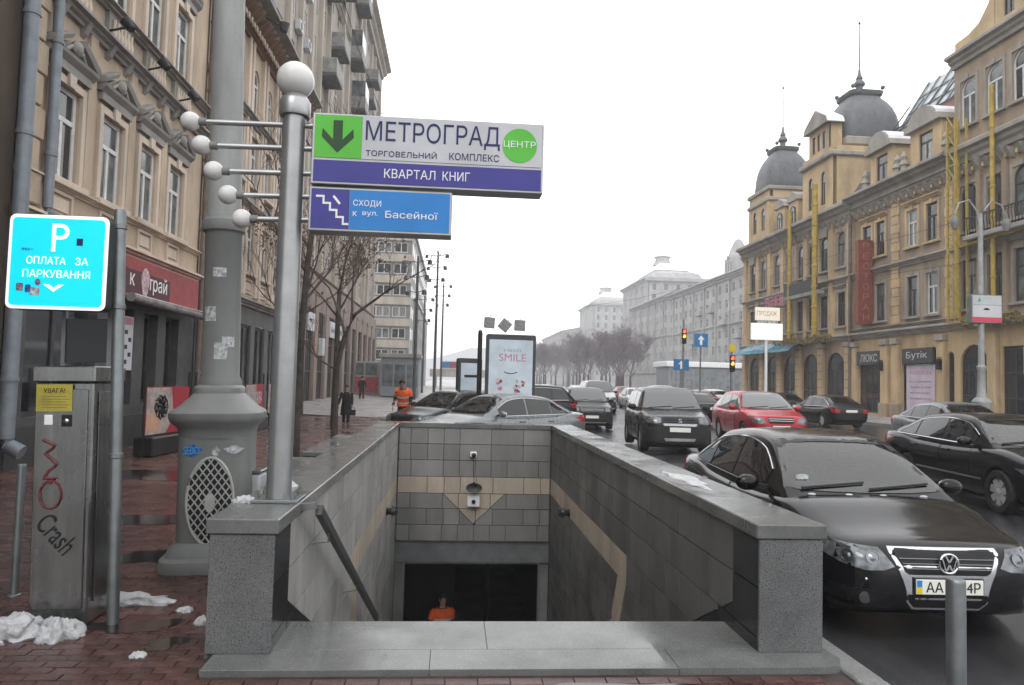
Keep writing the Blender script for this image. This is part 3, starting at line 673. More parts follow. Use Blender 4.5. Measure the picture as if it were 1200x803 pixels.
# ---------------------------------------------------------------- traffic lights, road signs, far poles
def traffic_light(x, y, h, lit, label, bracket=0):
    t = empty('traffic_light', (x, y, .05), 0, label, 'traffic light', 'traffic lights at the crossing')
    MB().lathe([(0,0),(.07,0),(.06,h+.6),(0,h+.6)], 10).build('pole', GALV, t)
    MB().bbox(-.17,.17,-.22,-.08,h-.95,h,.03).build('housing', BLACK, t)
    for i in range(3):
        z = h-.17-i*.31; on = i in lit; m_ = {0: mat('lamp_red', (.4,.03,.02), .3, var=0, emit=(1,.12,.05), estr=2.5), 1: mat('lamp_amber', (.5,.2,.02), .3, var=0, emit=(1,.42,.06), estr=2.5)}.get(i) if on else BLACK
        MB().lathe([(0,0),(.115,0),(.115,.02),(0,.03)], 14).xf(Matrix.Translation((0,-.22,z)) @ Matrix.Rotation(R(90),4,'X')).build('lens', m_, t)
        MB().rings([[(.13*math.cos(a),-.22,z+.13*math.sin(a)),(.13*math.cos(a),-.36,z+.13*math.sin(a)),(.12*math.cos(a),-.36,z+.12*math.sin(a)),(.12*math.cos(a),-.22,z+.12*math.sin(a))] for a in np.linspace(0,math.pi,9)],0,False).build('visor', BLACK, t)
    t.scale = (.88,.88,1)
    return t
traffic_light(14.45, 45, 5.35, (0,1), 'taller traffic light showing red and amber beside the blue sign')
t = traffic_light(15.64, 40, 3.55, (0,1), 'lower traffic light showing red under a round yellow sign')
MB().lathe([(0,0),(.24,0),(.24,.03),(0,.03)], 20).xf(Matrix.Translation((0,-.1,3.95)) @ Matrix.Rotation(R(90),4,'X')).build('yellow_disc', mat('yellow_sign', (.6,.45,.02), .5, var=.1), t)
def road_sign(x, y, z, w_, h_, m_, label, arrow=True):
    t = empty('road_sign', (x, y, .05), 0, label, 'road sign', 'blue road signs')
    MB().lathe([(0,0),(.05,0),(.05,z),(0,z)], 8).build('pole', GALV, t); MB().bbox(-w_/2,w_/2,-.1,-.052,z-h_/2,z+h_/2,.008).build('plate', m_, t)
    MB().prism([(-.08,z-.35*h_),(.08,z-.35*h_),(.08,z+.05*h_),(.22,z+.05*h_),(0,z+.38*h_),(-.22,z+.05*h_),(-.08,z+.05*h_)], XZ, -.104, -.1005).build('arrow', WHITE, t)
SIGB = mat('blue_road_sign', (.03,.17,.40), .4, var=.1)
road_sign(15.57, 45, 4.65, .88, .85, SIGB, 'square blue road sign right of the taller traffic light')
t = road_sign(15.9, 50, 3.2, 1.1, .8, SIGB, 'wide blue road sign below the taller traffic light')
# bright display board on a white post
t = empty('display_board', (18.55, 42, .1), 0, 'bright white display board on a white post before the yellow building', 'sign')
MB().lathe([(0,0),(.09,0),(.08,5.0),(0,5.0)], 12).build('post', WHITE, t)
LB_ = mat('lit_board', (.8,.8,.78), .4, var=.03, emit=(1,.99,.95), estr=.42, dirt=(.55,.55,.52), dirt_amt=.5)
MB().bbox(-.95,.97,-.12,.05,4.55,5.55,.015).build('lower_panel', LB_, t)
MB().bbox(-.7,.8,-.1,.05,5.72,6.5,.015).build('upper_panel', mat('lit_board_cream', (.75,.68,.58), .4, var=.05, emit=(1,.9,.75), estr=.3), t)
MB().box(-.75,.85,-.06,.03,5.551,5.719).build('frame', DGREY, t)
text('lettering','ОБМІН ВАЛЮТ',.12,LB_,t,(.05,-.0625,5.635),1.3); text('lettering','ПРОДАЖ',.34,mat('tan_print',(.4,.3,.2),.5,var=0),t,(.0,-.1025,6.12),1.2)
# street lamp across the road
LX, LY = 21.9, 28.6
WPAINT = mat('off_white_paint', (.31,.32,.32), .5, var=.15, dirt=(.2,.2,.2), dirt_amt=.5)
t = empty('street_lamp', (LX, LY, .19), 0, 'pale street lamp with curved arms carrying a white and red advert box', 'lamp post')
MB().lathe([(0,0),(.36,0),(.36,.2),(.27,.3),(.25,1.15),(.31,1.24),(.31,1.3),(.2,1.45)], 32, sq=4).build('pedestal', WPAINT, t)
MB().lathe([(.2,1.42),(.16,1.7),(.145,2.6),(.18,2.65),(.18,2.75),(.12,2.8),(.095,8.3),(.07,9.2),(0,9.2)], 20).build('shaft', WPAINT, t)
for s_ in (-1,1):
    a = MB().tube([(0,0,8.4),(s_*.15,0,9.3),(s_*.5,0,9.75),(s_*.95,0,9.6),(s_*1.15,0,9.1)], .035, 8).build('arm', WPAINT, t)
    MB().lathe([(0,.3),(.1,.28),(.17,.1),(.16,0),(.1,-.25),(0,-.3)], 12, (s_*1.15,0,8.75)).build('lantern', GREYP, a)
b = MB().bbox(-.75,.6,-.16,.16,4.55,5.75,.02).build('advert_box', GALV, t, (.22,0,0))
MB().box(-.71,.56,-.167,-.1605,5.32,5.71).build('upper_face', mat('pale_grey_panel', (.45,.48,.48), .4, var=.08), b); MB().box(-.71,.56,-.167,-.1605,4.8,5.3).build('face', PANW, b); MB().box(-.71,.56,-.167,-.1605,4.59,4.797).build('red_face', mat('pink_red_panel', (.55,.06,.10), .4, var=.05), b)
MB().prism([(-.1+.14*math.cos(a), 5.1+.09*math.sin(a)) for a in np.linspace(0,math.pi,9)], XZ, -.170, -.1675).build('mark', INKK, b); MB().prism([(-.5,5.45),(-.4,5.65),(-.34,5.45)], XZ, -.170, -.1675).build('mark', mat('teal_print', (.05,.3,.25), .5, var=0), b)
# wires and tram poles in the distance
def wire(pts, label, r_=.012): tag(MB().tube(pts, r_, 5).build('overhead_wire', BLACK), label, 'wire')
wire([(-6.5,9,21.5),(-4.4,30,15.5),(-2.0,80,13)], 'thin overhead wire dropping down the sky beside the tall block', .012)
wire([(21.9,28.6,7.4),(23,38,8.1),(24,52,8.6),(25,66,8.6)], 'overhead wire running in front of the yellow building, lower one')
wire([(21.9,25,9.2),(23.5,42,10.2),(25,66,10.6)], 'overhead wire running in front of the yellow building, upper one')
for i, (x, y, h) in enumerate(((-3.35,62,12.2),(-2.1,78,15.5),(-1.8,100,15),(-3.9,90,12))):
    t = empty('tram_pole', (x, y, 0), 0, ('nearest dark tram pole right of the grey block','tallest dark tram pole with crowded brackets','thin far tram pole with brackets','plain tram pole against the grey block')[i], 'pole', 'tram poles')
    MB().lathe([(0,0),(.16,0),(.14,h*.5),(.09,h),(0,h)], 10).build('pole', DGREY, t)
    for k_ in range(3): z = h-.5-k_*1.3; MB().tube([(-1.2+.2*k_,0,z+.1),(0,0,z),(1.0-.2*k_,0,z+.25)], .04, 6).build('bracket', DGREY, t); MB().lathe([(0,0),(.22,.0),(.18,.35),(0,.45)], 8, (1.0-.2*k_,0,z-.15)).build('lamp', DGREY, t); MB().lathe([(0,0),(.18,.0),(.15,.3),(0,.4)], 8, (-1.2+.2*k_,0,z-.25)).build('lamp', DGREY, t)
# ---------------------------------------------------------------- cars: front towards local -y, ground at z = 0
def pch(xs, ys):
    xs = np.array(xs, float); ys = np.array(ys, float); h = np.diff(xs); d = np.diff(ys)/h; m = np.zeros_like(ys)
    for i in range(1, len(xs)-1): m[i] = 0 if d[i-1]*d[i] <= 0 else 2*d[i-1]*d[i]/(d[i-1]+d[i])
    m[0], m[-1] = d[0], d[-1]
    def f(x):
        i = int(np.clip(np.searchsorted(xs, x)-1, 0, len(h)-1)); t = min(1, max(0, (x-xs[i])/h[i])); 
        return float((2*t**3-3*t**2+1)*ys[i]+(t**3-2*t**2+t)*h[i]*m[i]+(-2*t**3+3*t**2)*ys[i+1]+(t**3-t**2)*h[i]*m[i+1])
    return f
GLASS = mat('car_glass', (.06,.065,.068), .03, var=0, spec=.9, coat=.3)
SEATM = mat('seat_cloth', (.05,.048,.046), .8, var=.2)
CLEAR = bpy.data.materials.new('clear_glass'); CLEAR.use_nodes = True
def _clear():
    N = CLEAR.node_tree.nodes; L = CLEAR.node_tree.links; N.clear()
    o = N.new('ShaderNodeOutputMaterial'); mx_ = N.new('ShaderNodeMixShader'); tr = N.new('ShaderNodeBsdfTransparent'); gl = N.new('ShaderNodeBsdfGlossy'); fr = N.new('ShaderNodeFresnel')
    tr.inputs[0].default_value = (.62,.66,.66,1); gl.inputs['Roughness'].default_value = .04; fr.inputs[0].default_value = 1.95
    nz = N.new('ShaderNodeTexNoise'); nz.inputs['Scale'].default_value = 3; bp = N.new('ShaderNodeBump'); bp.inputs['Strength'].default_value = .03
    L.new(nz.outputs[0], bp.inputs['Height']); L.new(bp.outputs[0], gl.inputs['Normal'])
    L.new(fr.outputs[0], mx_.inputs[0]); L.new(tr.outputs[0], mx_.inputs[1]); L.new(gl.outputs[0], mx_.inputs[2]); L.new(mx_.outputs[0], o.inputs[0])
_clear()
GLASSD = mat('tinted_car_glass', (.006,.006,.007), .03, var=0, spec=.6)
LAMPG = mat('headlight_glass', (.17,.18,.19), .08, .5, var=.35, scale=14)
LAMPR = mat('tail_lamp_red', (.35,.01,.015), .12, var=.2, scale=20)
RIM = mat('alloy_rim', (.5,.51,.52), .32, .3, var=.15, scale=10, dirt=(.1,.09,.08), dirt_amt=.5)
PLATE = mat('plate_white', (.72,.72,.66), .4, var=.03)
GRILLE = mat('grille_black', (.008,.008,.009), .35, var=0)
ARCH = mat('wheel_arch', (.012,.012,.012), .85, var=.2)
def paint(nm, c, metal=.25, rough=.22): return mat('paint_'+nm, c, rough, metal, var=.08, scale=1.5, coat=.12, dirt=tuple(v*.7+.012 for v in c), dirt_amt=.3, dscale=2.2, rvar=.05)
def bvh_of(mes):
    vs, fs = [], []
    for me in mes:
        o = len(vs); vs += [v.co.copy() for v in me.vertices]; fs += [[i+o for i in p.vertices] for p in me.polygons]
    return BVHTree.FromPolygons(vs, fs)
def patch(bv, outline, view, off=.004, res=.06, thick=.012, side=1):
    """a thin skin over the body: 2-D outline projected along an axis; view 'f' (x,z from the front), 'r', 's' (y,z from the side), 't' (x,y from above)"""
    pts = []; n = len(outline)
    for i in range(n):
        a, b = Vector(outline[i]), Vector(outline[(i+1) % n]); k = max(1, int((b-a).length/res))
        pts += [a.lerp(b, j/k) for j in range(k)]
    nb = len(pts); xs = [p.x for p in pts]; ys = [p.y for p in pts]
    def inside(x, y):
        c = False; j = nb-1
        for i in range(nb):
            if (pts[i].y > y) != (pts[j].y > y) and x < (pts[j].x-pts[i].x)*(y-pts[i].y)/(pts[j].y-pts[i].y)+pts[i].x: c = not c
            j = i
        return c
    y = min(ys)+res/2
    while y < max(ys):
        x = min(xs)+res/2
        while x < max(xs):
            if inside(x, y) and min((pts[i]-Vector((x, y))).length for i in range(nb)) > res*.45: pts.append(Vector((x, y)))
            x += res
        y += res
    V, E, F, *_ = geometry.delaunay_2d_cdt(pts, [(i, (i+1) % nb) for i in range(nb)], [], 1, 1e-6)
    top, low = [], []
    for p in V:
        if view == 'f': o_, d_ = Vector((p.x, -9, p.y)), Vector((0, 1, 0))
        elif view == 'r': o_, d_ = Vector((p.x, 9, p.y)), Vector((0, -1, 0))
        elif view == 's': o_, d_ = Vector((9*side, p.x, p.y)), Vector((-side, 0, 0))
        else: o_, d_ = Vector((p.x, p.y, 9)), Vector((0, 0, -1))
        hit, nr, _, _ = bv.ray_cast(o_, d_)
        if hit is None:
            hit, nr, _, _ = bv.find_nearest(o_ + d_*7.5)
        if nr.dot(d_) > 0: nr = -nr
        top.append(tuple(hit + nr*off)); low.append(tuple(hit - nr*thick))
    mb = MB(); nv = len(V); fs = [tuple(f) for f in F]
    cnt = {}
    for f in fs:
        for i in range(3): e = (f[i], f[(i+1) % 3]); cnt[tuple(sorted(e))] = cnt.get(tuple(sorted(e)), []) + [e]
    sidef = [(e[0][0], e[0][1], e[0][1]+nv, e[0][0]+nv) for e in cnt.values() if len(e) == 1]
    mb.add(top+low, fs, 0, True); mb.f += sidef; mb.m += [0]*len(sidef); mb.sm += [False]*len(sidef)
    return mb
def mirror(ol): return [(-a, b) for a, b in ol][::-1]
WHEELS = {}
def wheel(parent, x, y, r, wd, spokes, sx):
    key = (r, wd, spokes)
    if key not in WHEELS:
        X = Matrix.Rotation(R(90), 4, 'Y')
        ty = MB().lathe([(r*.64,-wd*.42),(r*.70,-wd*.5),(r*.93,-wd*.5),(r,-wd*.36),(r,wd*.36),(r*.93,wd*.5),(r*.70,wd*.5),(r*.64,wd*.42),(r*.6,0),(r*.64,-wd*.42)], 36, cap=False).xf(X).mesh('tyre', RUBBER)
        rm = MB().lathe([(r*.66,wd*.44),(r*.64,wd*.47),(r*.60,wd*.42),(r*.58,wd*.1),(0,wd*.06),(0,-wd*.4),(r*.64,-wd*.44)], 36, m=1, cap=False)
        for i in range(spokes):
            a = 2*math.pi*i/spokes; c, s_ = math.cos(a), math.sin(a); ww = .42*r*math.pi/spokes
            q = [(r*.10,-ww*.6),(r*.63,-ww*.95),(r*.63,ww*.95),(r*.10,ww*.6)]
            rm.prism([(u*c-v*s_, u*s_+v*c) for u, v in q], XY, wd*.2, wd*.40)
        rm.lathe([(0,wd*.2),(r*.17,wd*.2),(r*.17,wd*.42),(r*.1,wd*.45),(0,wd*.45)], 16)
        WHEELS[key] = (ty, rm.xf(X).mesh('rim', [RIM, GRILLE]))
    ty, rm = WHEELS[key]
    o = put('wheel', ty, parent, (x, y, r), (0, 0, 0 if sx > 0 else math.pi)); put('rim', rm, o); return o
def car(name, loc, rz, label, cat, group, p):
    L_, W, Hh = p['L'], p['W'], p['H']; h = L_/2; hw = W/2; dt = p.get('detail', 2)
    root = empty(name, loc, rz, label, cat, group); P_ = p['paint']
    f0 = -h
    zh, zc, zb, zd = p['hood'], p['cowl'], p['belt'], p['deck']
    yc, yr0, yr1, yt = [f0+v for v in p['cab']]                 # cowl, roof start, roof end, rear-glass foot
    nose = p.get('nose', 1.0)
    wf = pch([0,.03*nose,.10*nose,.25*nose,.5*nose,1.0,1.6,L_-1.0,L_-.45,L_-.18,L_-.05,L_], [v*hw for v in (.60,.71,.815,.895,.945,.985,1,1,.97,.92,.86,.78)])
    bf = pch([0,.06,.3,.9,L_-.9,L_-.25,L_], [.36,.24,p['clear'],p['clear'],p['clear'],.26,.42])
    tf = pch([0,.05,.16,.45,p['cab'][0],p['cab'][1]+.3,p['cab'][2],p['cab'][3],L_-.12,L_-.03,L_], [zh-.20,zh-.10,zh-.035,zh+.01,zc,zb,zb+.02,zd+.005,zd-.01,zd-.06,zd-.2])
    ys = sorted(set([0,.015,.04,.08,.13,.2,.3,.42,.55] + list(np.linspace(.7, L_-.7, 34)) + [L_-.55,L_-.4,L_-.28,L_-.18,L_-.1,L_-.05,L_-.02,L_]))
    sec = p.get('sec') or [(.0,0),(.72,0),(.88,.025),(.95,.10),(.98,.25),(.995,.45),(1.0,.60),(.992,.74),(.972,.85),(.935,.925),(.87,.965),(.74,.988),(.5,1.004),(.25,1.013),(0,1.016)]
    rs = []
    for y in ys:
        w_, b_, t_ = wf(y), bf(y), tf(y); hf = [(u*w_, b_+v*(t_-b_)) for u, v in sec]
        rs.append([(x, f0+y, z) for x, z in hf] + [(-x, f0+y, z) for x, z in hf[-2:0:-1]])
    tub = MB().rings(rs, 0, True).mesh('body', [P_, ARCH])
    r_ = p['r']; ax = (f0+p['axle'], f0+p['axle']+p['wb'])
    if dt >= 1:                                                 # wheel arches cut out of the body
        ob = put('body', tub)
        cm = MB()
        for y in ax:
            for sx in (-1, 1):
                q = MB().lathe([(0,0),(r_*1.13,0),(r_*1.13,.5),(0,.5)], 40, m=1, smooth=False).xf(Matrix.Translation(((hw-.28) if sx > 0 else -(hw-.28)-.5, y, r_+.01)) @ Matrix.Rotation(R(90), 4, 'Y'))
                cm.add(q.v, q.f, 1)
        co = put('cutter', cm.mesh('cutter', [P_, ARCH]))
        md = ob.modifiers.new('b', 'BOOLEAN'); md.object = co; md.operation = 'DIFFERENCE'; md.solver = 'EXACT'
        dg = bpy.context.evaluated_depsgraph_get(); tub2 = bpy.data.meshes.new_from_object(ob.evaluated_get(dg))
        bpy.data.objects.remove(ob); bpy.data.objects.remove(co)
        for pl in tub2.polygons:
            c = pl.center
            for y in ax:
                if abs(math.hypot(c.y-y, c.z-r_-.01)-r_*1.13) < .012 and abs(pl.normal.x) < .4: pl.material_index = 1
                if abs(abs(c.x)-(hw-.28)) < .004 and math.hypot(c.y-y, c.z-r_) < r_*1.14: pl.material_index = 1
        tub2.set_sharp_from_angle(angle=R(36)); tub2.name = 'body'
    else: tub2 = tub
    body = put('body', tub2, root)
    # greenhouse
    rf = pch([p['cab'][0]-.04, p['cab'][0]+.04, *( [p['cab'][0]+.45*(p['cab'][1]-p['cab'][0])] ), p['cab'][1], (p['cab'][1]+p['cab'][2])/2-.15, p['cab'][2], p['cab'][2]+.55*(p['cab'][3]-p['cab'][2]), p['cab'][3]-.02, p['cab'][3]+.05],
             [zc-.03, zc+.015, zc+.50*(Hh-.045-zc), Hh-.05, Hh, Hh-p.get('drop',.06), zd+.57*(Hh-.1-zd), zd+.02, zd-.03])
    yy = sorted(set(list(np.linspace(p['cab'][0]-.04, p['cab'][1], 14)) + list(np.linspace(p['cab'][1], p['cab'][2], 12)) + list(np.linspace(p['cab'][2], p['cab'][3]+.05, 12))))
    cw, rw_ = p.get('gw', (.90,.925,.86)), p.get('rw', (.60,.70,.62))
    gb = pch([yy[0], p['cab'][1], p['cab'][2], yy[-1]], [hw*cw[0], hw*cw[1], hw*cw[1]*.985, hw*cw[2]]); gr_ = pch([yy[0], p['cab'][1], p['cab'][2], yy[-1]], [hw*(cw[0]-.04), hw*rw_[1], hw*rw_[1]*.97, hw*(cw[2]-.04)])
    rs = []
    for y in yy:
        w0, w1, z0, z1 = gb(y), gr_(y), min(tf(y), rf(y))-.07, rf(y)
        hf = [(w0*.985,0),(w0,.10),(w0+(w1-w0)*.30,.36),(w0+(w1-w0)*.62,.62),(w0+(w1-w0)*.93,.84),(w1*.985,.905),(w1*.93,.95),(w1*.8,.975),(w1*.5,.994),(0,1)]
        pts = [(x, f0+y, z0+v*(z1-z0)) for x, v in hf]
        rs.append(pts + [(-x, y_, z) for x, y_, z in pts[-2::-1]])
    cab = MB().rings(rs, 0, True).mesh('cabin', [P_]); cabo = put('cabin', cab, root)
    bv = bvh_of([tub2, cab]); bc = bvh_of([cab])
    G = p.get('glass', GLASS); GS = p.get('side_glass', G)
    # windscreen and rear window
    ya = f0+p['cab'][0]+.10; zt = Hh-.075; z0 = zc+.045
    xb, xt = gb(p['cab'][0]+.1)*.925, gr_(p['cab'][1])*.90
    ws = [(-xb,z0),(-xb*.5,z0-.02),(0,z0-.025),(xb*.5,z0-.02),(xb,z0),(xt,zt-.01),(xt*.5,zt+.012),(0,zt+.018),(-xt*.5,zt+.012),(-xt,zt-.01)]
    see = p.get('clear_glass')
    if see:                                                     # cut the screen opening, frame it in black and furnish the cabin
        cxm, czm = 0, (z0+zt)/2; inn = [(a*.94, czm+(b-czm)*.88) for a, b in ws]
        def inside(px_, pz_):
            c_ = False; j = len(inn)-1
            for i in range(len(inn)):
                if (inn[i][1] > pz_) != (inn[j][1] > pz_) and px_ < (inn[j][0]-inn[i][0])*(pz_-inn[i][1])/(inn[j][1]-inn[i][1])+inn[i][0]: c_ = not c_
                j = i
            return c_
        c2_ = cab.copy(); bm = bmesh.new(); bm.from_mesh(c2_); bmesh.ops.subdivide_edges(bm, edges=[e for e in bm.edges if e.verts[0].co.y < f0+p['cab'][1]+.1 and e.verts[1].co.y < f0+p['cab'][1]+.1], cuts=3, use_grid_fill=True)
        bmesh.ops.delete(bm, geom=[f for f in bm.faces if f.calc_center_median().y < f0+p['cab'][1]+.05 and all(inside(v.co.x, v.co.z) for v in f.verts)], context='FACES')
        bm.to_mesh(c2_); bm.free(); cabo.data = c2_
        fr_ = MB(); n_ = 80; per = []
        for i in range(len(ws)):
            a, b2 = Vector(ws[i]), Vector(ws[(i+1) % len(ws)]); k_ = max(2, int((b2-a).length/.06)); per += [a.lerp(b2, j/k_) for j in range(k_)]
        def hitp(q, o_):
            h_, n2, _, _ = bc.ray_cast(Vector((q[0], -9, q[1])), Vector((0, 1, 0)))
            if h_ is None: h_, n2, _, _ = bc.find_nearest(Vector((q[0], f0+1.5, q[1])))
            if n2.y > 0: n2 = -n2
            return tuple(h_+n2*o_)
        outr = [hitp(q, .0025) for q in per]; inr = [hitp((q.x*.90, czm+(q.y-czm)*.83), .0025) for q in per]; m2 = len(per)
        fr_.add(outr+inr, [(i, (i+1) % m2, m2+(i+1) % m2, m2+i) for i in range(m2)], 0, True); fr_.build('screen_edge', BLACK, root)
        wo = patch(bc, ws, 'f', .006, .10, thick=-.003).build('windscreen', CLEAR, root)
        it = MB().box(-hw*.74,hw*.74,f0+p['cab'][0]+.25,f0+p['cab'][2]+.2,zb-.02,zb+.03).build('interior', SEATM, root)
        MB().rings([[(x, f0+p['cab'][0]+.28+u, zb+v) for u, v in ((0,.0),(.02,.06),(.25,.10),(.42,.07),(.45,.0))] for x in (-hw*.72, hw*.72)], 0, False).build('dashboard', SEATM, it)
        MB().tube([(-.36+.17*math.cos(a), f0+p['cab'][1]-.22+.06*math.sin(a), zb+.07+.15*math.sin(a)) for a in np.linspace(0,2*math.pi,22)[:-1]], .014, 6, closed=True).build('steering_wheel', BLACK, it)
        for sx in (-.36,.36):
            MB().bbox(sx-.25,sx+.25,f0+p['cab'][1]+.28,f0+p['cab'][1]+.42,zb-.1,zb+.19,.05).build('seat_back', SEATM, it); MB().bbox(sx-.13,sx+.13,f0+p['cab'][1]+.32,f0+p['cab'][1]+.42,zb+.215,zb+.37,.04).build('headrest', SEATM, it)
        MB().bbox(-.6,.6,f0+p['cab'][2]-.15,f0+p['cab'][2]-.02,zb-.1,zb+.16,.05).build('rear_bench', SEATM, it)
        MB().bbox(-.12,.12,f0+p['cab'][1]-.06,f0+p['cab'][1]-.03,Hh-.20,Hh-.12,.012).build('inside_mirror', BLACK, it)
    else: wo = patch(bc, ws, 'f', .014, .07).build('windscreen', G, root)
    if dt >= 1:
        big = [] if see else [(a*1.03, b+(.02 if b > (z0+zt)/2 else -.016)) for a, b in ws]
        if big: patch(bc, big, 'f', .008, .07).build('seal', BLACK, wo)
        zr0, zr1 = zd+.09, Hh-.10-p.get('drop',.06)*.6
        xb2, xt2 = gb(p['cab'][3])*.90, gr_(p['cab'][2])*.90
        patch(bc, [(-xb2,zr0),(xb2,zr0),(xt2,zr1),(-xt2,zr1)], 'r', .005, .12).build('rear_window', GS, root)
    # side windows: each pane its own part; bright trim below
    y0, y1, y2, y3 = p['panes']; zq = zb+.035; 
    top = lambda y: rf(y-f0)-(.115 if Hh < 1.6 else .13)
    ya, yb = f0+y0, f0+y3
    def zb_l(y): return zq+.015*(y-ya)
    def outline(u0, u1):
        n = max(4, int((u1-u0)/.11)); us = np.linspace(u0, u1, n)
        up = [(u, max(top(u), zb_l(u)+.012)) for u in us]
        ol = [(u, zb_l(u)) for u in (u0, (u0+u1)/2, u1)] + up[::-1]
        o2 = []
        for q in ol:
            if not o2 or (abs(q[0]-o2[-1][0])+abs(q[1]-o2[-1][1])) > .004: o2.append(q)
        return o2
    for sd in (-1, 1):
        for i, (u0, u1) in enumerate(((y0, y1-.03), (y1+.03, y2-.02), (y2+.02, y3))):
            if u1-u0 < .1: continue
            patch(bc, outline(f0+u0, f0+u1), 's', .009, .08, side=sd).build('side_window', GS, root)
        if p.get('trim', True) and dt >= 1:
            us = np.linspace(ya-.015, yb+.02, 16); tr = MB()
            def on(y, z, o_=.011):
                hit, nr, _, _ = bc.ray_cast(Vector((9*sd, y, z)), Vector((-sd, 0, 0)))
                return None if hit is None else tuple(hit+Vector((sd*o_, 0, .0)))
            low = [q for q in (on(u, zb_l(u)-.012) for u in us) if q]
            hi = [q for q in (on(u, max(top(u)+.012, zb_l(u)-.01)) for u in us) if q]
            tm_ = p.get('trim_mat', CHROME)
            if len(low) > 3: tr.tube(low, .011, 6)
            if len(hi) > 3 and p.get('trim_top', True): tr.tube(hi, .009, 6)
            if tr.v: tr.build('window_trim', tm_, root)
    # wheels
    for y in ax:
        for sx in (-1, 1): wheel(root, sx*(hw-.115), y, r_, p.get('tw',.215), p.get('spokes',5), sx)
    MB().box(-hw*.8,hw*.8,f0+.4,h-.4,.16,.34).build('underbody', ARCH, root)
    # mirrors, handles
    my = f0+p['cab'][0]+.42; mz = zb+.085
    for sx in (-1, 1):
        m_ = MB().sphere((sx*(hw+.10), my, mz), .115, 16, 10, 0, (1.0,.55,.68)).build('mirror', p.get('mirror_mat', P_), root)
        MB().bar((sx*(hw-.10), my+.01, mz-.04), (sx*(hw+.04), my, mz-.02), .05, .04).build('stalk', BLACK, m_)
        MB().prism([(sx*(hw+.10)+.088*math.cos(a), mz+.060*math.sin(a)) for a in np.linspace(0,2*math.pi,13)[:-1]], XZ, my+.048, my+.066).build('mirror_glass', CHROME, m_)
        if dt >= 1:
            for yd in (f0+y1-.22, f0+y2-.10): 
                hit = bv.ray_cast(Vector((9*sx, yd, zb-.11)), Vector((-sx, 0, 0)))[0]
                if hit: MB().bbox(hit.x-.012, hit.x+.028*1 if sx > 0 else hit.x+.012, yd-.1, yd+.1, hit.z-.017, hit.z+.017, .006).build('door_handle', p.get('handle_mat', P_), root) if sx > 0 else MB().bbox(hit.x-.028, hit.x+.012, yd-.1, yd+.1, hit.z-.017, hit.z+.017, .006).build('door_handle', p.get('handle_mat', P_), root)
            # door gaps
            gp = MB()
            for yd in (f0+y0+.02, f0+y1, f0+y2+.10):
                pl = []
                for z in np.linspace(.34, zb-.02, 9):
                    q = bv.ray_cast(Vector((9*sx, yd, z)), Vector((-sx, 0, 0)))[0]
                    if q: pl.append((q.x, q.y, q.z))
                if len(pl) > 3: gp.tube(pl, .005, 4)
            gp.build('door_gap', GRILLE, root)
            if p.get('side_strip'):
                pl = [bv.ray_cast(Vector((9*sx, u, .48)), Vector((-sx, 0, 0)))[0] for u in np.linspace(ax[0]+r_*1.2, ax[1]-r_*1.2, 12)]
                MB().tube([(q.x, q.y, q.z) for q in pl if q], .018, 6).build('side_strip', p['side_strip'], root)
    # lamps, grille, plates
    def both(ol, nm, m_, view='f', off=.006, res=.05, **kw):
        res_ = []
        for q in (ol, mirror(ol)): res_.append(patch(bv, q, view, off, res, **kw).build(nm, m_, root))
        return res_
    hl = p.get('headlight')
    if hl:
        for lamp, q in zip(both(hl, 'headlight', LAMPG, off=.006, res=.05), (1, -1)):
            cx = sum(a for a, b in hl)/len(hl)*q; cz = sum(b for a, b in hl)/len(hl)
            if dt >= 2:
                for dx, rr_ in ((-.09*q,.052),(.07*q,.05)):
                    hit, nr, _, _ = bv.ray_cast(Vector((cx+dx, -9, cz)), Vector((0, 1, 0)))
                    if hit: 
                        mm = Matrix.Translation(hit+nr*.004) @ Vector((0,0,1)).rotation_difference(nr).to_matrix().to_4x4()
                        MB().lathe([(rr_,0),(rr_,.008),(rr_*.85,.009),(rr_*.8,.003),(rr_*.6,.003),(rr_*.35,.012),(0,.014)], 18, m=0).xf(mm).build('reflector', mat('lamp_reflector', (.20,.21,.22), .12, .9, var=0), lamp)
    if p.get('tail'): both(p['tail'], 'tail_light', LAMPR, 'r')
    for nm, ol, m_, off in p.get('front', []): patch(bv, ol, 'f', off, .06).build(nm, m_, root)
    for nm, ol, m_, off in p.get('fog', []): both(ol, nm, m_, 'f', off)
    gz = p.get('bars')
    if gz:
        for z, x_ in gz: 
            pl = [bv.ray_cast(Vector((u, -9, z)), Vector((0, 1, 0)))[0] for u in np.linspace(-x_, x_, 9)]
            MB().tube([(q.x, q.y-.014, q.z) for q in pl if q], p.get('bar_r', .009), 6).build('grille_bar', p.get('bar_mat', CHROME), root)
    pz = p.get('plate')
    if pz:
        hit = bv.ray_cast(Vector((0, -9, pz)), Vector((0, 1, 0)))[0]; yp_ = hit.y-.022
        pl = MB().bbox(-.26,.26,yp_-.008,yp_+.012,pz-.056,pz+.056,.003).build('licence_plate', PLATE, root)
        if dt >= 1:
            MB().box(-.268,.268,yp_+.0,yp_+.02,pz-.064,pz+.064).build('plate_frame', BLACK, pl)
        if p.get('reg'):
            text('registration', p['reg'], .078, INKK, pl, (.025, yp_-.0095, pz), .42, bold=.005)
            MB().box(-.255,-.215,yp_-.0095,yp_-.0085,pz+.0,pz+.05).build('flag', BLUE, pl); MB().box(-.255,-.215,yp_-.0095,yp_-.0085,pz-.05,pz-.0005).build('flag', mat('flag_yellow', (.7,.5,.02), .4, var=0), pl)
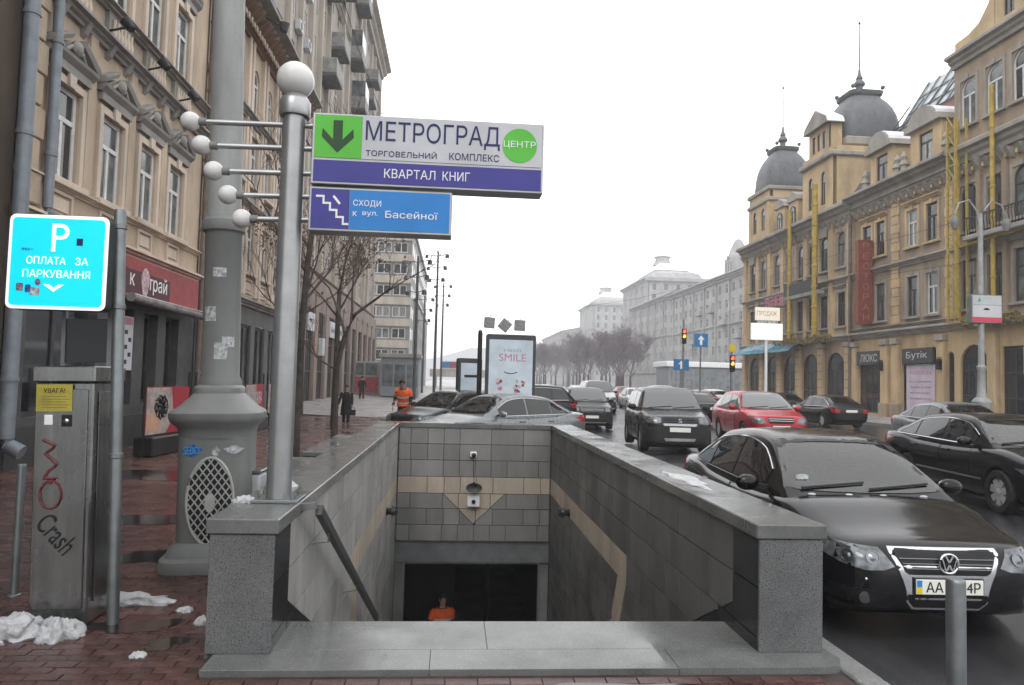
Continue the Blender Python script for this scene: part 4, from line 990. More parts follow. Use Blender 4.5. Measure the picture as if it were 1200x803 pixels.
    if p.get('rear_plate'):
        z = p['rear_plate']; hit = bv.ray_cast(Vector((0, 9, z)), Vector((0, -1, 0)))[0]
        MB().bbox(-.26,.26,hit.y-.01,hit.y+.02,z-.056,z+.056,.003).build('licence_plate', PLATE, root)
    if dt >= 1:
        for x0, x1 in ((-.62,.0),(.02,.62)):
            pl = []
            for u in np.linspace(0, 1, 7):
                q = bc.ray_cast(Vector((x0+(x1-x0)*u, -9, zc+.045+.05*u)), Vector((0, 1, 0)))[0]
                if q: pl.append((q.x, q.y-.02, q.z+.012))
            if len(pl) > 3: MB().tube(pl, .010, 5).build('wiper', BLACK, root)
    return root, bv, bc

BLK = paint('black', (.005,.005,.006), .1, .14)
PASSAT = dict(L=4.77, W=1.82, H=1.50, side_glass=GLASSD, clear_glass=True, hood=.80, cowl=.965, belt=.93, deck=1.03, cab=(1.13,2.05,3.35,4.22), clear=.19, axle=.93, wb=2.71, r=.325, spokes=5, paint=BLK,
    panes=(1.62,2.55,3.42,4.02), headlight=[(.41,.60),(.49,.575),(.62,.565),(.76,.60),(.845,.655),(.86,.74),(.80,.745),(.62,.735),(.50,.725)], tail=[(.45,.75),(.85,.78),(.87,.95),(.5,.93)],
    front=[('grille_surround', [(-.425,.735),(.425,.735),(.43,.70),(.345,.50),(.32,.42),(.315,.335),(.26,.275),(-.26,.275),(-.315,.335),(-.32,.42),(-.345,.50),(-.43,.70)], CHROME, .004),
           ('grille', [(-.395,.71),(.395,.71),(.39,.685),(.33,.565),(.30,.545),(-.30,.545),(-.33,.565),(-.39,.685)], GRILLE, .009),
           ('lower_grille', [(-.31,.395),(.31,.395),(.30,.34),(.255,.295),(-.255,.295),(-.30,.34)], GRILLE, .009)],
    fog=[('fog_grille', [(.44,.28),(.72,.31),(.80,.37),(.80,.43),(.52,.42),(.44,.40)], GRILLE, .005)], bars=((.592,.33),(.627,.35),(.662,.37)), bar_r=.005, bar_mat=mat('grille_bar_metal', (.2,.2,.21), .25, .9, var=0), plate=.46, reg='АА 0634Р', rear_plate=.8)
root, bv, bc = car('parked_car', (3.95, 7.74, -.10), R(-3.2), 'black parked sedan with a chrome grille, nearest to the stair well', 'car', 'cars along the street', PASSAT)
# emblem on the grille
hit = bv.ray_cast(Vector((0,-9,.635)), Vector((0,1,0)))[0]; ey = hit.y-.03
em = MB(); em.tube([(.072*math.cos(a), ey, .635+.072*math.sin(a)) for a in np.linspace(0,2*math.pi,29)[:-1]], .009, 6, closed=True)
em = em.build('emblem', CHROME, root)
MB().lathe([(0,0),(.066,0),(.066,.012),(0,.012)], 24).xf(Matrix.Translation((0,ey+.016,.635)) @ Matrix.Rotation(R(90),4,'X')).build('emblem_disc', GRILLE, em)
for a_ in ([(-.030,.697),(0,.645),(.030,.697)], [(-.056,.674),(-.026,.578),(0,.628),(.026,.578),(.056,.674)]):
    m_ = MB()
    for q in range(len(a_)-1): m_.bar((a_[q][0], ey-.004, a_[q][1]), (a_[q+1][0], ey-.004, a_[q+1][1]), .008, .013)
    m_.build('emblem_letter', CHROME, em)
for x in (-.55,.12,.5,-.2):
    q = bc.ray_cast(Vector((x,-9,1.0)), Vector((0,1,0)))[0]
    MB().sphere((q.x, q.y-.06, q.z-.03), .03, 8, 6, 0, (1.3,.8,.45)).build('snow_scrap', SNOW, root)
q = bc.ray_cast(Vector((-.55,-9,1.09)), Vector((0,1,0)))[0]; MB().bbox(-.62,-.50,q.y-.02,q.y-.016,1.06,1.13,.001).build('dashboard_note', STICK, root)
for x, z in ((.62,.5),(-.62,.5)):
    q = bv.ray_cast(Vector((x,-9,z)), Vector((0,1,0)))[0]; MB().sphere((q.x, q.y, q.z), .014, 8, 6).build('washer_cap', CHROME, root)
for sx in (-1,1):
    q = bv.ray_cast(Vector((sx*.63,-9,.36)), Vector((0,1,0)))[0]; MB().lathe([(0,0),(.045,0),(.045,.012),(0,.018)],16).xf(Matrix.Translation((q.x,q.y-.002,q.z)) @ Matrix.Rotation(R(90),4,'X')).build('fog_light', mat('fog_glass', (.05,.05,.055), .1), root)
SUPERB = dict(PASSAT, L=4.84, W=1.82, H=1.50, hood=.86, cowl=1.0, belt=.97, deck=1.08, cab=(1.2,2.1,3.45,4.35), axle=.97, wb=2.76, r=.335, spokes=7, paint=paint('near_black', (.007,.007,.009), .2, .15), side_glass=GLASSD, clear_glass=True, panes=(1.68,2.62,3.55,4.2), side_strip=mat('dark_trim', (.03,.03,.03), .3), reg=None, plate=.48)
car('parked_car', (9.42, 11.95, .0), R(-6.5), 'dark sedan with tinted side windows and alloy wheels at the right edge', 'car', 'cars along the street', SUPERB)
SUVSEC = [(.0,0),(.80,0),(.93,.02),(.975,.08),(.99,.25),(1.0,.42),(1.0,.60),(.992,.76),(.975,.88),(.93,.95),(.85,.98),(.7,.995),(.5,1.004),(.25,1.012),(0,1.015)]
BUMP = mat('bumper_plastic', (.02,.02,.021), .5, var=.1)
VIT = dict(L=4.4, W=1.81, H=1.70, hood=1.0, cowl=1.09, belt=1.07, deck=1.12, cab=(1.05,1.72,3.75,4.33), clear=.26, axle=.82, wb=2.64, r=.345, tw=.23, spokes=5, sec=SUVSEC, nose=.75, paint=paint('graphite', (.018,.018,.018), .3, .25), gw=(.92,.945,.90), rw=(.6,.77,.7), drop=.05, trim=False,
    panes=(1.45,2.35,3.2,3.95), headlight=[(.47,.80),(.62,.78),(.80,.79),(.84,.86),(.83,.94),(.66,.955),(.47,.93)], tail=[(.62,.8),(.85,.82),(.85,1.1),(.7,1.1)], mirror_mat=BLACK,
    front=[('grille', [(-.42,.94),(.42,.94),(.38,.79),(-.38,.79)], GRILLE, .006), ('grille_trim', [(-.43,.79),(.43,.79),(.40,.73),(-.40,.73)], CHROME, .008), ('bumper', [(-.84,.70),(.84,.70),(.84,.34),(.5,.30),(-.5,.30),(-.84,.34)], BUMP, .006), ('skid_plate', [(-.40,.42),(.40,.42),(.36,.35),(-.36,.35)], ALU, .012)],
    bars=((.84,.37),(.89,.39)), bar_r=.008, bar_mat=DGREY, plate=.635, detail=1)
root, bv, bc = car('suv', (6.30, 21.35, -.03), R(-6), 'black off-road car with a silver skid plate driving in the middle of the road', 'car', 'cars along the street', VIT); root.scale = (1.06,)*3
q = bv.ray_cast(Vector((0,-9,.865)), Vector((0,1,0)))[0]; text('emblem', 'S', .10, CHROME, root, (0, q.y-.03, .865), .09, bold=.03, ext=.006)
JEEP = dict(VIT, L=4.65, W=1.85, H=1.69, hood=.98, paint=paint('dark_grey', (.022,.022,.024), .5, .3), front=[('grille', [(-.50,.92),(.50,.92),(.42,.70),(-.42,.70)], mat('mesh_grille', (.12,.12,.12), .3, .8, var=.3, scale=40), .006), ('bumper', [(-.80,.60),(.80,.60),(.80,.32),(-.80,.32)], BUMP, .006), ('lower_lip', [(-.6,.335),(.6,.335),(.55,.29),(-.55,.29)], ALU, .012)], headlight=[(.52,.74),(.68,.72),(.85,.78),(.86,.90),(.70,.92),(.54,.90)], bars=None, plate=.53)
car('suv', (5.6, 30.9, -.05), R(-2), 'dark grey off-road car with a mesh grille behind the advert panel', 'car', 'cars along the street', JEEP)
REDP = paint('red', (.36,.018,.03), .3, .22)
MUR = dict(VIT, L=4.7, W=1.88, H=1.67, hood=.98, cowl=1.10, belt=1.06, paint=REDP, mirror_mat=REDP, cab=(1.05,2.0,3.7,4.5), gw=(.92,.93,.88), rw=(.6,.70,.64), panes=(1.55,2.6,3.45,4.15), headlight=[(.44,.74),(.60,.70),(.80,.74),(.87,.84),(.86,.95),(.74,.93),(.55,.88)], front=[('grille', [(-.40,.90),(.40,.90),(.36,.72),(-.36,.72)], GRILLE, .006), ('lower_grille', [(-.6,.50),(.6,.50),(.55,.36),(-.55,.36)], GRILLE, .006)], bars=((.80,.36),(.86,.38)), bar_mat=CHROME, bar_r=.01, plate=.6)
car('crossover', (10.0, 23.4, .04), R(-5), 'bright red crossover facing the camera in the traffic', 'car', 'cars along the street', MUR)
SED = dict(PASSAT, detail=1, fog=[], front=[('grille', [(-.42,.70),(.42,.70),(.36,.56),(-.36,.56)], GRILLE, .006), ('lower_grille', [(-.55,.40),(.55,.40),(.5,.28),(-.5,.28)], GRILLE, .006)], bars=None, reg=None)
car('sedan', (17.75, 33.5, .06), R(180), 'black sedan seen from behind with red tail lights before the yellow building', 'car', 'cars along the street', dict(SED, L=4.6, paint=paint('black2', (.016,.015,.016), .3, .2), tail=[(.52,.72),(.84,.74),(.85,.90),(.58,.88)]))
car('sedan', (15.9, 46.5, .06), R(180), 'dark red sedan driving away, seen from behind', 'car', 'cars along the street', dict(SED, paint=paint('wine', (.10,.02,.025), .3, .25), tail=[(.50,.75),(.86,.77),(.86,.98),(.55,.96)], H=1.5))
SILV = paint('silver', (.20,.21,.22), .5, .3)
car('sedan', (1.28, 19.0, .0), R(-54), 'silver sedan parked right behind the end wall of the stair well', 'car', 'cars along the street', dict(SED, L=4.75, paint=SILV, side_glass=GLASSD, glass=mat('wet_glass', (.025,.028,.03), .10, var=.5, scale=12, spec=.7)))
WHT = paint('white', (.5,.51,.52), 0, .3)
car('sedan', (.9, 26.6, .0), R(-62), 'grey sedan with a wet dark windscreen behind the silver sedan', 'car', 'cars along the street', dict(SED, paint=paint('mid_grey', (.16,.165,.17), .4, .3), side_glass=GLASSD))
car('sedan', (-.05, 23.2, .0), R(-42), 'dark sedan with its headlights next to the worker in orange', 'car', 'cars along the street', dict(SED, L=4.4, paint=paint('slate', (.02,.022,.025), .4, .25)))
car('suv', (2.55, 28.2, .0), R(-66), 'black off-road car side-on behind the advert panel', 'car', 'cars along the street', dict(VIT, trim=True, H=1.72, paint=paint('black3', (.012,.012,.013), .3, .2), side_glass=GLASSD))
car('van', (9.0, 45.5, .03), R(-2), 'white van between the two off-road cars', 'car', 'cars along the street', dict(VIT, L=4.9, H=1.95, W=1.9, hood=1.08, cowl=1.22, belt=1.18, deck=1.25, cab=(.85,1.5,4.3,4.85), panes=(1.3,2.1,3.0,4.3), paint=WHT))
car('crossover', (12.0, 41, .03), R(-3), 'snow covered pale crossover behind the black off-road car', 'car', 'cars along the street', dict(MUR, H=1.75, paint=paint('pale_grey', (.5,.5,.51), .2, .35), mirror_mat=WHT))
car('sedan', (20.0, 55, .06), R(180), 'white sedan with snow on its roof far along the right kerb', 'car', 'cars along the street', dict(SED, paint=WHT, H=1.52))
car('sedan', (18.6, 40.5, .06), R(180), 'black sedan parked beyond the red crossover', 'car', 'cars along the street', dict(SED, paint=paint('black4', (.014,.014,.016), .3, .2)))
car('sedan', (15.1, 20.8, .05), R(-6), 'silver sedan half hidden behind the dark sedan with alloy wheels', 'car', 'cars along the street', dict(SED, paint=SILV))
far_g = dict(SED, detail=0)
for i, (x, y, pnt, lb) in enumerate(((9.2,52,SILV,'silver sedan far off in the left lane'),(11.0,64,WHT,'white sedan far off in the middle lane'),(8.0,72,BLK,'black sedan far off beside the bare trees'),(13.5,80,SILV,'small silver sedan far off near the crossing'),(17,72,REDP,'small red sedan far off at the crossing'),(21.5,68,WHT,'small white sedan far off at the right kerb'),(6.5,46,SILV,'grey sedan behind the dark grey off-road car'),(11.3,34,BLK,'black sedan right behind the off-road car with the skid plate'),(13.4,53,WHT,'white sedan right of the dark red sedan'),(15.0,60,SILV,'silver sedan queueing before the crossing'),(7.3,60,WHT,'white sedan in the left queue before the trees'),(10.2,80,BLK,'black sedan last in the middle queue'),(19.6,47.5,WHT,'white sedan ahead of the black parked sedan'),(12.2,72,REDP,'red sedan in the far queue'),(5.4,54,BLK,'black sedan in the left queue behind a grey one'))):
    car('sedan', (x, y, .02), R(-3) if i % 2 == 0 else R(180), lb, 'car', 'cars along the street', dict(far_g, paint=pnt))
# ---------------------------------------------------------------- buildings
def stone(nm, c, dirt, amt=.5, **k): return mat(nm, c, .75, var=.18, scale=.5, dirt=dirt, dirt_amt=amt, dscale=.55, stretch=(1,1,.45), bump=.25, bscale=25, **k)
OCH = stone('ochre_plaster', (.36,.265,.165), (.17,.125,.085), .6)
OCHP = stone('peach_plaster', (.52,.41,.305), (.22,.175,.135), .75)
PEACHL = stone('pale_peach_trim', (.64,.535,.44), (.36,.3,.25), .45)
TRIMG = stone('grey_trim', (.32,.305,.285), (.10,.095,.09), .6)
YEL = stone('yellow_plaster', (.55,.405,.235), (.23,.185,.135), .75)
YELD = stone('brown_yellow_stone', (.37,.285,.20), (.13,.115,.10), .85)
TRIMY = stone('grey_yellow_trim', (.34,.315,.28), (.11,.10,.09), .6)
SLATE = mat('slate_roof', (.105,.11,.12), .5, var=.15, scale=3, dirt=(.2,.2,.2), dirt_amt=.25)
ROOFR = mat('red_brown_roof', (.12,.035,.035), .6, var=.2)
SNOWR = mat('roof_snow', (.75,.76,.78), .6, var=.05)
BEIGE = stone('pale_beige_wall', (.37,.32,.285), (.22,.19,.17), .5)
BEIGEL = stone('pale_brick_wall', (.46,.41,.35), (.28,.25,.22), .4)
BROWN = stone('brown_granite', (.26,.20,.175), (.13,.10,.09), .5)
GREYB = stone('grey_wall', (.34,.33,.31), (.2,.2,.19), .5)
GREYD = stone('grey_band', (.20,.195,.185), (.12,.12,.11), .4)
SHOP = mat('dark_shopfront', (.05,.05,.05), .5, var=.2)
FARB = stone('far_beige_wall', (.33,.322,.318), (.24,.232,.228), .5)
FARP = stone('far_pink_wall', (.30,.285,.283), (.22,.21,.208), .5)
WGL = mat('window_glass', (.022,.026,.03), .06, var=.6, scale=.9, spec=.8)
CURT = mat('curtained_glass', (.26,.26,.25), .12, var=.5, scale=2.5, spec=.6, stretch=(6,6,.6))
WGL2 = mat('window_glass_pale', (.12,.135,.14), .08, var=.5, scale=1.2, spec=.8)
SASH = mat('white_sash', (.66,.66,.65), .5, var=.1, dirt=(.3,.3,.28), dirt_amt=.4)
SASHD = mat('dark_sash', (.05,.045,.04), .5, var=.1)
ZINC = mat('zinc', (.21,.235,.26), .5, .3, var=.15, scale=3)
YCH = mat('yellow_tube', (.40,.285,.055), .5, var=.2, dirt=(.28,.2,.04), dirt_amt=.5)

def building(name, loc, side, label, group=None, cat='building'):
    """local x runs along the facade, local y goes into the house: 'L' houses face +X, 'R' houses face -X, 'F' face the camera"""
    return empty(name, loc, {'L': R(90), 'R': R(-90), 'F': 0}[side], label, cat, group)
def arch_pts(x0, x1, z1, n=8):
    r = (x1-x0)/2; c = (x0+x1)/2; return [(c+r*math.cos(math.pi*i/n), z1-r+r*math.sin(math.pi*i/n)) for i in range(n+1)]   # right to left
def facade(b, name, x0, x1, z0, z1, ops, m, depth=.15, y=0.0, back=None):
    mb = MB(); xs = sorted({x0, x1, *[o[0] for o in ops], *[o[1] for o in ops]}); zs = sorted({z0, z1, *[o[2] for o in ops], *[o[3] for o in ops]})
    xs = [v for v in xs if x0-1e-6 <= v <= x1+1e-6]; zs = [v for v in zs if z0-1e-6 <= v <= z1+1e-6]
    for i in range(len(xs)-1):
        for j in range(len(zs)-1):
            cx, cz = (xs[i]+xs[i+1])/2, (zs[j]+zs[j+1])/2
            if any(o[0] < cx < o[1] and o[2] < cz < o[3] for o in ops): continue
            mb.add([(xs[i],y,zs[j]),(xs[i+1],y,zs[j]),(xs[i+1],y,zs[j+1]),(xs[i],y,zs[j+1])], [(0,1,2,3)])
    for o in ops:
        a0, a1, b0, b1 = o[:4]
        if len(o) > 4 and o[4]:
            ap = arch_pts(a0, a1, b1); h_ = len(ap)//2
            mb.add([(a1,y,b1)]+[(p[0],y,p[1]) for p in ap[:h_+1]], [tuple(range(h_+2))]); mb.add([(a0,y,b1)]+[(p[0],y,p[1]) for p in ap[h_:]], [tuple(range(len(ap)-h_+1))])
            loop = [(a0,b0),(a1,b0)] + ap
        else: loop = [(a0,b0),(a1,b0),(a1,b1),(a0,b1)]
        for i in range(len(loop)):
            p, q = loop[i], loop[(i+1) % len(loop)]
            if abs(p[0]-q[0])+abs(p[1]-q[1]) < 1e-6: continue
            mb.add([(p[0],y,p[1]),(q[0],y,q[1]),(q[0],y+depth,q[1]),(p[0],y+depth,p[1])], [(0,1,2,3)])
    return mb.build(name, m, b)
WIN = {}
def window(b, x0, x1, z0, z1, arch=False, y=0.0, depth=.15, style='T', sash=None, glass=None, name='window'):
    w_, h_ = round(x1-x0, 2), round(z1-z0, 2); sash = sash or SASH; glass = glass or WGL
    if name == 'window' and glass in (WGL, WGL2): glass = (glass, WGL2, WGL, CURT, glass)[int(abs(x0*37.7+z0*11.3)) % 5]
    key = (w_, h_, arch, style, sash.name, glass.name, round(depth, 2))
    if key not in WIN:
        t_ = min(.10, w_*.10); mb = MB(); d0, d1 = depth-.08, depth-.02
        if arch:
            r = w_/2; ap = arch_pts(0, w_, h_, 10); ip = [(w_/2+(p[0]-w_/2)*(1-t_/r), h_-r+(p[1]-h_+r)*(1-t_/r)) for p in ap]
            for i in range(len(ap)-1): mb.prism([ap[i],ap[i+1],ip[i+1],ip[i]], XZ, d0, d1)
            hs_ = h_-r
        else: mb.box(t_,w_-t_,d0,d1,h_-t_,h_); hs_ = h_
        mb.box(0,t_,d0,d1,0,hs_); mb.box(w_-t_,w_,d0,d1,0,hs_); mb.box(t_,w_-t_,d0,d1,0,t_)
        if style in ('T','C'): mb.box(t_,w_-t_,d0-.01,d1,h_*.66-t_/2,h_*.66+t_/2)
        if style == 'T': mb.box(w_/2-t_*.5,w_/2+t_*.5,d0-.005,d1,t_,h_*.66-t_/2)
        if style == 'G':
            for k_ in (.25,.5,.75): mb.box(w_*k_-t_*.4,w_*k_+t_*.4,d0,d1,t_,h_-t_ if not arch else hs_)
            for k_ in (.33,.66): mb.box(t_,w_-t_,d0-.004,d1-.004,h_*k_-t_*.4,h_*k_+t_*.4)
        if style == 'M': mb.box(w_/2-t_*.6,w_/2+t_*.6,d0-.005,d1,t_,h_-t_)
        pn = MB()
        if arch: pn.prism([(0,0),(w_,0)]+arch_pts(0,w_,h_,10), XZ, depth-.05, depth+.02)
        else: pn.box(0,w_,depth-.05,depth+.02,0,h_)
        WIN[key] = (mb.mesh('window', sash), pn.mesh('pane', glass))
    f_, p_ = WIN[key]; o = put(name, f_, b, (x0, y, z0)); put('pane', p_, o); return o
def course(b, name, x0, x1, prof, m, y=0.0):                   # a moulding run: prof = (outward, z) outline
    mb = MB(); mb.rings([[(x, y-o_, z) for o_, z in prof] for x in (x0, x1)], 0, False); return mb.build(name, m, b)
def cornice_prof(z, h_, out): return [(-.02,z),(out*.3,z),(out*.35,z+h_*.25),(out*.6,z+h_*.4),(out*.65,z+h_*.6),(out,z+h_*.7),(out,z+h_*.92),(out*.9,z+h_),(-.02,z+h_)]
def core(b, x0, x1, y0, y1, z0, z1, m): return MB().box(x0,x1,y0,y1,z0,z1).build('core', m, b)
def surround(b, x0, x1, z0, z1, m, tr=.16, out=.07, hood='ped', sill=True, y=0.0, head=.5):
    mb = MB(); mb.box(x0-tr,x0-.002,y-out,y-.001,z0,z1+tr); mb.box(x1+.002,x1+tr,y-out,y-.001,z0,z1+tr); mb.box(x0,x1,y-out,y-.001,z1+.002,z1+tr)
    c = (x0+x1)/2; mb.prism([(c-.10,z1-.02),(c+.10,z1-.02),(c+.14,z1+tr+.08),(c-.14,z1+tr+.08)], XZ, y-out-.06, y-out-.002)
    o = mb.build('window_surround', m, b)
    if sill: MB().bbox(x0-tr-.06,x1+tr+.06,y-out-.12,y-.001,z0-.14,z0-.004,.01).build('sill', m, o)
    zt = z1+tr+.06+head*.4
    if hood == 'ped':
        h = MB(); w0, w1 = x0-tr-.14, x1+tr+.14
        h.box(w0+.1,w1-.1,y-out-.05,y-.001,z1+tr+.085,zt)
        h.rings([[(x, y-o_, z) for o_, z in [(-.0,zt+.004),(.12,zt+.004),(.22,zt+.10),(.24,zt+.16),(0,zt+.16)]] for x in (w0, w1)], 0, False)
        for sg in (-1, 1):
            h.rings([[(c+sg*u, y-o_, zt+.165+k_) for o_, k_ in [(-.0,v),(.20,v),(.24,v+.09),(.24,v+.14),(0,v+.14)]] for u, v in (((w1-w0)/2+.04, 0), ((w1-w0)/2*.28, .34))], 0, False)
        h.prism([(w0+.15,zt+.165),(w1-.15,zt+.165),(c+.2,zt+.46),(c-.2,zt+.46)], XZ, y-.10, y-.001)
        q = MB(); q.sphere((c,y-.16,zt+.38), .16, 10, 8, 0, (1,.7,1)); q.tube([(c-.38,y-.14,zt+.2),(c-.22,y-.16,zt+.34),(c,y-.17,zt+.26),(c+.22,y-.16,zt+.34),(c+.38,y-.14,zt+.2)], .05, 6)
        h.build('pediment', TRIMG if m is not TRIMY else TRIMY, o); q.build('ornament', TRIMG, o)
    if hood == 'flat':
        course(b, 'window_hood', x0-tr-.15, x1+tr+.15, cornice_prof(z1+tr+.14, .22, .25), m, y)
    return o
def console(mb, x, z, out, h_, w_=.16, y=0.0): mb.rings([[(xx, y-o_, zz) for o_, zz in [(0,z-h_),(out*.35,z-h_*.8),(out*.9,z-.05),(out,z),(0,z)]] for xx in (x-w_/2, x+w_/2)], 0, False)
def panel(b, x0, x1, z0, z1, m, y=0.0):
    mb = MB(); t_ = .07
    mb.box(x0,x1,y-.05,y-.001,z0,z0+t_); mb.box(x0,x1,y-.05,y-.001,z1-t_,z1); mb.box(x0,x0+t_,y-.05,y-.001,z0+t_,z1-t_); mb.box(x1-t_,x1,y-.05,y-.001,z0+t_,z1-t_); mb.box(x0+t_*2,x1-t_*2,y-.03,y-.001,z0+t_*2,z1-t_*2)
    return mb.build('spandrel_panel', m, b)
def downpipe(b, x, y, z0, z1, r_, m=ZINC):
    p_ = MB(); p_.lathe([(r_,z0),(r_,z1)], 12, (x,y,0)); o = p_.build('downpipe', m, b)
    for z in np.arange(z0+1, z1, 2.2): MB().lathe([(r_+.001,0),(r_+.02,0),(r_+.02,.08),(r_+.001,.08)], 12, (x,y,z)).build('pipe_collar', m, o)
    MB().tube([(x,y,z0+.05),(x,y-.05,z0-.12),(x,y-.28,z0-.24)], r_, 10).build('pipe_foot', m, o)
    return o

# ---- left: ornate peach house (facade plane X = -8, local x = Y - 13.0)
b = building('ornate_house', (-8, 13.0, 0), 'L', 'peach ornate house with pedimented windows above the red shop sign', None)
WX = [2.10, 4.07, 6.03, 7.87]; ops = []
for c in WX:
    ops.append((c-.53,c+.53,5.62,7.55,0)); ops.append((c-.53,c+.53,10.05,12.1,0))
facade(b, 'wall', .55, 9.9, 4.6, 16.5, ops, OCHP)
core(b, .5, 10, .29, 10, 0, 16.5, OCHP)
for o in ops: window(b, *o[:4], glass=WGL2)
for c in WX:
    surround(b, c-.53, c+.53, 5.62, 7.55, PEACHL); surround(b, c-.53, c+.53, 10.05, 12.1, PEACHL, hood='ped')
    panel(b, c-.42, c+.42, 4.86, 5.40, PEACHL)
    q = MB()
    q.box(c-.6,c+.6,-.10,-.001,9.22,9.85); q.build('balcony_panel', TRIMG, b)
    q = MB()
    for k_ in range(6): q.lathe([(0,9.33),(.05,9.33),(.07,9.45),(.035,9.6),(.05,9.72),(0,9.72)], 8, (c-.42+k_*.168,-.13,0))
    q.build('baluster_row', PEACHL, b); tag(b.children[-1], kind='stuff')
    for s_ in (-1,1): q = MB(); console(q, c+s_*.45, 9.2, .26, .42); q.build('console', TRIMG, b)
for i in range(5):
    x = .98+i*1.96 if i else 1.1
    if i < 4 and i > 0: MB().box(x-.16,x+.16,-.09,-.001,5.5,9.0).build('pilaster', OCHP, b)
course(b, 'string_course', .55, 9.9, cornice_prof(8.98, .24, .32), TRIMG); course(b, 'string_course', .55, 9.9, cornice_prof(4.60, .2, .25), PEACHL); course(b, 'string_course', .55, 9.9, cornice_prof(5.42, .12, .14), PEACHL); course(b, 'string_course', .55, 9.9, cornice_prof(9.86, .14, .30), TRIMG)
course(b, 'main_cornice', .4, 10.0, cornice_prof(15.3, 1.2, .9), TRIMG)
for i in range(14):                                             # quoins between the two pipes
    MB().bbox(.62,1.25-(.12 if i % 2 else 0),-.10,-.001,4.9+i*.62+.015,4.9+(i+1)*.62-.015,.02).build('quoin', OCHP, b)
for i in range(3): # spotlights on brackets along the string course
    x = 3.05+i*2.0; l_ = MB().tube([(x,-.3,9.2),(x,-.75,9.32)], .025, 6).build('spotlight', BLACK, b); MB().lathe([(0,0),(.09,0),(.12,.24),(0,.24)], 12).xf(Matrix.Translation((x,-.78,9.26)) @ Matrix.Rotation(R(-40),4,'X')).build('lamp_head', BLACK, l_)
# ground floor shop
ops = [(4.55,5.75,1.0,3.35,0),(6.35,7.2,1.0,3.35,0),(7.75,8.7,1.0,3.35,0),(1.2,3.9,.9,3.35,0)]
facade(b, 'shopfront', .55, 9.9, 0, 4.6, ops, mat('dark_grey_shopfront', (.07,.07,.07), .5, var=.2), depth=.3)
for o in ops: window(b, *o[:4], style='M', sash=SHOP, name='shop_window', depth=.3)
MB().box(.6,9.2,-.10,-.001,.0,.75).build('plinth', SHOP, b)
sb = MB().bbox(4.4,9.3,-.30,-.05,3.62,4.55,.01).build('shop_sign', RED, b)
MB().box(4.42,7.1,-.306,-.3005,3.66,4.25).build('sign_maroon_print', mat('maroon_print', (.07,.012,.02), .5, var=.1), sb)  # maroon field over the nearer part of the red sign
text('lettering', 'к     трай', .5, WHITE, sb, (5.8,-.31,4.02), 2.2, bold=.02)
MB().prism([(5.55+.23*math.cos(a)*(1+.15*math.sin(3*a)), 4.03+.36*math.sin(a)) for a in np.linspace(0,5.9,14)], XZ, -.312, -.3062).build('printed_face', mat('pale_pink_print', (.50,.36,.38), .5, var=.4, scale=8), sb)
MB().tube([(4.35,-.5,3.55),(9.35,-.5,3.50)], .11, 10).build('rolled_awning', mat('grey_canvas', (.22,.21,.20), .8, var=.3, scale=3), b)
MB().box(4.4,9.3,-.58,-.02,3.615,3.63).build('awning_snow', SNOWR, b)
pb = MB().box(4.95,5.5,-.10,-.02,1.85,3.15).build('wall_poster', PANW, b); MB().box(4.99,5.46,-.106,-.1005,2.95,3.12).build('printed_patch', PINK, pb); MB().box(4.90,4.949,-.1,-.02,1.83,3.17).build('poster_edge', PURP, pb)
for i in range(5): MB().box(5.05+(i%2)*.2,5.2+(i%2)*.2,-.106,-.1005,2.0+i*.18,2.1+i*.18).build('printed_patch', INKK, pb)
for x in (1.34,): downpipe(b, x, -.18, 4.9, 16, .095)
downpipe(b, .42, -.22, .6, 16, .13)
downpipe(b, 9.95, -.15, .8, 15, .09, mat('brown_pipe', (.16,.12,.10), .5, var=.2))
# dark house at the left edge
b = building('dark_house', (-8, 1.0, 0), 'L', 'dark brown house at the left edge beside the downpipes', None)
ops = [(9.0,10.3,.9,3.4,0),(6.4,8.2,.9,3.4,0)]
facade(b, 'wall', -4, 12.5, 0, 16, ops, stone('dark_brown_wall', (.085,.065,.05), (.04,.035,.03), .5)); core(b, -4, 12.5, .29, 9, 0, 16, BROWN)
for o in ops: window(b, *o[:4], style='M', sash=SHOP, name='shop_window')

# ---- left: second peach house with a bracketed cornice (Y 23..36.5)
b = building('corniced_house', (-8, 23.0, 0), 'L', 'peach house with a deep bracketed cornice behind the lamp column', None)
ops = []; cx = [1.3+i*2.05 for i in range(6)]
for c in cx: ops += [(c-.5,c+.5,5.7,7.7,0),(c-.5,c+.5,9.0,10.9,0),(c-.45,c+.45,11.9,13.6,1)]
gops = [(c-.75,c+.75,1.0,3.7,0) for c in cx]
facade(b, 'wall', 0, 13.5, 4.4, 16.0, ops, OCHP); core(b, -.05, 13.55, .29, 10, 0, 16.0, OCHP)
facade(b, 'ground_wall', 0, 13.5, 0, 4.4, gops, stone('grey_rustic', (.13,.13,.125), (.07,.07,.07), .5))
for o in ops: window(b, *o[:4], arch=bool(o[4]), glass=WGL2)
for o in gops: window(b, *o[:4], style='M', sash=SHOP, name='shop_window')
for c in cx:
    surround(b, c-.5, c+.5, 5.7, 7.7, PEACHL, hood='flat'); surround(b, c-.5, c+.5, 9.0, 10.9, PEACHL, hood='none')
    panel(b, c-.5, c+.5, 8.2, 8.75, TRIMG); panel(b, c-.5, c+.5, 4.9, 5.45, PEACHL)
    for s_ in (-1,1): MB().box(c+s_*.8-.12,c+s_*.8+.12,-.12,-.001,4.8,14.4).build('pilaster', PEACHL, b)
for z in (4.4,8.0,11.3): course(b, 'string_course', 0, 13.5, cornice_prof(z, .25, .3), TRIMG)
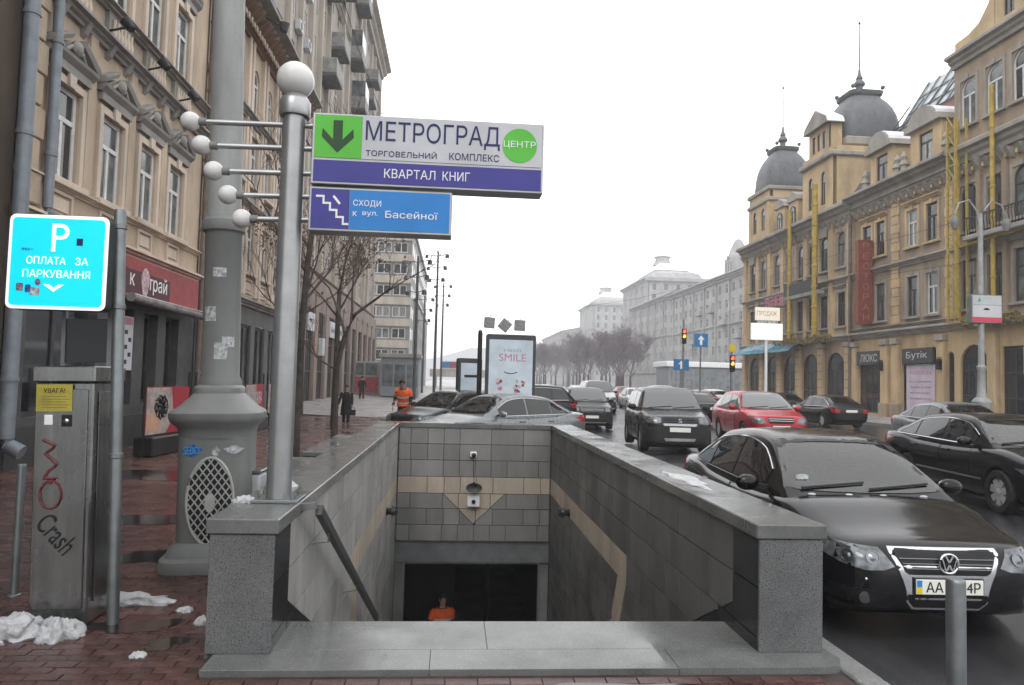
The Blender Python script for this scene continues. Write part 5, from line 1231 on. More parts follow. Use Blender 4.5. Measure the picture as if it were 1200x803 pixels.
course(b, 'main_cornice', -.1, 13.6, cornice_prof(14.9, .55, 1.0), TRIMG); course(b, 'cornice_frieze', 0, 13.5, cornice_prof(14.3, .35, .35), stone('rust_trim', (.22,.12,.07), (.12,.08,.06), .5))
cons = MB(); console(cons, 0, 14.88, .85, .5, .2); cme = cons.mesh('cornice_bracket', stone('rust_trim', (.22,.12,.07), (.12,.08,.06)))
for i in range(26): put('cornice_bracket', cme, b, (.3+i*.515, 0, 0))
dt_ = MB().box(-.09,.09,-.42,-.34,14.42,14.62).mesh('dentil', PEACHL)
for i in range(38): put('dentil', dt_, b, (.25+i*.35, 0, 0))
for i in range(2): l_ = MB().tube([(3.6+i*4,-.3,15.1),(3.6+i*4,-1.3,14.6)], .03, 6).build('flag_bracket', BLACK, b); MB().lathe([(0,0),(.12,0),(.2,.3),(0,.34)],10,(3.6+i*4,-1.4,14.4)).build('lamp_head', DGREY, l_)

# ---- left: tall pale block with balconies over a brown arcade (X = -10, Y 37..87)
b = building('tall_block', (-10, 37.0, .0), 'L', 'tall pale apartment block with balconies above a brown shop arcade', None)
ops = []; cs = [2.2+i*3.05 for i in range(16)]
for fl_ in range(9):
    z = 9.9+fl_*3.25
    for i, c in enumerate(cs): ops.append((c-.62,c+.62,z,z+1.75,0))
facade(b, 'wall', 0, 50, 8.6, 39, ops, BEIGE); core(b, .02, 50, .29, 14, 0, 39, BEIGEL)
for o in ops: window(b, *o[:4], style='C', glass=WGL if (int(o[0]*7)+int(o[2])) % 3 else WGL2)
rn_ = random.Random(11)
rib = MB().box(-.22,.22,-.28,-.001,8.9,37.5).mesh('pilaster', BEIGEL)
for i in (0,1,2,3,4,6,7,9,10,12,13,15): put('pilaster', rib, b, (cs[i]+1.52, 0, 0))
course(b, 'main_cornice', -.3, 50.3, cornice_prof(37.8, 1.3, 1.3), BEIGEL); course(b, 'string_course', 0, 50, cornice_prof(8.55, .45, .5), BROWN); course(b, 'string_course', 0, 50, cornice_prof(30.5, .3, .35), BEIGEL)
def balcony(b, x0, x1, z, out, m, glazed=False):
    o = MB().box(x0,x1,-out,-.001,z-.22,z).build('balcony', mat('balcony_slab', (.10,.105,.10), .7, var=.3), b)
    q = MB(); q.box(x0,x1,-out,-out+.07,z+.001,z+1.05); q.box(x0,x0+.07,-out+.071,-.001,z+.001,z+1.05); q.box(x1-.07,x1,-out+.071,-.001,z+.001,z+1.05); q.build('parapet', m, o)
    if glazed: MB().box(x0+.03,x1-.03,-out+.03,-.003,z+1.052,z+2.5).build('glazing', WGL2, o)
GP = mat('balcony_parapet', (.28,.275,.26), .6, var=.25, dirt=(.13,.12,.11), dirt_amt=.6)
for fl_, i, gl in ((4,4,0),(6,4,1),(3,5,0),(5,5,0),(7,6,1),(2,4,1),(4,8,0),(5,9,1),(2,8,1),(6,11,0),(3,11,1),(7,12,0),(4,13,0),(1,5,0),(1,10,0),(6,8,1),(8,4,0),(8,9,1),(3,14,1),(5,12,0)):
    z = 9.85+fl_*3.25; balcony(b, cs[i]-1.3, cs[i]+1.3, z, 1.25, GP, gl)
acm = MB().bbox(-.42,.42,-.36,-.02,0,.62,.03).mesh('air_conditioner', PANW); fan = MB().lathe([(0,0),(.22,0),(.22,.02),(0,.02)], 14).xf(Matrix.Translation((-.1,-.362,.31)) @ Matrix.Rotation(R(90),4,'X')).mesh('fan_grille', DGREY)
for fl_, i in ((5,1),(5,2),(4,1),(3,2),(4,2),(6,2),(7,1),(5,6),(6,7),(4,10),(7,9),(3,9)):
    o = put('air_conditioner', acm, b, (cs[i]+rn_.uniform(-.5,.9), 0, 9.2+fl_*3.25)); put('fan_grille', fan, o)
downpipe(b, .35, -.16, 9.3, 38, .10)
# side wall of the block above the lower house
MB().box(-.012,-.001,.1,13.9,15.5,38.9).build('gable_wall', BEIGEL, b)
for i in range(30): MB().box(-.02,-.0125,.1,13.9,16.0+i*.75,16.02+i*.75).build('brick_joint', BEIGE, b)
# arcade
ops = [(1.2+i*4.1,3.9+i*4.1,.1,6.2,0) for i in range(12)]
facade(b, 'arcade_wall', 0, 50, -.2, 8.55, ops, BROWN, depth=.22, y=-.6)
MB().box(0,50,-.599,.27,8.3,8.54).build('arcade_roof', BROWN, b)
for i, o in enumerate(ops):
    window(b, *o[:4], y=-.6, depth=.22, style='G', sash=SASHD, name='shop_window')
    if i in (0,2,4,5): s_ = MB().bbox(o[0]+.25,o[1]-.25,-.72,-.55,4.7,5.9,.02).build('shop_sign', PANW, b); text('lettering', ('мода','сир','взуття','кафе','банк','книги')[i % 6], .4, INKK, s_, ((o[0]+o[1])/2,-.725,5.3), 1.6)
    if i in (1,3): s_ = MB().bbox(o[0]+.1,o[0]+1.0,-.95,-.65,3.2,4.4,.02).build('hanging_sign', PANW, b)
    pl_ = MB().bbox(o[1]+.15,o[1]+1.25,-.68,-.601,-.1,7.2,.03).build('pier', BROWN, b); MB().bbox(o[1]+.1,o[1]+1.3,-.74,-.60,7.21,7.5,.02).build('capital', BROWN, pl_)
# ---- left: grey banded block that closes the row
b = building('banded_block', (-17, 108, 0), 'F', 'grey block with pale horizontal bands beyond the brown arcade', None)
ops = []
for fl_ in range(6): ops += [(c-1.0,c+1.0,4.4+fl_*3.2,5.9+fl_*3.2,0) for c in (1.5,4.2,6.2,8.6)]
facade(b, 'wall', 0, 10.2, 0, 24, ops, GREYD)
for o in ops: window(b, *o[:4], style='M')
for fl_ in range(7): MB().box(-.05,10.25,-.18,-.001,3.0+fl_*3.2,4.1+fl_*3.2).build('pale_band', BEIGEL, b)
core(b, .02, 10.18, .29, 60, 0, 24, GREYB)
for i in range(14):
    for fl_ in range(6): MB().box(10.19,10.22,1.4+i*4.1,3.6+i*4.1,4.4+fl_*3.2,6.1+fl_*3.2).build('side_window', WGL, b)
MB().box(-.3,10.5,-.4,60,24.001,24.5).build('roof_slab', GREYB, b)
MB().box(0.5,9,-.35,-.2,.6,3.0).build('shop_window', WGL2, b); 
b = building('stepped_house', (-6.7, 118, 0), 'L', 'pale house with a sloping roofline behind the tram poles', None)
ops = [(1.5+i*3.2,3.0+i*3.2,4+f_*3.4,6+f_*3.4,0) for i in range(16) for f_ in range(3)]
facade(b, 'wall', 0, 55, 0, 14.5, ops, GREYB); core(b, .02, 55, .29, 9, 0, 14.5, GREYB)
for o in ops: window(b, *o[:4], style='M')
MB().prism([(-.3,14.5),(9.2,14.5),(4.5,18)], lambda a, c, d: (d, a, c), -.2, 55).build('roof', ZINC, b)
b = building('footbridge', (-5, 150, 0), 'F', 'low beige gallery across the street end with a blue and red advert', None)
MB().bbox(0,16,0,4,2.2,3.8,.05).build('deck', BEIGEL, b); MB().bbox(2.1,7.0,-.3,-.02,3.85,5.5,.05).build('advert_board', PANW, b)
MB().box(2.3,4,-.32,-.3005,4.05,5.3).build('printed_patch', SIGB, b); MB().box(4.01,6.8,-.32,-.3005,4.05,5.3).build('printed_patch', RED, b)
for x in (1,8,15): MB().box(x-.4,x+.4,.5,3.5,0,2.2).build('pier', GREYB, b)
b = building('street_kiosk', (-6.6, 66, .1), 'F', 'grey street kiosk and shelter behind the worker in orange', None)
MB().bbox(0,3.4,0,3,0,3.5,.05).build('shelter', mat('kiosk_grey', (.25,.27,.29), .45, var=.15), b); MB().bbox(-.2,3.6,-.3,3.2,3.501,3.9,.04).build('roof', GREYB, b)
for x in (.15,1.25,2.35): MB().box(x,x+.95,-.02,-.0005,.9,2.9).build('window', WGL2, b)
b = building('market_stall', (-11.2, 70, .1), 'F', 'red and white glazed stall at the end of the brown arcade', None)
MB().bbox(0,4.2,0,3,0,3.2,.05).build('shelter', GREYB, b)
for x in (.2,1.5,2.8): MB().box(x,x+1.1,-.02,-.0005,1.9,3.0).build('window', WGL2, b)
for x in (.1,1.45,2.8): MB().box(x,x+1.2,-.04,-.001,.2,1.7).build('red_panel', mat('red_panel', (.45,.06,.08), .5, var=.3, scale=4), b)
# ---------------------------------------------------------------- right: yellow palace (X = 27); local x = Y0 - Y
XR0 = 27.0
def dome(b, cx, cy, z, r_, h_, m, nm='dome'):
    prof = [(1.0,0),(1.02,.04),(1.0,.16),(.975,.32),(.92,.48),(.82,.63),(.68,.76),(.56,.84),(.52,.88)]
    o = MB().lathe([(r_*a, z+h_*c) for a, c in prof] + [(0, z+h_*.88)], 40, (cx,cy,0), sq=4.5, rot=.0).build(nm, m, b)
    MB().lathe([(0,0),(r_*.48,0),(r_*.56,h_*.04),(r_*.58,h_*.10),(r_*.5,h_*.12),(0,h_*.12)], 32, (cx,cy,z+h_*.88), sq=6).build('dome_lip', m, o)
    MB().lathe([(0,0),(.30,0),(.22,.25),(.26,.6),(.42,.75),(.40,.95),(.22,1.15),(.26,1.3),(.12,1.6),(.08,2.0),(0,2.1)], 14, (cx,cy,z+h_)).build('finial', m, o)
    MB().lathe([(0,0),(.05,0),(.03,3.6),(.09,3.62),(.09,3.75),(0,3.8)], 8, (cx,cy,z+h_+2.0)).build('spire', BLACK, o)
    for dx, dy in ((-.5,-.5),(.5,-.5),(.5,.5),(-.5,.5)): MB().sphere((cx+dx*r_, cy+dy*r_, z+h_+.18), .17, 8, 6).build('ball', m, o)
    return o
def wins(b, cs, w_, z0, z1, arch=False, hood='flat', tm=TRIMY, **k):
    r_ = []
    for c in cs: r_.append((c-w_/2,c+w_/2,z0,z1,arch))
    return r_
# section with the two domes: Y 66 .. 47.2
b = building('domed_palace', (XR0, 66.0, .15), 'R', 'yellow palace with two slate domes and spires on the far right side of the street', None)
LN = 18.8
c2 = [2.0, 4.2, 7.0, 9.2, 11.2, 13.0, 14.8, 17.2]
ops = wins(b, c2, 1.15, 6.1, 8.5, False) + wins(b, c2, 1.15, 10.3, 12.8, True)
facade(b, 'wall', 0, LN, 5.1, 14, ops, YEL); core(b, 0, LN, .29, 12, 5.1, 14, YEL); core(b, 0, LN, .53, 12, 0, 5.09, YEL)
for o in ops: window(b, *o[:4], arch=bool(o[4]), sash=SASHD); surround(b, *o[:4], TRIMY, hood='flat' if not o[4] else 'none')
gops = [(c-1.3,c+1.3,.2,4.3,1) for c in (2.6,6.0,9.4,12.8,16.4)]
facade(b, 'ground_wall', 0, LN, 0, 5.1, gops, YELD, depth=.2)
for o in gops: window(b, *o[:4], arch=True, style='G', sash=SASHD, depth=.2, name='shop_window')
for x in (.5,4.3,7.7,11.1,14.6,18.3): q = MB().bbox(x-.35,x+.35,-.25,-.001,0,4.6,.03).build('pier', YEL, b); MB().bbox(x-.42,x+.42,-.32,-.002,4.61,4.95,.03).build('capital', TRIMY, q)
for x in (.4,3.2,5.6,8.1,12.1,15.9,18.4): MB().box(x-.28,x+.28,-.16,-.001,5.5,13.7).build('pilaster', YEL, b)
for z, h_, o_ in ((5.05,.4,.45),(9.2,.35,.35),(13.7,.9,.9)): course(b, 'string_course' if z < 13 else 'main_cornice', 0, LN, cornice_prof(z, h_, o_), TRIMY)
for c in c2: panel(b, c-.5, c+.5, 5.5, 5.95, TRIMY); panel(b, c-.5, c+.5, 9.62, 10.15, TRIMY)
brk = MB(); console(brk, 0, 13.68, .55, .55, .2); bme = brk.mesh('cornice_bracket', TRIMY); dnt = MB().box(-.08,.08,-.24,-.02,13.3,13.5).mesh('dentil', YEL)
def trim_row(b, n, step, x0=.3):
    for i in range(n): put('cornice_bracket', bme, b, (x0+i*step, 0, 0)); put('dentil', dnt, b, (x0+step/2+i*step, 0, 0))
trim_row(b, 25, .745)
grv = MB().box(-.33,.33,-.262,-.251,0,.03).mesh('groove', SHOP)
for x in (.5,4.3,7.7,11.1,14.6,18.3):
    for k_ in range(7): put('groove', grv, b, (x, 0, .6+k_*.58))
for c in c2:
    q = MB(); q.sphere((c,-.12,9.0), .18, 8, 6, 0, (1,.6,1)); q.tube([(c-.5,-.1,8.95),(c-.3,-.14,8.85),(c,-.15,8.9),(c+.3,-.14,8.85),(c+.5,-.1,8.95)], .05, 5); q.build('ornament', TRIMY, b)
# left tower
tw = facade(b, 'tower_wall', .9, 5.3, 14.6, 19.0, [(1.7,2.5,15.6,17.6,1),(3.5,4.3,15.6,17.6,1)], YEL, y=.05)
for o in ((1.7,2.5,15.6,17.6),(3.5,4.3,15.6,17.6)): window(b, *o, arch=True, y=.05, sash=SASHD)
core(b, .9, 5.3, .34, 4.4, 14, 19.0, YEL)
for z, h_ in ((14.6,.3),(18.0,.35),(19.0,.35)): MB().bbox(.75,5.45,-.15,4.55,z,z+h_,.06).build('tower_cornice', TRIMY, b)
dome(b, 3.1, 2.2, 19.35, 2.05, 4.0, SLATE)
for s_ in (0,1): MB().bbox(.95+3.9*s_,1.35+3.9*s_,-.05,.35,14.9,18.0,.02).build('corner_pier', YEL, b)
# pavilion and second dome
facade(b, 'pavilion_wall', 11.6, 16.2, 14.6, 19.4, [(12.5,13.2,15.3,17.8,1),(14.4,15.1,15.3,17.8,1)], YEL, y=-.1)
for o in ((12.5,13.2,15.3,17.8),(14.4,15.1,15.3,17.8)): window(b, *o, arch=True, y=-.1, sash=SASHD)
core(b, 11.6, 16.2, .19, 3.2, 14, 19.4, YEL)
MB().bbox(11.4,16.4,-.4,3.3,18.6,19.0,.08).build('pavilion_cornice', TRIMY, b)
facade(b, 'gable_front', 12.4, 15.4, 19.4, 21.3, [(12.9,13.4,19.6,20.9,0),(13.65,14.15,19.6,20.9,0),(14.4,14.9,19.6,20.9,0)], YEL, y=0)
for x in (12.9,13.65,14.4): window(b, x, x+.5, 19.6, 20.9, sash=SASHD, style='N')
core(b, 12.4, 15.4, .16, 1.0, 19.4, 21.3, YEL)
MB().prism([(12.1,21.3),(15.7,21.3),(15.5,21.75),(13.9,22.7),(12.3,21.75)], XZ, -.35, 1.1).build('gable', TRIMY, b)
MB().prism([(15.75,21.35),(15.55,21.8),(13.9,22.78),(13.9,22.71),(15.5,21.76),(15.7,21.3)], XZ, -.3, 1.0).build('gable_snow', SNOWR, b)
MB().box(10.8,15.7,1.3,5.9,14,20.2).build('dome_drum', YEL, b); MB().bbox(10.6,15.9,1.1,6.1,19.6,20.25,.08).build('drum_cornice', TRIMY, b)
dome(b, 13.2, 3.6, 20.25, 2.35, 4.2, SLATE)
# mansard between
MB().prism([(0,14.6),(0.6,14.6),(3.2,18.2),(11,18.2),(11,14.6)], lambda a, c, d: (d, a, c), 5.6, 11.3).build('mansard', SLATE, b)
for x in (7.0,9.4):
    d_ = MB().box(x-.8,x+.8,.2,2.0,14.6,16.9).build('dormer', YEL, b); window(d_, x-.45, x+.45, 15.0, 16.5, arch=True, y=.0, depth=.18, sash=SASHD)
    MB().prism([(x-1.0,16.9),(x+1.0,16.9),(x+.8,17.3),(x,17.7),(x-.8,17.3)], XZ, .05, 2.2).build('dormer_hood', TRIMY, d_)
MB().prism([(0,14.6),(.6,14.6),(2.4,17.4),(11,17.4),(11,14.6)], lambda a, c, d: (d, a, c), 16.2, 18.8).build('mansard', SLATE, b)
# bow bay with a dark balcony between two yellow rubble chutes
MB().bbox(10.3,15.5,-1.0,-.35,8.55,8.85,.04).build('balcony_slab', TRIMG, b); MB().bbox(10.3,15.5,-1.0,-.92,8.851,9.75,.01).build('balcony_rail', mat('dark_iron', (.03,.03,.03), .5), b)
for x in (2.2,15.0): MB().box(x-.5,x+.5,-.3,-.163,12.75,13.5).build('crest', TRIMY, b)
q = MB(); 
for i in range(9): 
    a0 = (.2, 0); q.add([(1.0+i*1.2,-1.3+.1*math.sin(i*2),4.55),(2.2+i*1.2,-1.3+.1*math.sin(i*2+2),4.55),(2.2+i*1.2,-.3,5.35+.2*(i/9)),(1.0+i*1.2,-.3,5.35+.2*(i/9)),(1.0+i*1.2,-1.3+.1*math.sin(i*2),4.5),(2.2+i*1.2,-1.3+.1*math.sin(i*2+2),4.5),(2.2+i*1.2,-.3,5.3+.2*(i/9)),(1.0+i*1.2,-.3,5.3+.2*(i/9))], [(0,1,2,3),(4,7,6,5),(0,4,5,1),(1,5,6,2),(2,6,7,3),(3,7,4,0)])
aw = q.build('blue_awning', mat('blue_canvas', (.04,.20,.29), .6, var=.5, scale=1.6, dirt=(.3,.38,.4), dirt_amt=.5, dscale=1.5), b)
text('lettering', 'АКВАРІУМ', .6, mat('pale_blue_print', (.35,.48,.52), .5, var=.1), b, (5.6,-1.05,5.05), 5.6, (R(-38),0,0))
text('red_letters', 'ВЕНЕЦІЯ', .95, PINK, b, (8.6,-.75,8.75), 4.6, ext=.05, bold=.03)
MB().box(6.3,11.0,-.7,-.62,8.15,8.3).build('letter_frame', DGREY, b)
# section two: Y 47.2 .. 35.3
b = building('yellow_house', (XR0, 47.2, .15), 'R', 'yellow stone house with dormers, a tall red vertical sign and pink poster window', None)
LN = 10.2
c2 = [1.6, 3.1, 6.35, 8.15]
ops = wins(b, c2, 1.0, 6.1, 8.5) + wins(b, c2, 1.0, 10.3, 12.5)
facade(b, 'wall', 0, LN, 5.1, 14, ops, YELD); core(b, 0, LN, .29, 12, 5.1, 14, YELD); core(b, 0, LN, .53, 12, 0, 5.09, YELD)
for i, o in enumerate(ops): window(b, *o[:4], sash=SASHD if i % 3 else SASH); surround(b, *o[:4], TRIMY if o[2] < 9 else YEL, hood='flat' if o[2] > 9 else 'none')
gops = [(.6,3.3,.2,4.1,0),(5.3,8.7,.2,4.2,0),(9.35,9.9,.2,3.9,1)]
facade(b, 'ground_wall', 0, LN, 0, 5.1, gops, YEL, depth=.2)
for o in gops: window(b, *o[:4], arch=bool(o[4]), style='G', sash=SASHD, depth=.2, name='shop_window')
for x in (.25,3.7,4.9,9.05): q = MB().bbox(x-.3,x+.3,-.25,-.001,.0,4.5,.03).build('pier', YEL, b); MB().bbox(x-.36,x+.36,-.36,-.002,4.51,4.85,.03).build('capital', TRIMY, q); MB().bbox(x-.4,x+.4,-.33,-.003,.0,.9,.03).build('pier_base', YELD, q)
for s_, x in enumerate((.6,5.5)):
    q = MB().bbox(x+.1,x+2.9,-.22,-.05,3.3,4.2,.03).build('shop_sign', SHOP, b); text('lettering', ('ЛЮКС','Бутік')[s_], .5, PANW, q, (x+1.5,-.225,3.75), 1.9, bold=.02)
q = MB().bbox(5.75,8.35,-.02,.09,.35,3.2,.01).build('poster', mat('lilac_poster', (.55,.47,.55), .4, var=.12, scale=1.2), b)
text('lettering', 'КОЛЕКЦІЯ', .26, PINK, q, (7.05,-.026,2.75), 1.9, bold=.02); text('lettering', 'ЗНИЖКИ', .26, PINK, q, (7.05,-.026,.7), 1.9, bold=.02)
for i in range(4): MB().box(6.1,8.0,-.028,-.0205,1.2+i*.33,1.3+i*.33).build('text_line', mat('lilac_print', (.40,.33,.42), .5, var=.3, scale=6), q)
trim_row(b, 13, .76, .4)
for i in range(14):
    for x in (4.75,9.7): MB().bbox(x-.4+(.08 if i % 2 else 0),x+.4-(.08 if i % 2 else 0),-.12,-.001,5.75+i*.56+.012,5.75+(i+1)*.56-.012,.02).build('quoin', YEL, b)
for z, h_, o_ in ((5.05,.4,.45),(5.6,.14,.2),(9.2,.35,.35),(13.6,.5,.35),(14.1,.7,.9)): course(b, 'string_course' if z < 13.7 else 'main_cornice', 0, LN, cornice_prof(z, h_, o_), TRIMY)
MB().prism([(0,14.7),(.7,14.7),(3.2,19.3),(11,19.3),(11,14.7)], lambda a, c, d: (d, a, c), 0, LN).build('mansard', SLATE, b)
MB().prism([(2.9,19.0),(3.2,19.0),(4.4,20.4),(4.1,20.4)], lambda a, c, d: (d, a, c), .2, LN).build('roof_edge', ROOFR, b)
for c, w_ in ((3.25,1.25),(7.6,1.4)):
    d_ = MB().box(c-w_,c-.62,-.02,1.7,14.8,17.1).build('dormer', YEL, b); MB().box(c+.62,c+w_,-.02,1.7,14.8,17.1).build('cheek', YEL, d_); MB().box(c-.619,c+.619,-.02,1.7,16.8,17.1).build('lintel', YEL, d_); MB().box(c-.619,c+.619,-.02,1.7,14.8,15.1).build('apron', YEL, d_)
    window(d_, c-.62, c+.62, 15.1, 16.8, sash=SASHD, y=0.0)
    pf = [(c-w_-.2,17.1),(c+w_+.2,17.1),(c+w_+.1,17.45)] + [(c+(w_-.2)*math.cos(math.pi*i/8), 17.45+.8*math.sin(math.pi*i/8)) for i in range(9)] + [(c-w_-.1,17.45)]
    MB().prism(pf, XZ, -.35, 1.6).build('curved_pediment', TRIMY, d_); MB().prism([(c+(w_-.2)*math.cos(math.pi*i/8)*1.01, 17.47+.82*math.sin(math.pi*i/8)) for i in range(5)]+[(c+(w_-.2)*math.cos(math.pi*i/8), 17.42+.8*math.sin(math.pi*i/8)) for i in range(4,-1,-1)], XZ, -.2, 1.5).build('pediment_snow', SNOWR, d_)
    for s_ in (-1,1): MB().lathe([(0,0),(.22,0),(.2,.5),(.3,.6),(.15,.9),(.2,1.1),(0,1.5)], 10, (c+s_*(w_+.5),-.1,14.8)).build('urn', TRIMY, d_)
# glazed studio roof with frames
gl = MB().prism([(4.5,19.6),(7.6,24.6),(7.9,24.6),(7.9,19.6)], lambda a, c, d: (d, a, c), -3.2, LN).build('glass_roof', mat('studio_glass', (.36,.40,.41), .15, var=.25, scale=1.5), b)
for i in range(12): MB().bar((-3.1+i*1.2,4.43,19.6),(-3.1+i*1.2,7.56,24.65),.1,.1).build('glazing_bar', ZINC, gl)
for k_ in (.25,.5,.75): MB().bar((-3.2,4.5+3.1*k_-.06,19.6+5*k_+.03),(LN,4.5+3.1*k_-.06,19.6+5*k_+.03),.08,.08).build('glazing_bar', ZINC, gl)
for i in range(8): x = -3+i*1.6; MB().bar((x,3.6,19.3),(x+.9,5.4,22.3),.09,.09).build('strut', DGREY, gl)
MB().bar((-3.2,5.3,22.4),(LN,5.3,22.4),.08,.08); MB().bar((-3.2,3.9,20.3),(LN,3.9,20.3),.08,.08).build('strut', DGREY, gl)
# vertical red sign and pipes on this house
q = MB().bbox(2.1,2.5,-1.15,-.12,5.9,11.4,.03).build('vertical_sign', mat('brick_red_sign', (.20,.055,.04), .5, var=.15), b)
for i, ch in enumerate('РЕСТОРАН'): text('lettering', ch, .42, mat('dull_red_print', (.32,.14,.11), .5, var=0), q, (2.506,-.63,11.0-i*.66), .4, (0,0,R(90)))
downpipe(b, -.0, -.3, .4, 13.6, .11, mat('brown_pipe', (.16,.12,.10), .5))
for x in (3.7,9.2): l_ = MB().bbox(x-.1,x+.1,-.55,-.26,2.9,3.5,.03).build('wall_lantern', BLACK, b); MB().bar((x,-.26,3.55),(x,-.5,3.55),.05,.05).build('bracket', BLACK, l_)
# section three: Y 35.3 .. 24
b = building('gabled_house', (XR0-.12, 37.0, .15), 'R', 'dark ochre house with arched upper windows, balcony and tall gable at the right edge', None)
LN = 13.0
c2 = [1.1, 3.0, 4.75, 6.8, 9.0, 11.4]
ops = wins(b, c2, 1.15, 6.1, 8.7) + wins(b, c2, 1.2, 10.2, 12.7, True) + wins(b, c2, 1.15, 15.9, 18.4, True)
facade(b, 'wall', 0, LN, 5.1, 19.6, ops, YELD); core(b, 0, LN, .29, 12, 5.1, 19.6, YELD); core(b, 0, LN, .53, 12, 0, 5.09, YELD)
for o in ops: window(b, *o[:4], arch=bool(o[4]), sash=SASH if o[2] > 15 else SASHD, glass=WGL2 if o[2] > 15 else WGL); surround(b, *o[:4], TRIMY, hood='none')
gops = [(.35,2.35,.2,4.2,1),(3.3,6.3,.2,4.0,0),(7.4,12.0,.2,4.0,0)]
facade(b, 'ground_wall', 0, LN, 0, 5.1, gops, YEL, depth=.2)
for o in gops: window(b, *o[:4], arch=bool(o[4]), style='G', sash=SASHD, depth=.2, name='shop_window')
for x in (2.85,6.85,12.5): MB().bbox(x-.3,x+.3,-.25,-.001,0,4.7,.03).build('pier', YEL, b)
for z, h_, o_ in ((5.05,.4,.5),(9.1,.3,.35),(13.9,.9,.6),(19.3,.7,.6)): course(b, 'string_course' if z < 19 else 'main_cornice', 0, LN, cornice_prof(z, h_, o_), TRIMY)
for i in range(7): x = .0+i*1.78; MB().box(x+.02,x+.3,-.18,-.001,5.6,13.6).build('pilaster', YELD, b); q = MB(); console(q, x+.2, 13.9, .6, .7, .25); q.build('console', TRIMY, b)
MB().bbox(1.9,12.6,-1.0,-.15,9.45,9.7,.04).build('balcony_slab', TRIMG, b)
trim_row(b, 17, .75, .5)
rl = MB(); rl.bar((1.9,-.95,10.6),(12.6,-.95,10.6),.06,.06); rl.build('balcony_rail', BLACK, b)
bal = MB().tube([(0,-.95,9.7),(.06,-.99,10.0),(-.06,-.95,10.3),(0,-.95,10.6)], .02, 5).mesh('baluster', BLACK)
for i in range(52): put('baluster', bal, b, (2.0+i*.2, 0, 0))
ps = MB().bbox(5.0,6.3,-.3,-.05,2.6,4.4,.02).build('wall_sign', mat('cream_sign', (.5,.44,.36), .5), b); MB().lathe([(0,0),(.35,0),(.35,.05),(0,.05)], 16).xf(Matrix.Translation((5.65,-.305,3.5)) @ Matrix.Rotation(R(90),4,'X')).build('printed_mark', mat('dark_red_print', (.15,.03,.03), .5), ps)
facade(b, 'gable_wall', 2.9, 11.5, 20.0, 23.2, [(3.5,4.2,20.6,22.4,1),(4.9,5.6,20.6,22.4,1),(7.2,7.9,20.6,22.4,1)], YEL, y=.1)
for x in (3.5,4.9,7.2): window(b, x, x+.7, 20.6, 22.4, arch=True, y=.1, sash=SASHD)
core(b, 2.9, 11.5, .26, 4.5, 19.6, 23.2, YEL)
MB().prism([(.0,20.0),(2.89,20.0),(2.89,22.6),(2.5,21.8),(1.8,21.1),(1.0,20.85),(.0,20.8)], XZ, .05, .6).build('volute', YEL, b); MB().bbox(2.6,11.8,-.3,4.6,23.2,23.7,.1).build('gable_cornice', TRIMY, b)
MB().prism([(3.0,23.7),(11.3,23.7),(10.4,26.5),(8.4,29),(6.0,29),(3.9,26.5)], XZ, .2, 4.2).build('gable_roof', SLATE, b)
# yellow rubble chutes and scaffold posts on the facades
def lattice(x, y, z0, z1, w_, label):
    t = empty('rubble_chute', (x, y, z0), 0, label, 'scaffold', 'yellow scaffold posts on the facade')
    h_ = z1-z0
    for dx, dy in ((0,-w_/2),(0,w_/2),(w_,-w_/2),(w_,w_/2)): MB().bar((dx-w_/2,dy,0),(dx-w_/2,dy,h_),.10,.10).build('post', YCH, t)
    n = int(h_/.9); rg = MB().bar((-w_/2,-w_/2,0),(-w_/2,w_/2,0),.06,.06).mesh('rung', YCH); dg_ = MB().bar((-w_/2,-w_/2,0),(-w_/2,w_/2,.9),.05,.05).mesh('brace', YCH)
    for i in range(n): put('rung', rg, t, (0,0,.3+i*.9)); put('brace', dg_, t, (-.01,0,.3+i*.9))
def post(x, y, z0, z1, r_, label):
    t = empty('scaffold_post', (x, y, z0), 0, label, 'scaffold', 'yellow scaffold posts on the facade')
    h_ = z1-z0; MB().lathe([(0,0),(r_,0),(r_,h_),(0,h_)], 12).build('tube', YCH, t)
    for i in range(int(h_/1.5)): MB().lathe([(r_+.001,0),(r_*1.25,.02),(r_*1.25,.12),(r_+.001,.14)], 12, (0,0,.6+i*1.5)).build('joint', YCH, t)
post(26.1, 54.9, 5.6, 15.8, .16, 'yellow plastic chute left of the bow balcony on the palace'); post(26.0, 50.7, 5.6, 16.8, .2, 'thickest yellow chute right of the bow balcony on the palace')
lattice(26.2, 35.9, 5.4, 16.3, .62, 'yellow lattice tower beside the street lamp on the gabled house')
post(26.3, 33.5, 5.4, 17.2, .11, 'slim yellow post on the gabled house'); 
t = empty('scaffold_bar', (26.2, 31, 9.55), 0, 'yellow horizontal scaffold bar across the gabled house', 'scaffold'); MB().bar((0,4.9,-.1),(0,-5,.2),.14,.14).build('bar', YCH, t); MB().bar((.2,4.6,.0),(.2,-5,.35),.06,.06).build('cable', YCH, t)
for i, (y0, y1) in enumerate(((35.2,26),(57,48.5))):
    q = MB(); rn_ = random.Random(i)
    for k_ in range(420):
        y = rn_.uniform(y1, y0); x, z = 26.15+rn_.uniform(-.45,.35), 5.25+rn_.uniform(-.15,.35)
        q.add([(x,y,z),(x+rn_.uniform(-.2,.2),y+.22,z+.08),(x+rn_.uniform(-.1,.1),y+.08,z+rn_.uniform(.1,.28))], [(0,1,2)])
    tag(q.build('hanging_garland', mat('dry_garland', (.16,.12,.04), .8, var=.5, scale=3)), ('straggly dry garland along the canopy of the gabled house','straggly dry garland over the palace ground floor')[i], 'garland', kind='stuff')

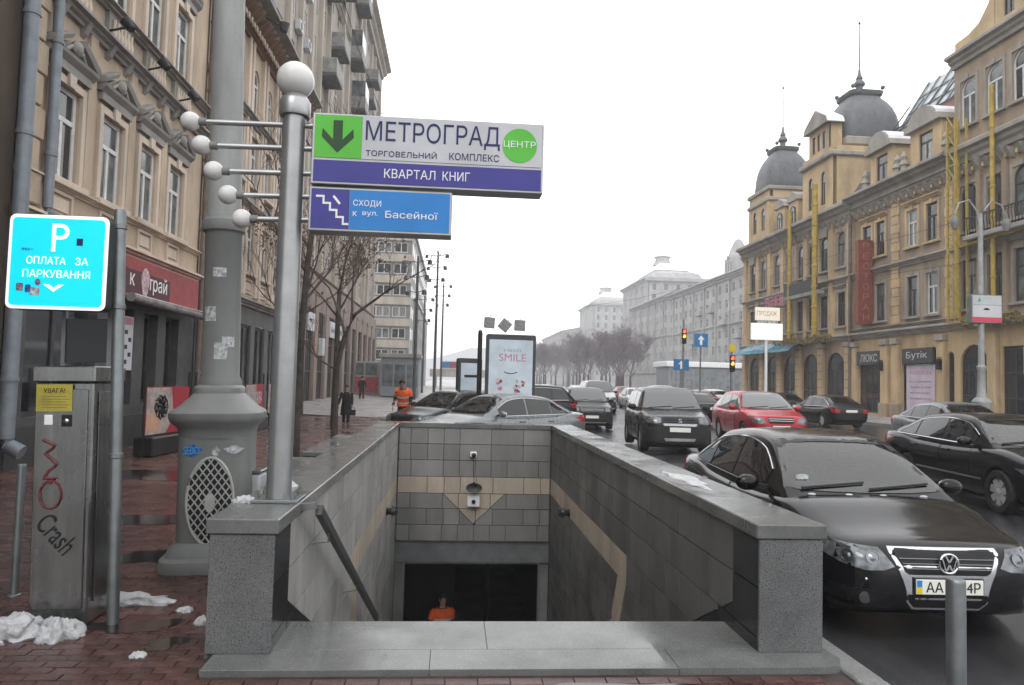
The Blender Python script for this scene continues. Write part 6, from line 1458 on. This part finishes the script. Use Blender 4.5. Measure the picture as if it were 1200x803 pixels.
# ---------------------------------------------------------------- right: far stone blocks in the haze
def block(loc, side, L_, D_, H_, fl, sp, m, label, roofh=3, w_=1.4, base=5, extra=None, name='stone_block', side_wins=True):
    b = building(name, loc, side, label, None)
    fh = (H_-base-1.5)/fl; ops = []
    for f_ in range(fl):
        for i in range(int(L_/sp)): c = sp*(i+.5); ops.append((c-w_/2, c+w_/2, base+f_*fh+.8, base+f_*fh+fh*.78, 0))
    facade(b, 'wall', 0, L_, 0, H_, ops, m, depth=.35); core(b, 0.0, L_, .36, D_, 0, H_, m)
    for o in ops: window(b, *o[:4], style='C', depth=.35)
    for f_ in range(0, fl, 3): course(b, 'string_course', 0, L_, cornice_prof(base+f_*fh, .5, .5), m)
    course(b, 'main_cornice', -.6, L_+.6, cornice_prof(H_-1.3, 1.3, 1.5), m)
    for i in range(int(L_/(sp*2))): MB().box(sp*2*i+sp-.35,sp*2*i+sp+.35,-.4,-.001,base+.5,H_-1.4).build('pilaster', m, b)
    if side_wins:                                                # the end wall turned to the camera (local x = L_)
        for f_ in range(fl):
            for i in range(int(D_/sp)):
                y = sp*(i+.5); MB().box(L_-.2,L_+.03,y-.7,y+.7,base+f_*fh+.8,base+f_*fh+fh*.78).build('end_window', WGL, b)
        MB().box(L_-.3,L_+1.2,-1.2,D_+.5,H_-1.3,H_-.05).build('end_cornice', m, b)
    if roofh: MB().prism([(-1.2,H_),(D_*.45,H_+roofh),(D_,H_)], lambda a, c, d: (d, a, c), -.4, L_+.9).build('roof', mat('tin_roof', (.2,.19,.19), .6, var=.15), b)
    return b
b = block((62, 206, 0), 'R', 80, 18, 27.5, 6, 4.2, FARB, 'long beige stone block just left of the yellow palace in the haze', roofh=4)
# small turret on its roof
tb = MB().box(32,37,4,9,27.5,33).build('turret', FARB, b); MB().lathe([(2.9,33),(2.9,33.6),(2.5,33.6),(2.1,35),(.9,37.5),(0,38)], 8, (34.5,6.5,0), smooth=False).build('turret_roof', FARB, tb)
for i in range(3): MB().box(32.5+i*1.5,33.4+i*1.5,3.9,3.999,29,32).build('turret_window', WGL, tb)
for i, f_ in ((3,3),(5,2),(8,4),(10,3),(12,2),(14,4),(16,3),(6,4)):
    balcony(b, 4.2*i+.6, 4.2*i+3.6, 5.4+f_*3.5, 1.2, FARP)
# domed tower blocks
def tower_block(loc, W_, D_, H_, fl, label, m):
    b = block(loc, 'R', W_, D_, H_, fl, 4.5, m, label, roofh=0, name='tower_block')
    z = H_
    MB().rings([[(1+q,1+q*.7,z+v),(W_-1-q,1+q*.7,z+v),(W_-1-q,D_-1-q*.7,z+v),(1+q,D_-1-q*.7,z+v)] for q, v in ((0,0),(1.5,2.2),(7,4.2))], 0, False).build('hipped_roof', m, b)
    MB().rings([[(6.5+q,4.5+q*.5,z+v),(W_-6.5-q,4.5+q*.5,z+v),(W_-6.5-q,D_-4.5-q*.5,z+v),(6.5+q,D_-4.5-q*.5,z+v)] for q, v in ((0,3.9),(2.5,5.6),(7.5,7.7))], 0, False).build('snowy_roof', SNOWR, b)
    MB().lathe([(0,0),(W_*.10,0),(W_*.09,1.2),(W_*.075,1.4),(W_*.07,3.2),(W_*.09,3.5),(0,3.9)], 8, (W_/2,D_/2,z+7.6), smooth=False).build('lantern', m, b); MB().lathe([(0,0),(.12,0),(.05,3.5),(0,3.5)], 6, (W_/2,D_/2,z+11.3)).build('mast', DGREY, b)
    return b
tower_block((70, 300, 0), 40, 22, 41, 9, 'larger domed tower block with a snowy cap fading in the haze', FARB)
tower_block((76, 440, 0), 46, 22, 46, 9, 'smaller farther domed tower block with a snowy cap fading in the haze', FARB)
block((68, 560, 0), 'R', 110, 30, 34, 7, 5, FARP, 'lowest far block fading out at the end of the street', roofh=3)
block((64, 259.5, 0), 'R', 53, 14, 29, 6, 4.5, FARP, 'pinkish block joining the long beige block and the tower', roofh=2, side_wins=False)
b = building('glass_pavilion', (39.0, 130, .1), 'F', 'low glazed pavilion in front of the long beige block', None)
MB().bbox(0,26,0,8,0,5.0,.1).build('frame', mat('pavilion_grey', (.2,.21,.22), .5, var=.2), b); MB().bbox(-.5,26.5,-.6,8.5,5.001,6.0,.1).build('roof', SNOWR, b)
for i in range(17): MB().box(.4+i*1.5,1.7+i*1.5,-.05,-.001,.8,4.5).build('pane', WGL2, b)
h_ = MB(); rn_ = random.Random(5)
pts = [(x, 900+rn_.uniform(-20,20), 22+16*math.sin(x*.011+1)+7*math.sin(x*.037)) for x in range(-700, 261, 40)]
for i in range(len(pts)-1):
    a, c = pts[i], pts[i+1]; h_.add([(a[0],a[1],0),(c[0],c[1],0),(c[0],c[1]+40,max(6,c[2])),(a[0],a[1]+40,max(6,a[2])),(a[0],a[1]+160,0),(c[0],c[1]+160,0)], [(0,1,2,3),(3,2,5,4)], 0, True)
h_.build('hills', mat('far_hill', (.2,.2,.21), .9), kind='structure')
# ---------------------------------------------------------------- trees
BARK = mat('bark', (.055,.045,.038), .85, var=.3, scale=6, bump=.5, bscale=20)
TWIG = mat('twig', (.075,.058,.048), .85, var=.3, scale=5)
DEADL = mat('dry_leaf', (.23,.155,.11), .75, var=.4, scale=1.5)
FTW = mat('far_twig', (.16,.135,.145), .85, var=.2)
def grow(mb, tips, p, d, ln, r, lvl, rn, spread=.6, up=.12, seg=5, kids=(2,3), lim=3):
    pts = [p]; n = 4
    for i in range(n):
        d = (d + Vector((rn.uniform(-.16,.16), rn.uniform(-.16,.16), rn.uniform(-.08,.12)+up*.3))).normalized(); pts.append(pts[-1]+d*ln/n)
    mb.tube(pts, [r*(1-.5*i/n) for i in range(n+1)], seg)
    if lvl >= lim: tips.append(pts[-1]); tips.append(pts[2]); return
    for k in range(rn.randint(*kids)):
        i = rn.choice((2,3,4)) if k else 4
        nd = (d + Vector((rn.uniform(-1,1), rn.uniform(-1,1), rn.uniform(-.2,.7)))*spread).normalized()
        grow(mb, tips, pts[i], nd, ln*rn.uniform(.6,.85), r*.55, lvl+1, rn, spread, up, max(3, seg-1), kids, lim)
def leaf_cloud(tips, n, rn, sz=.075, rad=.24):
    mb = MB()
    for _ in range(n):
        c = rn.choice(tips) + Vector((rn.gauss(0,rad), rn.gauss(0,rad), rn.gauss(-.1,rad*.8)))
        a = Vector((rn.uniform(-1,1), rn.uniform(-1,1), rn.uniform(-1,1))).normalized(); b_ = a.cross(Vector((rn.uniform(-1,1), rn.uniform(-1,1), rn.uniform(-1,1)))).normalized(); s = sz*rn.uniform(.6,1.3)
        mb.add([c-a*s, c+b_*s*.55, c+a*s, c-b_*s*.55], [(0,1,2,3)])
    return mb
def street_tree(path, r, seed, label, branches, leaves):
    rn = random.Random(seed); x, y, _ = path[0]; o = (-x, -y, 0)
    t = empty('street_tree', (x, y, 0), 0, label, 'tree', 'bare trees on the left pavement')
    n = len(path); MB().tube(path, [r*(1.25 if i == 0 else 1)*(1-.45*i/n) for i in range(n)], 9).build('trunk', BARK, t, o)
    mb = MB(); tips = []
    for (p, d, ln, rr) in branches: grow(mb, tips, Vector(p), Vector(d).normalized(), ln, rr, 0, rn, .7, .1, 6, (2,4), 4)
    mb.build('crown', TWIG, t, o)
    if leaves: tag(leaf_cloud(tips, leaves, rn).build('leaves', DEADL, t, o), kind='stuff')
street_tree([(-3.21,15.3,-.1),(-3.22,15.3,1.4),(-3.17,15.32,3.0),(-3.12,15.35,4.2),(-3.05,15.4,5.0)], .085, 3, 'slim bare tree trunk directly right of the steel sign pole',
    [((-3.05,15.4,5.0),(.3,.1,1),1.1,.045),((-3.15,15.33,3.4),(.8,.3,.8),1.0,.035),((-3.13,15.35,4.0),(-.9,.2,.8),1.3,.04),((-3.18,15.3,2.9),(-.9,.4,.35),.9,.03),((-3.1,15.37,4.5),(-.6,.5,.9),1.2,.035)], 0)
street_tree([(-3.13,19.7,-.1),(-3.13,19.7,1.2),(-3.12,19.7,2.1),(-2.96,19.7,2.9),(-2.72,19.75,3.5)], .085, 8, 'bare forked tree with dry brown leaves beside the woman in black',
    [((-2.72,19.75,3.5),(.75,.0,.6),1.0,.05),((-2.95,19.7,2.95),(-.35,.2,1),1.5,.045),((-2.8,19.7,3.3),(.1,.3,1),1.4,.04),((-3.12,19.7,2.0),(-.9,.2,.4),.9,.03)], 60)
street_tree([(-4.32,27,0),(-4.32,27,2),(-4.32,27,3.6),(-4.30,27,5)], .12, 15, 'leafy brown tree rising in front of the tall pale block',
    [((-4.30,27,5),(.1,0,1),1.7,.05),((-4.32,27,4.2),(.6,.2,.8),1.4,.045),((-4.32,27,4.0),(-.7,.3,.9),1.6,.045),((-4.31,27,4.6),(.1,-.6,.9),1.5,.045)], 1300)
street_tree([(-7.0,34,0),(-7.0,34,2.2),(-7.0,34,4),(-6.9,34,5.6)], .13, 21, 'leafy brown tree farther along the brown arcade',
    [((-6.9,34,5.6),(.4,0,1),1.9,.06),((-7.0,34,4.6),(.8,.2,.7),1.8,.05),((-7.0,34,4.4),(-.5,.3,.8),1.5,.05),((-7.0,34,5.0),(.6,-.6,.8),1.8,.05)], 1300)
rn = random.Random(30); protos = []
for s in range(4):
    mb, tips = MB(), []; grow(mb, tips, Vector((0,0,3.2)), Vector((0,0,1)), 3.6, .16, 0, rn, .75, .2, 5, (3,4), 3)
    for k in range(3): grow(mb, tips, Vector((0,0,3.0+k*.5)), Vector((math.cos(k*2.1+s),math.sin(k*2.1+s),1)).normalized(), 3.0, .11, 1, rn, .8, .15, 4, (3,4), 3)
    tw = MB()
    for tp in tips:
        for k in range(5):
            e = tp + Vector((rn.gauss(0,.7), rn.gauss(0,.7), rn.uniform(.1,1.2))); tw.tube([tp, (tp+e)/2+Vector((rn.gauss(0,.1),rn.gauss(0,.1),0)), e], [.03,.022,.01], 3)
    mb.add(tw.v, tw.f, 0)
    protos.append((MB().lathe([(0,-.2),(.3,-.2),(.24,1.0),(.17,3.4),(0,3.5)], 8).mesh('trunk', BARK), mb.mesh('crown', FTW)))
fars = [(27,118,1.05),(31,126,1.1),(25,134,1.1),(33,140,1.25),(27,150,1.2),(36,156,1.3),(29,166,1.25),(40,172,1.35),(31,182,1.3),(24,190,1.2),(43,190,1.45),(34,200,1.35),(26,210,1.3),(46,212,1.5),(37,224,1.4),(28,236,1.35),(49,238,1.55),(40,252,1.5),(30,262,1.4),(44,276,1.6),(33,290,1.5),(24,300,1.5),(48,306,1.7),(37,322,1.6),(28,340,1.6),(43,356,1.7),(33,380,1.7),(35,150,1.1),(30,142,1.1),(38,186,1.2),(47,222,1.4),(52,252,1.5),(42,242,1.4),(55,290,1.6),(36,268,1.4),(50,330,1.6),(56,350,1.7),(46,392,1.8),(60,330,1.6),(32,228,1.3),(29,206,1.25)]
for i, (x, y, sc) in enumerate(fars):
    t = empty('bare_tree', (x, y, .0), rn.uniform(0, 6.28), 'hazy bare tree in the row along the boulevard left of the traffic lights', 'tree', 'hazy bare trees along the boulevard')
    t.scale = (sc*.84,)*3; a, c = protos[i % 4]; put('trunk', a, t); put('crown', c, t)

# ---------------------------------------------------------------- people
SKIN = mat('skin', (.42,.26,.20), .55, var=.08); HAIRD = mat('dark_hair', (.02,.016,.014), .6, var=.2)
CLB = mat('black_cloth', (.014,.014,.016), .85, var=.25, scale=6); CLN = mat('navy_cloth', (.02,.022,.035), .85, var=.2); ORG = mat('orange_vest', (.80,.13,.03), .7, var=.15, scale=6); REFL = mat('reflective_strip', (.6,.6,.58), .4, var=.1)
def skin_mesh(nodes, edges, mname, m, sub=2, root=0):
    me = bpy.data.meshes.new(mname); me.from_pydata([n[:3] for n in nodes], edges, []); o = put(mname, me)
    o.modifiers.new('s', 'SKIN'); sd = me.skin_vertices[0].data
    for i, n in enumerate(nodes): sd[i].radius = (n[3], n[4] if len(n) > 4 else n[3]); sd[i].use_root = (i == root)
    ms = o.modifiers.new('u', 'SUBSURF'); ms.levels = sub; ms.render_levels = sub
    dg = bpy.context.evaluated_depsgraph_get(); r = bpy.data.meshes.new_from_object(o.evaluated_get(dg)); bpy.data.objects.remove(o); bpy.data.meshes.remove(me)
    r.materials.clear(); r.materials.append(m); r.name = mname
    for p in r.polygons: p.use_smooth = True
    return r
def person(loc, rz, h, label, lean=0.0, coat=None, trousers=None, vest=None, hair='short', step=.12, coat_len=.5, arms=((-.02,.10),(.05,.0))):
    """faces local -y; h = standing height; lean = forward bend of the trunk in radians"""
    k = h/1.75; t = empty('person', loc, rz, label, 'person'); P = lambda x, y, z: (x*k, y*k, z*k)
    def bend(x, y, z):
        if z <= .95: return P(x, y, z)
        c, s = math.cos(lean), math.sin(lean); dz, dy_ = z-.95, y
        return P(x, dy_*c - dz*s, .95 + dz*c + dy_*s)
    N, E = [], []
    def n(p, r, r2=None): N.append((*p, r*k, (r2 or r)*k)); return len(N)-1
    pel = n(bend(0,0,.95),.135,.10); w_ = n(bend(0,0,1.12),.12,.09); ch = n(bend(0,.0,1.32),.15,.10); nk = n(bend(0,0,1.46),.06,.055); nk2 = n(bend(0,-.015,1.53),.052); hd0 = n(bend(0,-.02,1.58),.065,.075); hd = n(bend(0,-.025,1.66),.08,.095); ht = n(bend(0,-.015,1.725),.055,.065)
    E += [(pel,w_),(w_,ch),(ch,nk),(nk,nk2),(nk2,hd0),(hd0,hd),(hd,ht)]
    hands = []
    for sx, st in ((-1,step),(1,-step)):
        hp = n(P(sx*.09,0,.90),.095); kn = n(P(sx*.10,-st*.5-.02,.50),.06); an = n(P(sx*.10,-st*.9+.03,.10),.042); ft = n(P(sx*.105,-st*.9-.12,.035),.035)
        E += [(pel,hp),(hp,kn),(kn,an),(an,ft)]
    for (sx, (ay, ax_)) in zip((-1,1), arms):
        sh = n(bend(sx*.19,0,1.40),.055); el = n(bend(sx*(.24+ax_*.5),ay*.3+.02,1.13),.042); wr = n(bend(sx*(.25+ax_),ay*1.0-.04,.88),.028); pm = n(bend(sx*(.25+ax_),ay*1.1-.055,.81),.034,.02)
        E += [(ch,sh),(sh,el),(el,wr),(wr,pm)]; hands.append(bend(sx*(.25+ax_),ay*1.1-.055,.81))
        for f in range(4):
            dx = (f-1.5)*.018; a = n(bend(sx*(.25+ax_),ay*1.1-.055+dx,.765),.0095); b_ = n(bend(sx*(.25+ax_)-sx*.012,ay*1.12-.06+dx*1.05,.735-.006*abs(f-1.5)),.0085); c_ = n(bend(sx*(.25+ax_)-sx*.028,ay*1.12-.06+dx,.712-.006*abs(f-1.5)),.007)
            E += [(pm,a),(a,b_),(b_,c_)]
        a = n(bend(sx*(.24+ax_)-sx*.02,ay*1.1-.09,.80),.010); b_ = n(bend(sx*(.24+ax_)-sx*.03,ay*1.1-.105,.765),.008); E += [(pm,a),(a,b_)]
    body = put('body', skin_mesh(N, E, 'body', SKIN), t)
    hc = Vector(bend(0,-.025,1.66)); Q = Matrix.Translation(hc) @ Matrix.Rotation(lean, 4, 'X') @ Matrix.Scale(k, 4)
    fc = MB()
    for sx in (-1,1): fc.sphere((sx*.03,-.083,.0), .011, 8, 6)
    fc.xf(Q).build('eye', HAIRD, body); q = MB(); q.sphere((0,-.098,-.03), .016, 8, 6, 0, (.8,1,1.5)); q.xf(Q).build('nose', SKIN, body)
    q = MB(); q.sphere((0,-.085,-.065), .022, 8, 5, 0, (1.1,.4,.3)); q.xf(Q).build('mouth', mat('lips', (.3,.12,.11), .5), body)
    for sx in (-1,1): MB().sphere((sx*.083,.0,-.01), .026, 8, 6, 0, (.4,.7,1.1)).xf(Q).build('ear', SKIN, body)
    hr = MB(); hr.sphere((0,.012,.025), .103, 14, 10, 0, (.92,1.03,.95))
    hr.v = [p if not (p[1] < -.055 and p[2] < .055) else (p[0]*.7, -.05, p[2]) for p in hr.v]
    if hair == 'long': hr.sphere((0,.05,-.07), .085, 12, 8, 0, (1,.7,1.5))
    hr.xf(Q).build('hair' if hair != 'hat' else 'hat', HAIRD, t)
    def torso(z0, z1, m, nm, ex, flare=0):
        rs = []
        for i in range(9):
            z = z0+(z1-z0)*i/8; wx = np.interp(z, [.4,.8,.95,1.12,1.32,1.42,1.48], [.215+flare,.20+flare*.6,.185,.165,.20,.19,.07])+ex; wy = np.interp(z, [.4,.8,.95,1.12,1.32,1.42,1.48], [.17+flare,.15+flare*.5,.135,.125,.135,.11,.07])+ex
            rs.append([bend(wx*math.cos(a), wy*math.sin(a), z) for a in np.linspace(0, 2*math.pi, 21)[:-1]])
        return MB().rings(rs, 0, True).build(nm, m, t)
    def limb(idx_, m, nm, ex):
        for sx, (ay, ax_) in zip((-1,1), arms): MB().tube([bend(sx*.165,0,1.415), bend(sx*.20,0,1.38), bend(sx*(.24+ax_*.5),ay*.3+.02,1.13), bend(sx*(.25+ax_),ay*.98-.035,.90)], [.06*k,.078*k,.064*k,.05*k], 12).build(nm, m, t)
    c_ = torso(coat_len, 1.47, coat or CLB, 'coat', .02, .02 if coat_len < .7 else 0); limb(0, coat or CLB, 'sleeve', .0)
    for sx, st in ((-1,step),(1,-step)):
        MB().tube([P(sx*.09,0,.93), P(sx*.10,-st*.5-.02,.50), P(sx*.10,-st*.9+.03,.07)], [.11*k,.078*k,.062*k], 12).build('trouser_leg', trousers or CLB, t)
        MB().sphere(P(sx*.105,-st*.9-.05,.045), .06*k, 10, 6, 0, (.8,2.1,.75)).build('shoe', BLACK, t)
    if vest:
        v_ = torso(.86, 1.46, vest, 'vest', .035); 
        for z in (1.0, 1.2): torso(z, z+.05, REFL, 'reflective_strip', .042)
        for sx, (ay, ax_) in zip((-1,1), arms): MB().tube([bend(sx*.165,0,1.42), bend(sx*.205,0,1.37), bend(sx*(.23+ax_*.3),ay*.2+.015,1.22)], [.065*k,.085*k,.075*k], 12).build('vest_sleeve', vest, t)
    return t, hands
t, hd = person((-4.05, 28.1, -.01), R(12), 1.5, 'woman in a long black coat walking on the left pavement with a dark bag', coat_len=.42, hair='short')
b = empty('handbag', (-4.05+hd[1][0]+.02, 28.1+hd[1][1]-.02, .35), 0, 'small dark handbag carried by the woman in black', 'bag'); MB().bbox(-.13,.13,-.06,.06,0,.22,.02).build('bag', BLACK, b); MB().tube([(-.09,0,.21),(-.06,0,.33),(.06,0,.33),(.09,0,.21)], .01, 6).build('strap', BLACK, b)
person((-6.9, 55.5, .14), R(170), 1.72, 'distant person in dark clothes walking by the end of the arcade', coat_len=.7)
person((-1.62, 24.2, .0), R(-8), 1.84, 'worker in an orange vest bending forward beside the parked cars', lean=.45, coat=CLN, trousers=CLN, vest=ORG, coat_len=.85, hair='hat', arms=((-.25,.03),(-.2,.0)))
person((-.10, 16.4, ZF), R(15), 1.72, 'person in an orange vest standing at the foot of the underpass stairs', coat=CLB, vest=ORG, coat_len=.8, hair='long')

# ---------------------------------------------------------------- small things of the left pavement
for i, (x, y, w_, rot_) in enumerate(((-6.5,17.2,2.0,84),(-6.5,20.0,2.3,92),(-6.55,24.6,2.2,90),(-6.6,27.6,2.2,90))):
    t = empty('terrace_screen', (x, y, 0), R(rot_), ('nearest red terrace screen printed with a pale figure and black curls','second red terrace screen next to the nearest one','red terrace screen seen between the lamp column and steel pole','farthest red terrace screen on the left pavement')[i], 'screen', 'red terrace screens')
    MB().bbox(-w_/2,w_/2,-.22,.22,0,.42,.03).build('planter', BLACK, t); p_ = MB().box(-w_/2+.03,w_/2-.03,-.02,.02,.45,1.5).build('banner', mat('red_banner', (.33,.025,.04), .6, var=.12), t)
    for x_ in (-w_/2,w_/2): MB().lathe([(0,0),(.025,0),(.025,1.85),(0,1.85)], 8, (x_,0,0)).build('post', BLACK, t)
    MB().prism([(-w_/2+.04,.46),(-.1,.46),(.25,.8),(.1,1.48),(-w_/2+.04,1.48)], XZ, -.026, -.0205).build('printed_patch', mat('pale_print', (.36,.31,.29), .5, var=.25, scale=5), p_)
    if i == 0:
        MB().prism([(-w_/2+.05,.55),(-.5,.5),(-.3,.7),(-.55,.95),(-w_/2+.05,.9)], XZ, -.031, -.0265).build('printed_patch', mat('skin_print', (.5,.3,.2), .5, var=.1), p_)
        for k_ in range(9): a = k_*.7; MB().tube([(-.35+.1*math.cos(a), -.033, 1.05+.1*math.sin(a)), (-.35+.25*math.cos(a), -.034, 1.05+.22*math.sin(a)), (-.35+.3*math.cos(a+.5), -.033, 1.05+.28*math.sin(a+.5))], [.05,.04,.015], 6).build('printed_curl', INKK, p_)
        MB().prism([(-.35+.16*math.cos(a), 1.05+.15*math.sin(a)) for a in np.linspace(0,5.9,12)], XZ, -.036, -.030).build('printed_curl', INKK, p_)
    else: text('lettering', 'КАВА', .4, PANW, p_, (.45,-.0225,1.05), .8)
# low granite ledges and bin outside the left parapet
for i, (y0, y1) in enumerate(((8.0,10.4),(11.2,14.6))):
    t = empty('granite_ledge', (-1.95,(y0+y1)/2,0), 0, ('nearer','farther')[i]+' low granite ledge outside the left parapet wall', 'ledge', 'granite ledges')
    h_ = (y1-y0)/2; MB().bbox(-.26,.26,-h_,h_,0,.62,.012).build('block', GRAN, t); MB().bbox(-.30,.30,-h_-.03,h_+.03,.621,.70,.012).build('top_slab', GRANL, t)
t = empty('litter_box', (-2.0, 7.5, 0), 0, 'pale plastic box of frozen slush standing outside the left parapet', 'box'); MB().bbox(-.13,.13,-.13,.13,0,.86,.02).build('box', PANW, t); MB().bbox(-.14,.14,-.14,.14,.861,.9,.01).build('lid', GRANL, t)

# ---------------------------------------------------------------- winter haze in the street
hz = MB().box(-1500, 1500, -1500, 2300, -7.5, 66).build('haze', [], kind='stuff')
hm = bpy.data.materials.new('haze'); hm.use_nodes = True; hn = hm.node_tree; hn.nodes.clear()
ho = hn.nodes.new('ShaderNodeOutputMaterial'); hv = hn.nodes.new('ShaderNodeVolumePrincipled')
hv.inputs['Color'].default_value = (.95,.97,1.0,1); hv.inputs['Density'].default_value = HAZE; hv.inputs['Anisotropy'].default_value = .2
hn.links.new(hv.outputs[0], ho.inputs['Volume']); hz.data.materials.append(hm)
